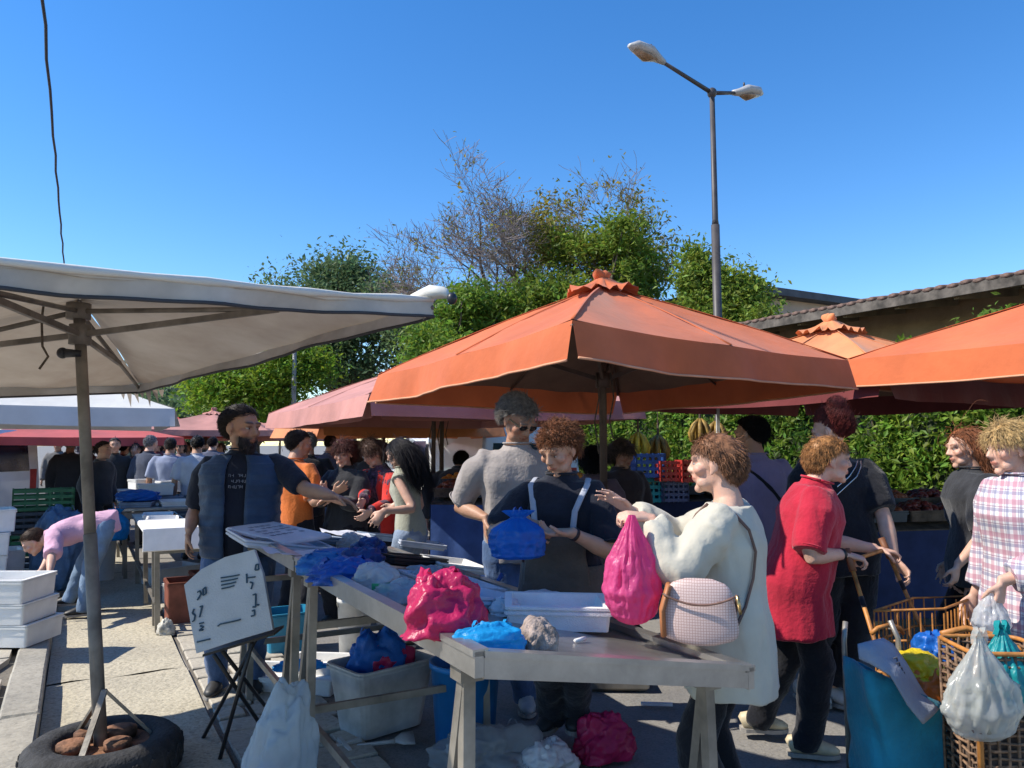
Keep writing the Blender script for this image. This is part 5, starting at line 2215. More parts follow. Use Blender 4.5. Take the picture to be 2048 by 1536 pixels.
STN = {"fruit stall with a blue tarpaulin front behind the man in the grey shirt": "with the blue tarpaulin",
       "fruit stall with a dark navy cloth behind the trolleys": "with the navy cloth",
       "shaded banana stall beside the pole of the large parasol": "under the hanging bananas"}
q = pt(862, 990, 7.6)
stall("fruit stall with a blue tarpaulin front behind the man in the grey shirt", (q.x, q.y, 0), -.08, 1.6, .8, .98, BLUC, [FR[0], FR[0], FR[1]], 100, 4)
q = pt(1640, 1090, 6.2)
stall("fruit stall with a dark navy cloth behind the trolleys", (q.x, q.y, 0), .22, 2.6, .85, .86, NAVY, [FR[3], FR[0], FR[3]], 130, 6)
q = pt(1270, 1010, 7.9)
stall("shaded banana stall beside the pole of the large parasol", (q.x, q.y, 0), .2, 2.0, .8, .98, NAVY, [FR[4], FR[2], FR[1]], 160, 5)


def bananas(label, p, n=7, s=1.0, m=None):
    root = empty("banana_bunch", p, 0, label, "bananas", "banana bunches hanging at the stall")
    BN = m or mat("banana_skin", (.62, .45, .035), .5, .2, 14)
    mb = MB()
    mb.loft([(0, 0, .16 * s), (0, 0, .02 * s)], [.008, .014], 6)
    mb.build("stalk", BARK, root)
    for k in range(n):
        a = 2 * math.pi * k / n
        d = Vector((math.cos(a), math.sin(a), 0))
        mb = MB()
        mb.loft([d * .012 * s + Vector((0, 0, .03 * s)), d * .055 * s + Vector((0, 0, -.02 * s)), d * .085 * s + Vector((0, 0, -.09 * s)), d * .075 * s + Vector((0, 0, -.15 * s)), d * .05 * s + Vector((0, 0, -.185 * s))],
                [.010 * s, .019 * s, .021 * s, .017 * s, .006 * s], 7)
        mb.build("banana", BN, root, True)


OLDB = mat("brown_banana", (.30, .18, .03), .6, .3, 14)
for k, (u, v, Y, lab, m) in enumerate(((1276, 872, 8.0, "yellow banana bunch hanging nearest the parasol pole", None), (1316, 878, 8.1, "browner banana bunch hanging second from the parasol pole", OLDB),
                                       (1400, 845, 8.2, "brown banana bunch hanging beside the white strip", OLDB), (1432, 850, 8.4, "banana bunch hanging nearest the man in the lilac shirt", OLDB))):
    p = pt(u, v, Y)
    bananas(lab, p, 7, 1.25, m)
    mb = MB()
    mb.loft([p + Vector((0, 0, .18)), (p.x, p.y, 2.25)], .004, 4)
    tag(mb.build("string", ROPE), "string carrying the " + lab.split(" hanging")[0] + " above the stall, " + ("first", "second", "third", "fourth")[k] + " from the pole", "string")
# mesh crates standing on edge behind the counter
for k, (u, v, w, hh, m, lab) in enumerate(((1295, 955, .30, .24, CB, "blue mesh crate standing on its side above the teal one"), (1295, 1004, .30, .24, CT, "teal mesh crate below the blue one at the banana stall"),
                                           (1340, 962, .26, .20, CR, "red mesh crate beside the blue one at the banana stall"), (1345, 1003, .26, .2, mat("grey_blue_crate", (.12, .14, .26), .5, .1), "grey blue mesh crate under the red one"),
                                           (1385, 964, .28, .22, CR, "second red mesh crate half behind the woman's hair"))):
    p = pt(u, v, 7.75 + .12 * (k % 2))
    crate(lab, (p.x, p.y, p.z), .2, (w, .18, hh), m, "mesh crates at the banana stall")
mb = MB()
p = pt(1436, 850, 7.7)
mb.bar((p.x, p.y, 0), (p.x, p.y, 2.2), .03)
tag(mb.build("white_stall_post", TUBW), "thin white post of the banana stall", "post")


# ---- parked vans
def van(label, o, rz, L=4.6, Wd=1.85, Hh=1.95, col=(.70, .71, .72), win=True):
    root = empty("parked_van", o, rz, label, "van")
    PA = mat("van_paint_%d" % int(col[0] * 100), col, .25, .03, 3, coat=.6)
    GL = mat("van_glass", (.015, .028, .06), .08, .2, 2, spec=.8)
    TY = mat("van_tyre", (.025, .025, .027), .85, .2, 14)
    pr = [(0, .32), (0, .95), (.05, 1.02), (.95, 1.16), (1.55, Hh - .06), (1.75, Hh), (L - .12, Hh), (L - .03, Hh - .1), (L, 1.0), (L, .32)]
    mb = MB()
    mb.rings([[Vector((x, -Wd / 2 + (.05 if i == 0 else 0) + (.10 if z > 1.2 and i in (0,) else 0), z)) for x, z in pr] for i in (0,)] +
             [[Vector((x, -Wd / 2 + .10 * max(0, (z - 1.1)) , z)) for x, z in pr]] + [[Vector((x, Wd / 2 - .10 * max(0, (z - 1.1)), z)) for x, z in pr]])
    mb.build("body", PA, root)
    for sgn in (-1, 1):
        y = sgn * (Wd / 2)
        for (x0, x1) in (((1.45, 2.35), (2.45, 3.35), (3.45, 4.35)) if win else ((1.45, 2.35),)):
            mb = MB()
            yy = lambda z: sgn * (Wd / 2 - .10 * max(0, z - 1.1) + .006)
            xs = .30 if x0 < 2 else 0
            mb.add([(x0 + .02, yy(1.12), 1.12), (x1, yy(1.12), 1.12), (x1, yy(1.62), 1.62), (x0 + xs, yy(1.62), 1.62)], [(0, 1, 2, 3)] if sgn < 0 else [(3, 2, 1, 0)])
            mb.build("window", GL, root)
        for x in (.85, L - .95):
            mb = MB()
            mb.lathe([(.0, 0), (.33, 0), (.335, .05), (.335, .17), (.30, .2), (0, .2)], (x, y - (.18 if sgn > 0 else .02), .335), 24, Matrix.Rotation(rad(-90), 3, 'X'))
            w = mb.build("wheel", TY, root, True)
            mb = MB()
            mb.lathe([(0, 0), (.19, 0), (.2, .02), (.2, .21), (0, .215)], (x, y - (.185 if sgn > 0 else .025), .335), 18, Matrix.Rotation(rad(-90), 3, 'X'))
            mb.build("rim", STEEL, w, True)
        mb = MB()
        mb.box((L - .02, sgn * (Wd / 2 - .12), 1.0), (.05, .12, .35))
        mb.build("tail_light", CR, root)
    mb = MB()
    mb.add([(L + .004, -Wd / 2 + .2, 1.15), (L + .004, Wd / 2 - .2, 1.15), (L - .022, Wd / 2 - .25, 1.65), (L - .022, -Wd / 2 + .25, 1.65)], [(0, 1, 2, 3)])
    mb.build("rear_window", GL, root)
    mb = MB()
    mb.add([(1.02, -Wd / 2 + .12, 1.19), (1.02, Wd / 2 - .12, 1.19), (1.53, Wd / 2 - .2, Hh - .1), (1.53, -Wd / 2 + .2, Hh - .1)], [(3, 2, 1, 0)])
    mb.build("windscreen", GL, root)
    mb = MB()
    mb.box((L + .03, 0, .48), (.10, Wd - .1, .18), None, .03)
    mb.box((-.03, 0, .48), (.10, Wd - .1, .2), None, .03)
    mb.build("bumper", CK, root)
    return root


q = pt(40, 950, 11.0)
van("white van with dark blue side windows at the left edge", (q.x - 5.2, q.y + 1.2, .0), -.18, Hh=1.78)
q = pt(905, 900, 12.5)
vo = Vector((-.5, 12.0, 0)) + S * 4.6 + R * .93
van("white van parked in the sun behind the fruit stalls", vo, STREET - rad(90), Hh=2.05, win=False)

# ---- more of the clutter on the fish tables
for k, (u, v, w_, d_, rz, m, lab) in enumerate(((905, 1128, .30, .40, STREET - .1, WHITE_P, "white foam tray at the back edge of the near table"),
                                                (960, 1195, .26, .34, STREET + .15, MATS["pale_blue_foam"], "pale foam tray tucked behind the open foam box"),
                                                (650, 1080, .30, .30, STREET + .3, GRB, "small grey blue tray behind the printed foam"),
                                                (840, 1090, .36, .26, STREET - .2, MATS["pale_grey_foam"], "pale grey tray beside the empty black tray"))):
    tray(lab, u, v, w_, d_, .045, rz, m, .004 * k)
for k, (u, v, sx, sy, sz, m, lab) in enumerate(((655, 1138, .22, .16, .08, plastic("mid_blue_bag", (.03, .20, .55), .3), "light blue bag crumpled on the rim side of the far table"),
                                                (720, 1130, .20, .16, .10, P_NAVY, "navy bag crumpled in front of the dark tray"),
                                                (700, 1090, .14, .12, .09, P_CLEAR, "small clear bag with pinkish scraps on the far table"),
                                                (800, 1188, .16, .14, .07, P_CLEARB, "thin clear film lying left of the crimson bag"),
                                                (1010, 1215, .10, .10, .05, P_WHITE, "white scrap of bag by the foam box"),
                                                (860, 1150, .26, .2, .06, P_CLEARB, "clear film spread behind the crimson bag"))):
    blob(lab, "plastic_bag", on_table(u, v), .5 * k, (sx, sy, sz), m, 200 + k, "bag", 'heap', None, .34, 2.4, k % 2 == 0, 64, 40)
q = on_table(1075, 1205)
blob("lump of crushed ice inside the open foam box", "ice_lump", q + Vector((0, 0, .028)), .3, (.20, .16, .045), mat("crushed_ice", (.66, .69, .72), .3, .08, 40, .6, 120), 211, "ice", 'heap', None, .2, 4.0, False, 50, 30)

# ---- more foam boxes down the left row
for k, (r_, s_, z, w_, lab) in enumerate(((-1.05, 8.1, .085, .55, "foam box standing alone on the footway past the bending person"), (-.75, 9.4, .085, .6, "lower foam box further along the footway"), (-.75, 9.42, .30, .56, "upper foam box further along the footway"),
                                          (1.05, 8.3, 0, .5, "foam box on the ground beside the left table legs"), (.95, 9.6, 0, .5, "foam box on the ground under the further left table"))):
    tub(lab, "foam_box", st(r_, s_, z), STREET + .1 * k, (w_, .4, .20), .025, WHITE_P, "foam box", "foam boxes down the left row", .006, .015)
for k in range(3):
    q = o2 + R * (.45 + .3 * (k % 2)) + S * (1.2 + .8 * k) + Vector((0, 0, .90))
    tub(("near", "middle", "far")[k] + " white foam box piled on the further left table", "foam_box", q, STREET + .15 * k, (.42, .32, .14), .02, WHITE_P, "foam box", "foam boxes down the left row", .006, .015)


# ================================================================== the people
def cm(name, col, amp=.1, **k):
    return mat(name, col, k.pop('rough', .9), k.pop('var', amp), k.pop('scale', 5), k.pop('bump', .25), k.pop('bscale', 55), sheen=.2, spec=.15, **k)


JEANS = cm("blue_denim", (.075, .135, .27), .22)
JEANL = cm("pale_denim", (.24, .30, .40), .18)
BLACK = cm("black_cotton", (.012, .013, .018), .2)
CHAR = cm("charcoal_jersey", (.035, .036, .040), .2)
SHORT = dict(len=.030, lift=.25, grav=.25, flow=(.1, -.7, -.25), frizz=.08, w=.0009, n=6000)
MANH = dict(len=.050, lift=.35, grav=.35, flow=(.25, -.4, -.2), frizz=.14, w=.0010, n=6000)
CURL = dict(len=.048, lift=.28, grav=.30, curl=.007, turn=1.7, frizz=.22, w=.0012, n=7000, k=8, cap=1.10, flow=(.1, -.35, -.35))
BOB = dict(len=.10, lift=.22, grav=.5, curl=.004, flow=(0, -.35, -.5), frizz=.14, n=6000, cap=1.06, w=.0010, k=7)
LONG = dict(line=([-1, -.35, -.1, .2, .6, .9], [-.98, -.93, -.35, .30, .56, .62]), len=.34, down=True, grav=1.3, lift=.05, k=9, frizz=.08, curl=.004, n=5000, cap=1.05, w=.0010)
HLB = ([-1, -.35, -.1, .2, .6, .9], [-.98, -.93, -.35, .30, .56, .62])
WAVY = dict(line=HLB, len=.22, down=True, grav=1.1, lift=.2, k=10, frizz=.2, curl=.012, turn=1.3, n=5000, cap=1.06, w=.0011)


def at(u, Y):
    return ((u - 1024) / FPX * Y, Y)


def torso_shell(I, name, m, k, infl, lo, hi, arc, amp=.008, seed=3, voxel=None, seg=28, thick=.008, quilt=0.0):
    """open garment worn over the top: the torso's sections swept over part of the turn (arc in degrees, 0 = front)"""
    h, g = I['h'], I['g']
    P = []
    S_ = [s for s in I['sec'] if lo <= s[0] <= hi]
    rows = [(s, rx, ry, o) for s, rx, ry, o in S_]
    if lo < -.05:
        r0 = I['sec'][1]
        rows = [(lo * q / 3, r0[1] * (1.02 + .03 * q), r0[2] * (1.02 + .03 * q), 0) for q in (3, 2, 1)] + [r for r in rows if r[0] >= 0]
    for (s, rx, ry, o) in rows:
        b = I['belly'] * I['bl'].get(s, 0.3 if s < 0 else 0)
        c = I['sp'](s) + I['fw'] * (o + b * .5) * h
        gx = g if s < .27 else 1 + (g - 1) * .45
        row = []
        for q in range(seg + 1):
            a = rad(arc[0] + (arc[1] - arc[0]) * q / seg)
            X_, Y_ = math.sin(a), math.cos(a)
            X_ = math.copysign(abs(X_) ** .88, X_)
            Y_ = math.copysign(abs(Y_) ** .88, Y_)
            row.append(c + I['X'] * X_ * ((rx * gx * k + b * .25) * h + infl) + I['fw'] * Y_ * ((ry * gx * k + b * .5) * h + infl))
        P.append(row)
    # finer rows
    nsub = 12 if quilt else 4
    Q = []
    for a, b in zip(P[:-1], P[1:]):
        for t in range(nsub):
            Q.append([p.lerp(q, t / nsub) for p, q in zip(a, b)])
    Q.append(P[-1])
    mb = MB()
    mb.grid(Q)
    o = mb.build(name, m, I['root'], True)
    wob(o.data, amp, (8, 8, 7), seed, ridged)
    if quilt:
        wob(o.data, quilt, (1, 1, 1), 0, lambda p, s_: np.abs(np.sin(p[:, 2] * math.pi / .062)) ** .6 - .5 + .25 * np.sin(p[:, 0] * 40 + p[:, 2] * 30))
    sl = o.modifiers.new("thick", 'SOLIDIFY')
    sl.thickness = thick
    sl.offset = 1
    return o


def belt_path(I, pts, r, m, name):
    mb = MB()
    mb.loft(pts, r, 6)
    return mb.build(name, m, I['root'], True)


# ---- bearded vendor in a padded vest
x, y = at(487, 5.0)
hp = pt(668, 992, 4.75)
V1 = person("bearded vendor in a dark blue padded vest reaching out to a shopper", (x, y), (.18, -1), 1.79, False, 1.13, head=(0, 0), look=(.85, -.40, -.10),
            LH=dict(to=hp, el=(.2, .1, -1), dir=(1, -.1, -.35), palm=(-.2, -.3, -1), curl=.35),
            RH=dict(to=pt(378, 1062, 4.78), el=(-.35, 1, 0), dir=(-.05, -.05, -1), palm=(1, .2, 0), curl=.5),
            skin='tan', hair=SHORT, hcol=(.030, .022, .018), beard=(.045, .035, .03), hk=1.12, top=dict(m=cm("navy_shirt", (.012, .016, .03)), sleeve=.45, fit=.012), bottom=dict(m=JEANS, fit=.014), belly=.03, seed=11)
QUILT = cm("quilted_vest", (.030, .058, .115), .15, rough=.5, bump=.5, bscale=14)
torso_shell(V1, "vest_side", QUILT, 1.03, .042, -.05, .306, (14, 180), .006, 4, quilt=.009)
torso_shell(V1, "vest_side", QUILT, 1.03, .042, -.05, .306, (-180, -10), .006, 5, quilt=.009)
mb = MB()
cpt = V1['sp'](.22)
for r_ in range(3):
    for c_ in range(6):
        if (r_ * 5 + c_) % 7 == 3:
            continue
        z = V1['sp'](.235).z - .035 * r_
        xx = -.045 + .018 * c_
        base = V1['sp'](.215) + V1['fw'] * (.069 + .008 + .006) * 1.79 * 1.13
        for (ox, oz, sx_, sz_) in ((-.005, 0, .0025, .018), (0, .008 * ((c_ % 3) - 1), .010, .0025), (.005, .002, .0025, .012 + .004 * (c_ % 2)))[:2 + (c_ + r_) % 2]:
            mb.box((xx + ox, base.y + .020, z + oz), (sx_, .004, sz_))
mb.build("shirt_print", mat("grey_print", (.22, .24, .30), .8, .2), V1['root'])

# ---- man in orange seen from behind
x, y = at(592, 6.8)
V2 = person("man in an orange shirt seen from behind beside the vendor's arm", (x, y), (.55, .85), 1.68, False, 1.12, head=(-.15, -.5), hair=SHORT, hcol=(.03, .024, .02), skin='tan',
            top=dict(m=cm("orange_shirt", (.60, .15, .03)), sleeve=.45, fit=.016), bottom=dict(m=BLACK), seed=12, vox=.009,
            RH=dict(to=pt(668, 985, 6.5), el=(0, -.2, -1)), LH=dict(off=(0, .05, 0)))
x, y = at(618, 8.4)
person("grey haired man in a dark jacket behind the orange shirted man", (x, y), (-.2, 1), 1.69, False, 1.05, hair=SHORT, hcol=(.42, .41, .39), top=dict(m=BLACK, sleeve=1, fit=.02), bottom=dict(m=BLACK), seed=13, vox=.011)
# ---- shoppers at the vendor's other side
x, y = at(694, 6.9)
person("dark haired woman in a charcoal sweater looking down at her hands", (x, y), (-.35, -1), 1.60, True, 1.08, look=(-.2, -1, -.25), hair=BOB, hcol=(.10, .03, .022), skin='fair',
       top=dict(m=CHAR, sleeve=.8, fit=.018), bottom=dict(m=BLACK, fit=.03), seed=14, vox=.0085,
       LH=dict(to=pt(668, 1000, 6.55), el=(.6, .3, -1), dir=(-1, -.2, 0), palm=(0, -.3, -1), curl=.6), RH=dict(to=pt(655, 982, 6.6), el=(-.6, .4, -1), dir=(-.3, -.6, .3), palm=(1, 0, 0), curl=.7))
x, y = at(768, 7.0)
V5 = person("woman in an open red cardigan bending over her purse", (x, y), (-.65, -.75), 1.61, True, 1.05, lean=.12, look=(-.7, -.6, -.45), hair=BOB, hcol=(.09, .045, .03), skin='fair',
            top=dict(m=cm("plum_print_top", (.10, .05, .08), .5, scale=30), sleeve=1, fit=.008), bottom=dict(m=BLACK), seed=15, vox=.0085,
            RH=dict(to=pt(728, 1000, 6.6), el=(-.6, .4, -1), dir=(-.2, -.6, -.4), curl=.6), LH=dict(to=pt(742, 1022, 6.5), el=(.6, .3, -1), dir=(-.6, -.3, -.5), curl=.6))
REDC = cm("red_cardigan", (.55, .03, .022), .1)
torso_shell(V5, "cardigan_side", REDC, 1.03, .022, -.05, .306, (32, 180), .010, 6)
torso_shell(V5, "cardigan_side", REDC, 1.03, .022, -.05, .306, (-180, -32), .010, 7)
for sd in (-1, 1):
    sh, el, wr, hd, pm, cu = V5['arms'][sd]
    mb = MB()
    mb.loft([sh, sh.lerp(el, .5), el, el.lerp(wr, .5), wr.lerp(el, .1)], [.062, .058, .054, .048, .042], 14)
    o = mb.build("sleeve", REDC, V5['root'], True)
    wob(o.data, .006, (16, 16, 20), sd + 5, ridged)
x, y = at(822, 6.2)
person("young woman with long dark hair in a pale sleeveless top reaching down", (x, y), (-.85, .25), 1.62, True, .92, lean=.10, look=(-.8, .3, -.3), hair=LONG, hcol=(.016, .013, .014), skin='fair',
       top=dict(m=cm("sage_top", (.36, .36, .28), .08), sleeve=0.01, fit=.006, hem=-.02), bottom=dict(m=JEANL, fit=.02), seed=16, vox=.0085,
       LH=dict(to=pt(768, 1022, 5.85), el=(.5, -.5, -1), dir=(-.6, -.3, -.8), curl=.5), RH=dict(to=pt(790, 1010, 6.3), el=(.5, .5, -1), dir=(-.7, 0, -.6)))
x, y = at(742, 8.6)
person("fair haired woman half hidden behind the red cardigan", (x, y), (-.2, -1), 1.64, True, 1.0, hair=BOB, hcol=(.22, .13, .07), skin='fair', top=dict(m=CHAR, sleeve=1), bottom=dict(m=BLACK), seed=17, vox=.011)
x, y = at(900, 8.0)
person("person in a dark top bending over the blue fronted stall", (x, y), (.3, 1), 1.60, False, 1.1, lean=.55, hair=SHORT, hcol=(.03, .03, .03), top=dict(m=CHAR, sleeve=1, fit=.03), bottom=dict(m=BLACK), seed=18, vox=.012)

# ---- man in the grey T-shirt
x, y = at(1034, 4.55)
V7 = person("tall grey haired man in a grey shirt and jeans looking down", (x, y), (.22, -1), 1.83, False, 1.03, look=(.55, -.70, -.68), hair=MANH, hcol=(.22, .20, .18), skin='tan',
            top=dict(m=cm("grey_tshirt", (.33, .295, .28), .10), sleeve=.46, fit=.018, amp=.012), bottom=dict(m=JEANS, fit=.016), shoe=(.45, .44, .43), seed=19,
            RH=dict(to=pt(972, 1036, 4.42), el=(-.7, .8, 0), dir=(.05, -.15, -1), palm=(1, 0, 0), curl=.5), LH=dict(to=pt(1085, 1040, 4.35), el=(.3, 1, -.2), dir=(-.2, -.3, -1), curl=.5),
            feet=dict(L=gp(1100, 1408), R=gp(1052, 1418)))
mb = MB()
G = V7['hc'], V7['Mh'], V7['hsz']
for s in (-1, 1):
    mb.ell(G[1] @ (Vector((s * .031, .086, .010)) * G[2]) + G[0], (.026 * G[2], .006 * G[2], .017 * G[2]), G[1])
    mb.bar(G[1] @ (Vector((s * .056, .08, .014)) * G[2]) + G[0], G[1] @ (Vector((s * .079, -.01, .010)) * G[2]) + G[0], .004, .006)
mb.bar(G[1] @ (Vector((-.01, .090, .013)) * G[2]) + G[0], G[1] @ (Vector((.01, .090, .013)) * G[2]) + G[0], .004, .004)
mb.build("sunglasses", mat("dark_lens", (.015, .012, .012), .15, .1), V7['root'])
# blue bag he holds
q = pt(1036, 1118, 3.36)
b = blob("blue plastic bag held by the woman in the apron before the grey shirted man", "plastic_bag", q, .2, (.215, .15, .205), P_BLUE, 71, "bag", 'stand', None, .28, 2.0, True)

# ---- woman vendor in an apron
x, y = at(1126, 3.72)
V8 = person("short haired woman in a black shirt and grey apron counting change", (x, y), (-.35, -1), 1.665, True, 1.03, look=(-.62, -.75, -.50), lean=.05, hair=CURL, hcol=(.20, .075, .03), skin='olive',
            top=dict(m=cm("black_tee", (.014, .016, .026), .2), sleeve=.44, fit=.014, loose=1.2), bottom=dict(m=BLACK, fit=.022), belly=.02, seed=20,
            LH=dict(to=pt(1140, 1064, 3.42), el=(1, .35, -.9), dir=(-1, -.05, -.02), palm=(0, -.2, 1), curl=.75),
            RH=dict(to=pt(1052, 1040, 3.46), el=(-1, .5, -.7), dir=(.35, -.35, -.6), palm=(.5, .3, -.3), curl=.9),
            feet=dict(L=gp(1150, 1482), R=gp(1105, 1480)))
APR = cm("dark_apron", (.095, .078, .064), .15, rough=.7)
torso_shell(V8, "apron_bib", APR, 1.02, .034, .0, .18, (-46, 46), .003, 8)
h8 = V8['h']
P = []
for j in range(10):
    f = j / 9
    zz = V8['sp'](.075).z - f * .40
    P.append([Vector((math.sin(rad(a)) * (.205 + .05 * f), math.cos(rad(a)) * (.175 + .035 * f) + .008 * math.sin(a * .14 + f * 3) * f, zz)) for a in range(-95, 96, 10)])
mb = MB()
mb.grid(P)
o = mb.build("apron_skirt", APR, V8['root'], True)
o.modifiers.new("thick", 'SOLIDIFY').thickness = .005
STRAP = cm("grey_strap", (.36, .38, .44), .1)


def surf(I, s, ang, off):
    """point on the dressed torso at spine height s, ang degrees round from the front"""
    sec, h, g = I['sec'], I['h'], I['g']
    f = lambda k: float(np.interp(s, [q[0] for q in sec], [q[k] for q in sec]))
    b = I['belly'] * float(np.interp(s, [0, .055, .11, .17, .215, .25], [.5, .9, 1, .6, .2, 0]))
    gx = g if s < .27 else 1 + (g - 1) * .45
    c_ = I['sp'](s) + I['fw'] * (f(3) + b * .5) * h
    a_ = rad(ang)
    return c_ + I['X'] * math.sin(a_) * ((f(1) * gx + b * .25) * h + off) + I['fw'] * math.cos(a_) * ((f(2) * gx + b * .5) * h + off)


for sd in (-1, 1):
    mb = MB()
    mb.loft([surf(V8, .15, sd * 32, .036), surf(V8, .19, sd * 28, .034), surf(V8, .23, sd * 30, .032), surf(V8, .265, sd * 38, .030), surf(V8, .29, sd * 55, .030) + V8['up'] * .012, surf(V8, .302, sd * 85, .022) + V8['up'] * .016, surf(V8, .302, sd * 120, .02)],
            [(.0145, .004)] * 7, 8, V8['X'])
    mb.build("apron_strap", STRAP, V8['root'], True)
sh, el, wr, hd, pm, cu = V8['arms'][-1]
mb = MB()
mb.loft([wr.lerp(el, .14), wr.lerp(el, .08)], [.030, .030], 14)
mb.build("wristband", mat("dark_band", (.03, .02, .02), .6), V8['root'], True)

# ---- customer in cream with the pink bag
x, y = at(1452, 3.02)
hl = pt(1300, 1036, 2.90)
V9 = person("woman in a long cream cardigan holding a pink bag over the table", (x, y), (-.88, .47), 1.60, True, 1.07, look=(-.93, .37, .0), hair=dict(BOB, len=.046, n=9000, lift=.06, grav=.35, cap=1.10, curl=.0015, frizz=.08), hcol=(.23, .105, .05), skin='fair',
            top=dict(m=cm("cream_knit", (.50, .465, .375), .06, bump=.22, bscale=24), sleeve=.97, fit=.020, hem=-.135, flare=.10, loose=1.15, amp=.010, cuff=.8, fz=(7, 7, 3.6), fine=.40, collar=False), bottom=dict(m=BLACK, fit=.02), belly=.025, seed=21, vox=.0068,
            LH=dict(to=hl, el=(.15, -.5, -1), dir=(-.75, -.1, .1), palm=(.0, .3, -1), curl=1.15),
            RH=dict(to=pt(1262, 1022, 3.10), el=(.3, .6, -1), dir=(-.8, 0, .55), palm=(-.4, -.3, -.3), curl=.28),
            feet=dict(L=(x - .06, y - .09, 0), R=(x + .04, y + .10, 0)))
b = pt(1266, 1250, 2.80)
topz = pt(1280, 1030, 2.80).z
b9 = blob("bright pink plastic bag hanging from the hand of the woman in cream", "plastic_bag", (b.x, b.y, b.z), .3, (.185, .17, topz - b.z), P_PINK, 72, "bag", 'hang', None, .34, 2.2, False, 96, 60)
# quilted shoulder bag
q = pt(1398, 1222, 2.68)
pb_ = empty("shoulder_bag", q, -.25, "patterned pinkish shoulder bag with a tan trim on the woman in cream", "handbag")


def monogram():
    m = bpy.data.materials.new("patterned_leather")
    m.use_nodes = True
    n, l = m.node_tree.nodes, m.node_tree.links
    b = n["Principled BSDF"]
    tc = n.new("ShaderNodeTexCoord")
    v = n.new("ShaderNodeTexVoronoi")
    v.feature = 'DISTANCE_TO_EDGE'
    v.inputs["Scale"].default_value = 110
    v.inputs["Randomness"].default_value = .15
    v.voronoi_dimensions = '2D'
    sp_ = n.new("ShaderNodeSeparateXYZ")
    cb_ = n.new("ShaderNodeCombineXYZ")
    l.new(tc.outputs["Object"], sp_.inputs[0])
    l.new(sp_.outputs[0], cb_.inputs[0])
    l.new(sp_.outputs[2], cb_.inputs[1])
    l.new(cb_.outputs[0], v.inputs["Vector"])
    cr = n.new("ShaderNodeMapRange")
    cr.inputs[1].default_value, cr.inputs[2].default_value = .06, .14
    l.new(v.outputs["Distance"], cr.inputs[0])
    mx = n.new("ShaderNodeMix")
    mx.data_type = 'RGBA'
    mx.inputs[6].default_value, mx.inputs[7].default_value = (.36, .22, .19, 1), (.56, .43, .39, 1)
    l.new(cr.outputs[0], mx.inputs[0])
    l.new(mx.outputs[2], b.inputs["Base Color"])
    b.inputs["Roughness"].default_value = .5
    return m


CHM = mat("brass_ring", (.45, .33, .15), .3, .1, 20, metal=.9)
MONO = monogram()
TAN = mat("tan_leather", (.42, .16, .06), .5, .15, 8)
BRST = mat("brown_strap", (.16, .085, .06), .5, .2, 8)
mb = MB()
bz = [-.108 + .216 * k / 16 for k in range(17)]
mb.loft([(0, 0, z) for z in bz], [((.122 - .16 * z) * max(.15, 1 - (abs(z) / .112) ** 6) ** .5, .040 * max(.08, 1 - ((z + .02) / .135) ** 2) ** .5) for z in bz], 36, Vector((1, 0, 0)))
mb.build("body", MONO, pb_, True)
mb = MB()
mb.loft([(-.118, -.0, -.085), (-.122, -.0, 0), (-.098, 0, .085)], [(.012, .045)] * 3, 10, Vector((1, 0, 0)))
mb.build("side_trim", TAN, pb_, True)
mb = MB()
mb.loft([Vector((-.118 + .236 * k / 12, -.054 + .012 * (k / 6 - 1) ** 2, .030 + .030 * (k / 6 - 1) ** 2)) for k in range(13)], .004, 6)
mb.build("flap_edge", BRST, pb_, True)
mb = MB()
mb.loft([(.125, -.02, .06), (.13, -.022, .03), (.135, -.02, .0)], .006, 6)
mb.build("strap_ring", CHM, pb_, True)
RI = Matrix.Rotation(.25, 3, 'Z')
for path in ([(.305, -90), (.285, -120), (.25, -138), (.20, -146), (.14, -142), (.08, -128), (.03, -110)], [(.305, -58), (.28, -38), (.24, -36), (.18, -46), (.12, -60)]):
    P = [RI @ (V9['root'].matrix_basis @ surf(V9, s_, an, .036 if s_ > .06 else .05) - q) for s_, an in path]
    P.append(Vector((.125 if path[1][1] < -90 else -.11, -.02, .06)))
    mb = MB()
    mb.loft(P, [(.007, .004)] * len(P), 6)
    mb.build("strap", BRST, pb_, True)

# ---- woman in red pushing the trolley
x, y = at(1572, 3.95)
V10 = person("woman in a long red tunic and black trousers pushing a shopping trolley", (x, y), (1, -.16), 1.635, True, 1.12, lean=.26, look=(1, -.12, -.06), hair=dict(BOB, len=.048, n=9000, lift=.07, curl=.0015, frizz=.08), hcol=(.34, .155, .05), skin='fair',
             top=dict(m=cm("red_tunic", (.42, .018, .040), .10), sleeve=.46, fit=.022, hem=-.145, flare=.10, loose=1.15, amp=.013, fz=(7, 7, 3.0)), bottom=dict(m=BLACK, fit=.022), shoe=(.55, .46, .30), belly=.03, seed=22, vox=.007,
             RH=dict(to=pt(1688, 1108, 3.80), el=(-.3, -.3, -1), dir=(1, -.1, -.25), palm=(0, .1, -1), curl=1.15),
             LH=dict(to=pt(1752, 1098, 4.12), el=(-.3, .3, -1), dir=(1, -.1, -.2), palm=(0, -.1, -1), curl=1.15),
             feet=dict(R=gp(1618, 1512), L=gp(1520, 1470), tR=(1, -.2, 0), tL=(1, -.1, 0), liftL=.02))
sh, el, wr, hd, pm, cu = V10['arms'][1]
mb = MB()
mb.loft([wr.lerp(el, .10), wr.lerp(el, .03)], [.029, .028], 14)
mb.build("wristwatch", mat("dark_band2", (.025, .022, .02), .4), V10['root'], True)

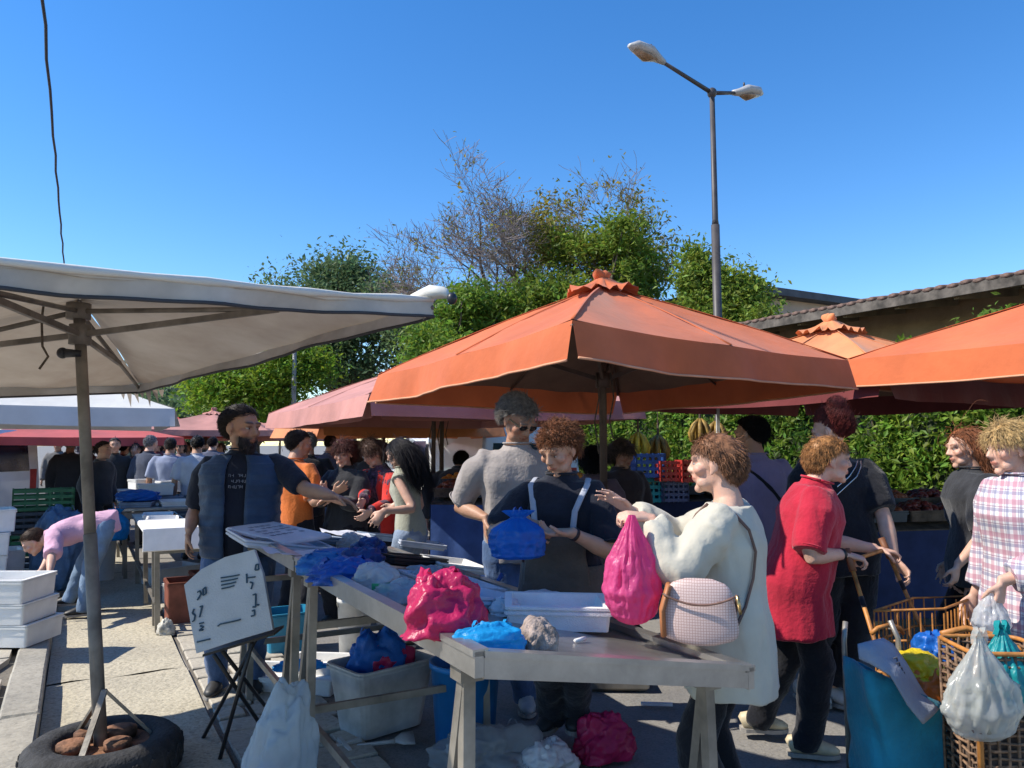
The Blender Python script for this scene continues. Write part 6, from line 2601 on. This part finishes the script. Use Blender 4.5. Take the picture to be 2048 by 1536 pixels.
# sewn details
for I, m_, nm in ((V9, MATS["cream_knit"], "button_band"), (V10, MATS["red_tunic"], "neck_placket")):
    mb = MB()
    rng = [(.29, -12), (.25, -10), (.20, -8), (.14, -6), (.08, -5), (.02, -5)] if I is V9 else [(.305, 14), (.28, 10), (.25, 6), (.22, 3)]
    mb.loft([surf(I, s_, an, .026) for s_, an in rng], [(.014, .004)] * len(rng), 6, I['X'])
    mb.build(nm, m_, I['root'], True)
for I, sd_, m_ in ((V10, 1, "red_tunic"), (V10, -1, "red_tunic"), (V7, 1, "grey_tshirt"), (V8, -1, "black_tee")):
    sh, el, wr, hd, pm, cu = I['arms'][sd_]
    t = .86
    r_ = (.0295 * I['h'] * (1 + (I['g'] - 1) * .6)) + .022
    c_ = sh.lerp(el, t)
    d_ = (el - sh).normalized()
    x_ = d_.orthogonal().normalized()
    y_ = d_.cross(x_)
    mb = MB()
    mb.loft([c_ + (x_ * math.cos(a_) + y_ * math.sin(a_)) * r_ for a_ in [2 * math.pi * k / 24 for k in range(25)]], .0035, 5)
    mb.build("sleeve_hem", MATS[m_], I['root'], True)

# ---- black shirt and hair bun
x, y = at(1668, 4.62)
BUN = dict(len=.085, updo=(0, -.09, .13), lift=.15, grav=0, frizz=.08, n=5000, cap=1.03, w=.0010, bun=(0, -.075, .150), bunr=(.050, .050, .048))
V11 = person("tall woman with a dark red hair bun in a black T-shirt and silver chain", (x, y), (-.15, 1), 1.765, True, 1.16, look=(-.75, .5, -.2), hair=BUN, hcol=(.13, .025, .022), skin='fair',
             top=dict(m=BLACK, sleeve=.45, fit=.026, loose=1.3, hem=-.07), bottom=dict(m=BLACK, fit=.018, len=.80), shoe=(.50, .47, .42), seed=23, vox=.0078,
             RH=dict(to=pt(1790, 1120, 4.35), el=(1, -.4, -.3), dir=(.5, -.5, -.8), curl=.9), feet=dict(L=gp(1620, 1402), R=gp(1665, 1408), tR=(.6, -.8, 0), tL=(.4, -.9, 0)))
mb = MB()
CH = mat("silver_chain", (.55, .54, .52), .25, .1, 40, metal=.9)
bk = -V11['fw']
for k in (0, 1):
    mb.loft([surf(V11, q, an + 12 * k, .034) for q, an in ((.30, 140), (.28, 155), (.25, 172), (.22, 190), (.19, 205), (.17, 215))], .0035, 6)
mb.build("chain", CH, V11['root'], True)

# ---- further shoppers on the right
x, y = at(1508, 5.3)
V12 = person("black haired man in a lilac T-shirt with a dark strap across his back", (x, y), (-.3, 1), 1.75, False, 1.05, look=(-.7, .7, -.1), hair=SHORT, hcol=(.008, .008, .010), skin='tan',
             top=dict(m=cm("lilac_tee", (.25, .20, .30), .08), sleeve=.45, fit=.02), bottom=dict(m=BLACK), seed=24, vox=.009)
P = [surf(V12, q, an, .030) for q, an in ((.295, 235), (.27, 220), (.24, 200), (.20, 180), (.15, 155), (.10, 130))]
mb = MB()
mb.loft(P, [(.016, .006)] * 6, 8, V12['up'])
mb.build("strap", BLACK, V12['root'], True)
x, y = at(1942, 4.75)
person("woman with curly auburn hair in a loose black top by the ivy", (x, y), (-1, .12), 1.66, True, 1.05, look=(-1, .05, -.12), hair=WAVY, hcol=(.24, .085, .035), skin='fair',
       top=dict(m=CHAR, sleeve=.5, fit=.035, hem=-.10, loose=1.5), bottom=dict(m=BLACK, fit=.03), seed=25, vox=.0078,
       LH=dict(to=pt(1915, 1130, 4.60), el=(.6, -.5, -.4), dir=(-.3, -.1, -1), palm=(-.6, .8, 0), curl=.7))
x, y = at(2035, 3.60)


def plaid():
    m = bpy.data.materials.new("plaid_flannel")
    m.use_nodes = True
    n, l = m.node_tree.nodes, m.node_tree.links
    b = n["Principled BSDF"]
    tc = n.new("ShaderNodeTexCoord")
    sx = n.new("ShaderNodeSeparateXYZ")
    l.new(tc.outputs["Object"], sx.inputs[0])
    col = None

    def stripes(src, f, ph, width, c, prev):
        mu = n.new("ShaderNodeMath"); mu.operation = 'MULTIPLY_ADD'
        mu.inputs[1].default_value, mu.inputs[2].default_value = f, ph
        l.new(src, mu.inputs[0])
        fr = n.new("ShaderNodeMath"); fr.operation = 'FRACT'
        l.new(mu.outputs[0], fr.inputs[0])
        lt = n.new("ShaderNodeMath"); lt.operation = 'LESS_THAN'
        lt.inputs[1].default_value = width
        l.new(fr.outputs[0], lt.inputs[0])
        ml = n.new("ShaderNodeMath"); ml.operation = 'MULTIPLY'
        ml.inputs[1].default_value = .55
        l.new(lt.outputs[0], ml.inputs[0])
        mx = n.new("ShaderNodeMix"); mx.data_type = 'RGBA'
        l.new(ml.outputs[0], mx.inputs[0])
        if prev is None:
            mx.inputs[6].default_value = (.62, .60, .60, 1)
        else:
            l.new(prev, mx.inputs[6])
        mx.inputs[7].default_value = (*c, 1)
        return mx.outputs[2]
    d = n.new("ShaderNodeMath"); d.operation = 'ADD'
    l.new(sx.outputs[0], d.inputs[0]); l.new(sx.outputs[1], d.inputs[1])
    for src, ph in ((d.outputs[0], 0.0), (sx.outputs[2], .3)):
        col = stripes(src, 13.0, ph, .30, (.36, .12, .18), col)
        col = stripes(src, 13.0, ph + .45, .20, (.12, .12, .22), col)
        col = stripes(src, 13.0, ph + .2, .07, (.16, .08, .14), col)
    l.new(col, b.inputs["Base Color"])
    b.inputs["Roughness"].default_value = .9
    return m


V14 = person("blonde woman in a plaid flannel shirt at the right edge", (x, y), (-1, -.08), 1.665, True, 1.12, look=(-1, -.02, -.12), hair=dict(BOB, len=.085, lift=.18, curl=.004, n=9000, frizz=.10), hcol=(.55, .37, .16), skin='fair',
             top=dict(m=plaid(), sleeve=.92, fit=.028, hem=-.10, flare=.08, loose=1.2), bottom=dict(m=cm("navy_trousers", (.02, .025, .06)), fit=.02), seed=26, vox=.0072,
             LH=dict(to=pt(2004, 1162, 3.42), el=(.9, -.5, -.3), dir=(-.25, -.1, -1), palm=(-.5, .8, 0), curl=.95))
q = pt(1985, 1275, 3.42)
blob("clear thin plastic bag held by the blonde woman", "plastic_bag", (q.x, q.y, q.z), .3, (.15, .12, .20), P_CLEAR, 73, "bag", 'hang', None, .3, 2.2, False)
x, y = at(1240, 6.5)
person("woman with a brown scarf on her hair right behind the parasol pole", (x, y), (.35, -1), 1.60, True, 1.1, look=(.6, -.7, -.25), hair=dict(BOB, cap=1.10), hcol=(.09, .06, .045), skin='tan', top=dict(m=cm("dark_brown_coat", (.05, .035, .035)), sleeve=1, fit=.03), bottom=dict(m=BLACK), seed=27, vox=.009)
x, y = at(1186, 6.0)
person("black haired person in a mauve top left of the parasol pole", (x, y), (.1, 1), 1.55, True, 1.0, look=(.2, 1, -.2), hair=BOB, hcol=(.010, .010, .012), skin='olive', top=dict(m=cm("mauve_top", (.13, .085, .10)), sleeve=.9, fit=.02), bottom=dict(m=BLACK), seed=28, vox=.009)

# ---- person bending down in pink
q = gp(150, 1232, .0)
V17 = person("person in a pink T-shirt and jeans bending down over the foam boxes", (q.x + .05, q.y, .015), (-.93, -.36), 1.50, False, 1.02, lean=1.82, look=(-.7, -.45, -.75), hair=SHORT, hcol=(.07, .04, .025), skin='fair',
             top=dict(m=cm("pink_tee", (.62, .36, .46), .06), sleeve=.45, fit=.022, amp=.018), bottom=dict(m=cm("light_jeans", (.17, .25, .36), .2), fit=.018), seed=29, vox=.0085, hips=.545,
             LH=dict(to=pt(96, 1172, 6.45), el=(.3, -.6, -.6), dir=(-.4, -.3, -.9), curl=.5), RH=dict(to=pt(70, 1165, 6.75), el=(.2, .5, -.6), dir=(-.4, -.2, -.9), curl=.5),
             feet=dict(L=gp(158, 1240), R=gp(126, 1228)))

# ---- the crowd down the street
CROWD = "shoppers far down the street"
spec = [(342, 11.5, 1.66, (.26, .30, .42), (-.2, 1), "far shopper in a light blue shirt with his back turned", SHORT, (.05, .04, .035), False),
        (396, 10.6, 1.68, (.50, .54, .62), (-.3, 1), "far shopper in a pale shirt just left of the vendor", SHORT, (.02, .02, .02), False),
        (275, 12.5, 1.60, (.10, .035, .05), (.3, -1), "far woman in a maroon top between the left stalls", BOB, (.03, .02, .02), True),
        (302, 14.0, 1.58, (.12, .10, .11), (.2, -1), "far grey haired shopper in dark clothes under the red parasol", SHORT, (.30, .29, .28), True),
        (232, 12.0, 1.66, (.022, .026, .032), (.5, -1), "far shopper in a black jacket right of the leaning pole", SHORT, (.02, .02, .02), False),
        (205, 10.2, 1.60, (.040, .046, .058), (1, -.2), "shopper in a dark grey jacket behind the leaning pole", SHORT, (.03, .02, .02), False),
        (143, 12.6, 1.68, (.03, .033, .04), (-.4, 1), "far shopper in black standing by the green crates", SHORT, (.45, .42, .38), False),
        (182, 13.6, 1.62, (.10, .06, .06), (.2, -1), "far shopper in a brown top left of the leaning pole", BOB, (.04, .03, .02), True),
        (318, 16.0, 1.65, (.20, .05, .06), (0, -1), "very far shopper in dull red in the middle of the crowd", BOB, (.03, .02, .02), True),
        (256, 17.0, 1.70, (.05, .07, .06), (.1, 1), "very far shopper in dark green in the crowd", SHORT, (.03, .02, .02), False),
        (365, 15.5, 1.62, (.30, .20, .20), (0, -1), "very far shopper in a pinkish top left of the pale shirt", BOB, (.05, .03, .02), True),
        (426, 14.2, 1.70, (.10, .11, .16), (0, 1), "very far shopper hidden by the vendor's shoulder", SHORT, (.03, .02, .02), False),
        (120, 16.5, 1.66, (.16, .15, .14), (.3, -1), "very far shopper in grey beside the white van", SHORT, (.06, .05, .04), False),
        (660, 11.5, 1.70, (.06, .07, .12), (.2, 1), "far shopper in navy behind the grey haired man", SHORT, (.03, .02, .02), False),
        (715, 12.2, 1.62, (.04, .04, .04), (-.2, 1), "far shopper in black beneath the faded red parasol", BOB, (.03, .02, .02), True)]
for k, (u, Y, c, w_) in enumerate(((248, 14.8, (.06, .05, .06), "black and grey beneath the far red parasol"), (290, 17.5, (.30, .08, .08), "red further back in the crowd"), (330, 18.5, (.08, .10, .16), "navy at the back of the crowd"),
                                   (380, 19.0, (.36, .34, .32), "beige at the back of the crowd"), (410, 17.0, (.04, .05, .05), "black behind the pale shirt"), (162, 15.0, (.20, .20, .22), "grey near the white van"), (225, 18.0, (.26, .16, .12), "brown beyond the leaning pole"), (445, 18.0, (.12, .05, .06), "maroon beside the vendor's neck"), (300, 12.0, (.05, .06, .09), "dark blue by the far left table"))):
    spec.append((u, Y, 1.6 + .02 * (k * 5 % 7), c, ((-1) ** k * .3, (-1) ** (k // 2)), "small distant shopper in " + w_, (SHORT, BOB)[k % 2], ((.03, .02, .02), (.10, .06, .04), (.28, .27, .26))[k % 3], k % 2 == 1))
for k, (u, Y, h, c, f, lab, hr, hc_, fm) in enumerate(spec):
    x, y = at(u, Y)
    person(lab, (x, y), f, h, fm, 1.08, hair=dict(hr, n=700, w=.003), hcol=hc_, skin=('tan', 'olive', 'fair')[k % 3], top=dict(m=cm("crowd_top_%d" % k, c), sleeve=(.45 if k in (0, 1, 10) else 1), fit=.022), bottom=dict(m=(BLACK, JEANS, CHAR)[k % 3]), seed=60 + k, vox=.014, group=CROWD)


# ================================================================== shopping trolleys on the right
ORW = mat("orange_wicker", (.46, .19, .045), .5, .25, 16)
TEALC = cm("teal_trolley_cloth", (.022, .22, .31), .15)
GRYF = cm("grey_flap_cloth", (.26, .29, .34), .1)


def wire_trolley():
    """folding wire trolley: two rails, hand grips, basket of wires, two wheels"""
    a1, a2 = pt(1700, 1122, 3.78), pt(1772, 1098, 4.14)
    b1, b2 = pt(1752, 1290, 3.62), pt(1845, 1260, 3.98)
    g0 = (b1 + b2) / 2
    root = empty("wire_trolley", (g0.x, g0.y, 0), 0, "orange brown wire shopping trolley pushed by the woman in red", "trolley")
    w = Vector((g0.x, g0.y, 0))
    for a, b in ((a1, b1), (a2, b2)):
        d = (b - a).normalized()
        e = a + d * ((a.z - .14) / -d.z)
        mb = MB()
        mb.loft([a - d * .02 - w, e - w], .0105, 8)
        mb.build("rail", ORW, root, True)
        mb = MB()
        mb.loft([a - d * .06 - w, a + d * .05 - w], .017, 10)
        mb.build("grip", mat("brown_grip", (.18, .07, .03), .6, .2), root, True)
        mb = MB()
        mb.loft([a + d * .17 - w, a + d * .22 - w], .0125, 8)
        mb.build("joint_sleeve", BLACK, root, True)
        c = e - w
        c.z = .09
        x = Vector((.3, 1, 0)).normalized()
        mb = MB()
        M = x.to_track_quat('Z', 'Y').to_matrix()
        mb.lathe([(0, -.015), (.085, -.015), (.09, -.01), (.09, .01), (.085, .015), (0, .015)], c, 20, M)
        mb.build("wheel", mat("wheel_rubber", (.03, .03, .032), .8), root, True)
    mb = MB()
    mb.loft([a1 - w, a2 - w], .0105, 8)
    mb.build("cross_grip", ORW, root, True)
    # basket: rim hoops and upright wires in front of the rails
    d1 = (b1 - a1).normalized()
    t1, t2 = pt(1748, 1222, 3.70) - w, pt(1826, 1196, 4.02) - w
    fo = Vector((.30, -.05, 0))
    for z in (0, -.14, -.28, -.45):
        mb = MB()
        p = [t1 + d1 * -z * .0 + Vector((0, 0, z)), t2 + Vector((0, 0, z)), t2 + fo + Vector((0, 0, z + .02)), t1 + fo + Vector((0, 0, z + .02))]
        mb.loft(p + [p[0]], .006, 6)
        mb.build("hoop", ORW, root, True)
    for k in range(11):
        for (p, q) in ((t1, t2), (t1 + fo, t2 + fo)):
            c = p.lerp(q, k / 10)
            mb = MB()
            mb.loft([c, c + Vector((0, 0, -.46))], .0035, 5)
            mb.build("wire", ORW, root)
    for k in range(1, 6):
        for p in (t1, t2):
            c = p + fo * k / 6
            mb = MB()
            mb.loft([c, c + Vector((0, 0, -.46))], .0035, 5)
            mb.build("wire", ORW, root)
    mb = MB()
    P = [pt(1742, 1268, 3.6), pt(1755, 1256, 3.6), pt(1778, 1250, 3.62), pt(1800, 1256, 3.68), pt(1806, 1266, 3.72)]
    mb.loft([p - w for p in P], .010, 8)
    mb.build("carry_loop", ORW, root, True)


wire_trolley()


def cloth_trolley():
    """tall teal shopping bag on a frame, its grey flap thrown open"""
    b = pt(1795, 1536, 3.15)
    root = empty("cloth_trolley", (b.x, b.y, 0), .12, "teal cloth shopping trolley with a grey flap thrown open", "trolley")
    w = Vector((b.x, b.y, 0))
    zt = pt(1720, 1330, 3.1).z
    wt, wb = .165, .15
    mb = MB()
    rs = []
    n = 40
    for j in range(16):
        f = j / 15
        ring = []
        for k in range(n):
            a = 2 * math.pi * k / n
            c_, s_ = math.cos(a), math.sin(a)
            c_, s_ = math.copysign(abs(c_) ** .45, c_), math.copysign(abs(s_) ** .45, s_)
            sx = wb + (wt - wb) * f + .012 * math.sin(3 * f + a)
            fold = .010 * math.sin(a * 5 + f * 9) * (.3 + f)
            slant = -.16 * (c_ * .5 + .5) if j == 15 else -.16 * (c_ * .5 + .5) * f
            ring.append(Vector((c_ * (sx + fold), s_ * (.115 + fold), .10 + (zt - .10) * f + slant)))
        rs.append(ring)
    inner = [[Vector((p.x * .95, p.y * .93, p.z - .003)) for p in rs[-1]], [Vector((p.x * .9, p.y * .88, .5)) for p in rs[8]]]
    mb.rings(rs + inner)
    o = mb.build("bag", TEALC, root, True)
    wob(o.data, .008, (7, 7, 5), 3, ridged)
    # flap folded down over the right side
    P = []
    A = [pt(1715, 1290, 3.02), pt(1735, 1295, 3.00), pt(1790, 1340, 2.98), pt(1830, 1400, 2.97), pt(1872, 1425, 2.97)]
    B = [pt(1718, 1318, 3.00), pt(1740, 1328, 2.98), pt(1780, 1352, 2.95), pt(1815, 1412, 2.94), pt(1845, 1448, 2.94)]
    C = [pt(1765, 1278, 3.16), pt(1785, 1290, 3.14), pt(1810, 1325, 3.10), pt(1845, 1385, 3.06), pt(1876, 1420, 3.02)]
    mb = MB()
    M4 = Matrix.Rotation(-.12, 3, 'Z')
    rows = []
    for r_ in (C, A, B):
        row = []
        for i in range(len(r_) - 1):
            for t in range(4):
                row.append(M4 @ (r_[i].lerp(r_[i + 1], t / 4) - w))
        row.append(M4 @ (r_[-1] - w))
        rows.append(row)
    rows = [[a.lerp(b_, t / 3) for a, b_ in zip(rows[k], rows[k + 1])] for k in range(2) for t in range(3)] + [rows[-1]]
    mb.grid(rows)
    o = mb.build("flap", GRYF, root, True)
    o.modifiers.new("thick", 'SOLIDIFY').thickness = .006
    INK = mat("flap_print", (.05, .055, .07), .7)
    mb = MB()
    for k in range(4):
        p = M4 @ (pt(1786 + 5 * k, 1318 + 10 * k, 3.03) - w)
        mb.loft([p + Vector((-.006, -.012, .004)), p + Vector((.006, -.014, .010)), p + Vector((.010, -.012, -.004))], .0035, 5)
    mb.build("flap_print", INK, root)
    for sx in (-1, 1):
        mb = MB()
        mb.loft([Vector((sx * .12, .14, .05)), Vector((sx * .12, .15, zt + .05)), Vector((sx * .10, .17, zt + .12))], .011, 8)
        mb.build("frame_tube", STEELD, root, True)
        mb = MB()
        mb.lathe([(0, -.02), (.08, -.02), (.085, -.012), (.085, .012), (.08, .02), (0, .02)], (sx * .17, .14, .085), 20, Matrix.Rotation(rad(90), 3, 'Y'))
        mb.build("wheel", MATS["wheel_rubber"], root, True)


cloth_trolley()


def wicker_trolley():
    b = pt(1990, 1536, 2.92)
    root = empty("wicker_trolley", (b.x + .02, b.y, 0), -.05, "wicker shopping trolley heaped with plastic bags at the right edge", "trolley")
    WK = mat("wicker", (.20, .12, .07), .7, .35, 40)
    z0, z1 = .12, pt(1960, 1290, 2.92).z
    hx, hy = .135, .12
    bd = MB()
    bd.box((0, 0, z0 + (z1 - z0) * .45), (hx * 1.82, hy * 1.82, (z1 - z0) * .9), None, .02)
    bd.build("lining", mat("basket_lining", (.10, .07, .055), .9, .3, 20), root)
    # woven wall: uprights and weaving bands
    for k in range(9):
        for sy in (-1, 1):
            mb = MB()
            x = -hx + 2 * hx * k / 8
            mb.loft([(x, sy * hy, z0), (x, sy * hy * 1.05, z1)], .006, 6)
            mb.build("upright", WK, root, True)
    for k in range(5):
        for sx in (-1, 1):
            mb = MB()
            y = -hy + 2 * hy * k / 4
            mb.loft([(sx * hx, y, z0), (sx * hx * 1.05, y, z1)], .006, 6)
            mb.build("upright", WK, root, True)
    n = 26
    for j in range(n):
        z = z0 + .02 + (z1 - z0 - .04) * j / (n - 1)
        s_ = 1 + .05 * (z - z0) / (z1 - z0)
        P = []
        m = 36
        for k in range(m + 1):
            a = 2 * math.pi * k / m
            c_, q_ = math.cos(a), math.sin(a)
            c_, q_ = math.copysign(abs(c_) ** .3, c_), math.copysign(abs(q_) ** .3, q_)
            o = .006 * (1 if (k + j) % 2 else -1)
            P.append(Vector((c_ * (hx + o) * s_, q_ * (hy + o) * s_, z)))
        mb = MB()
        mb.loft(P, .0055, 5)
        mb.build("weave", WK, root, True)
    mb = MB()
    P = []
    for k in range(37):
        a = 2 * math.pi * k / 36
        c_, q_ = math.cos(a), math.sin(a)
        c_, q_ = math.copysign(abs(c_) ** .3, c_), math.copysign(abs(q_) ** .3, q_)
        P.append(Vector((c_ * hx * 1.08, q_ * hy * 1.08, z1)))
    mb.loft(P, .0085, 8)
    mb.build("rim", ORW, root, True)
    mb = MB()
    mb.loft([Vector((-hx * 1.02, -hy * 1.06, z1 + .05)), Vector((-hx * 1.0, -hy * 1.1, z1 - .02)), Vector((-hx * 1.0, -hy * 1.05, z0 + .1))], .011, 8)
    mb.build("corner_cane", ORW, root, True)
    mb = MB()
    mb.loft([pt(1880, 1268, 3.1) - root.location, pt(1925, 1256, 3.12) - root.location, pt(1990, 1272, 3.1) - root.location, pt(2040, 1300, 3.0) - root.location], .012, 8)
    mb.build("handle", ORW, root, True)
    for sx in (-1, 1):
        mb = MB()
        mb.lathe([(0, -.015), (.075, -.015), (.08, 0), (.075, .015), (0, .015)], (sx * .12, .10, .08), 18, Matrix.Rotation(rad(90), 3, 'Y'))
        mb.build("wheel", MATS["wheel_rubber"], root, True)
    q = pt(1968, 1470, 2.72)
    top = pt(1932, 1288, 2.72).z
    blob("full clear plastic bag tied to the wicker trolley", "plastic_bag", (q.x, q.y, q.z - .02), .2, (.25, .15, top - q.z + .04), mat("milky_bag", (.62, .64, .60), .25, .12, 6, .3, 18, trans=.3, spec=.6, alpha=.55), 81, "bag", 'hang', None, .34, 2.2, True, 90, 56)
    blob("greenish brown vegetables inside the clear bag of the wicker trolley", "vegetables", (q.x, q.y, q.z + .012), .4, (.16, .10, .15), mat("mixed_vegetables", (.30, .30, .20), .6, .0, 14, col2=(.12, .07, .08)), 83, "vegetables", 'heap', None, .25, 2.4, False)
    q = pt(2030, 1440, 2.80)
    blob("teal and blue bag hanging at the right side of the wicker trolley", "plastic_bag", (q.x, q.y + .05, q.z), .2, (.20, .16, top - q.z + .02), P_TEAL, 82, "bag", 'hang', None, .3, 2.2, True, 80, 50)


wicker_trolley()
q = pt(1846, 1440, 3.10)
PKY = plastic("yellow_packet", (.75, .56, .02), .2)
PKO = plastic("orange_packet", (.72, .16, .02), .2)
for k, (u, v, w_, hh, m, lab) in enumerate(((1872, 1430, .22, .13, PKO, "orange packet low between the teal and the wicker trolley"), (1862, 1400, .22, .14, PKO, "glossy orange packet under the yellow ones"),
                                            (1862, 1366, .20, .085, PKY, "yellow packet lying on the orange ones"), (1836, 1338, .18, .085, PKY, "topmost yellow packet against the grey flap"))):
    p = pt(u, v, 3.16 + .03 * k)
    blob(lab, "packet", (p.x, p.y, p.z - .02), .2 + .3 * k, (w_, .17, hh), m, 90 + k, "packet", 'heap', "packets between the trolleys", .26, 2.4, False, 60, 36)
p = pt(1862, 1465, 3.20)
crate("dark crate carrying the yellow and orange packets between the trolleys", (p.x, p.y, 0.0), .1, (.28, .24, max(.2, p.z - .0)), CK, None)
p = pt(1868, 1325, 3.42)
blob("blue plastic bag on top of the packets between the trolleys", "plastic_bag", (p.x, p.y, p.z - .01), .3, (.16, .16, .13), P_BLUE, 95, "bag", 'heap', None, .28, 2.2)
p = pt(1770, 1536, 2.75)
root = tub("open cardboard box with a white edge at the bottom edge right", "cardboard_box", (p.x, p.y, 0), .4, (.36, .26, .26), .008, mat("cardboard", (.34, .24, .16), .9, .15, 8), "box", None, .0, .01)

finish_grown()
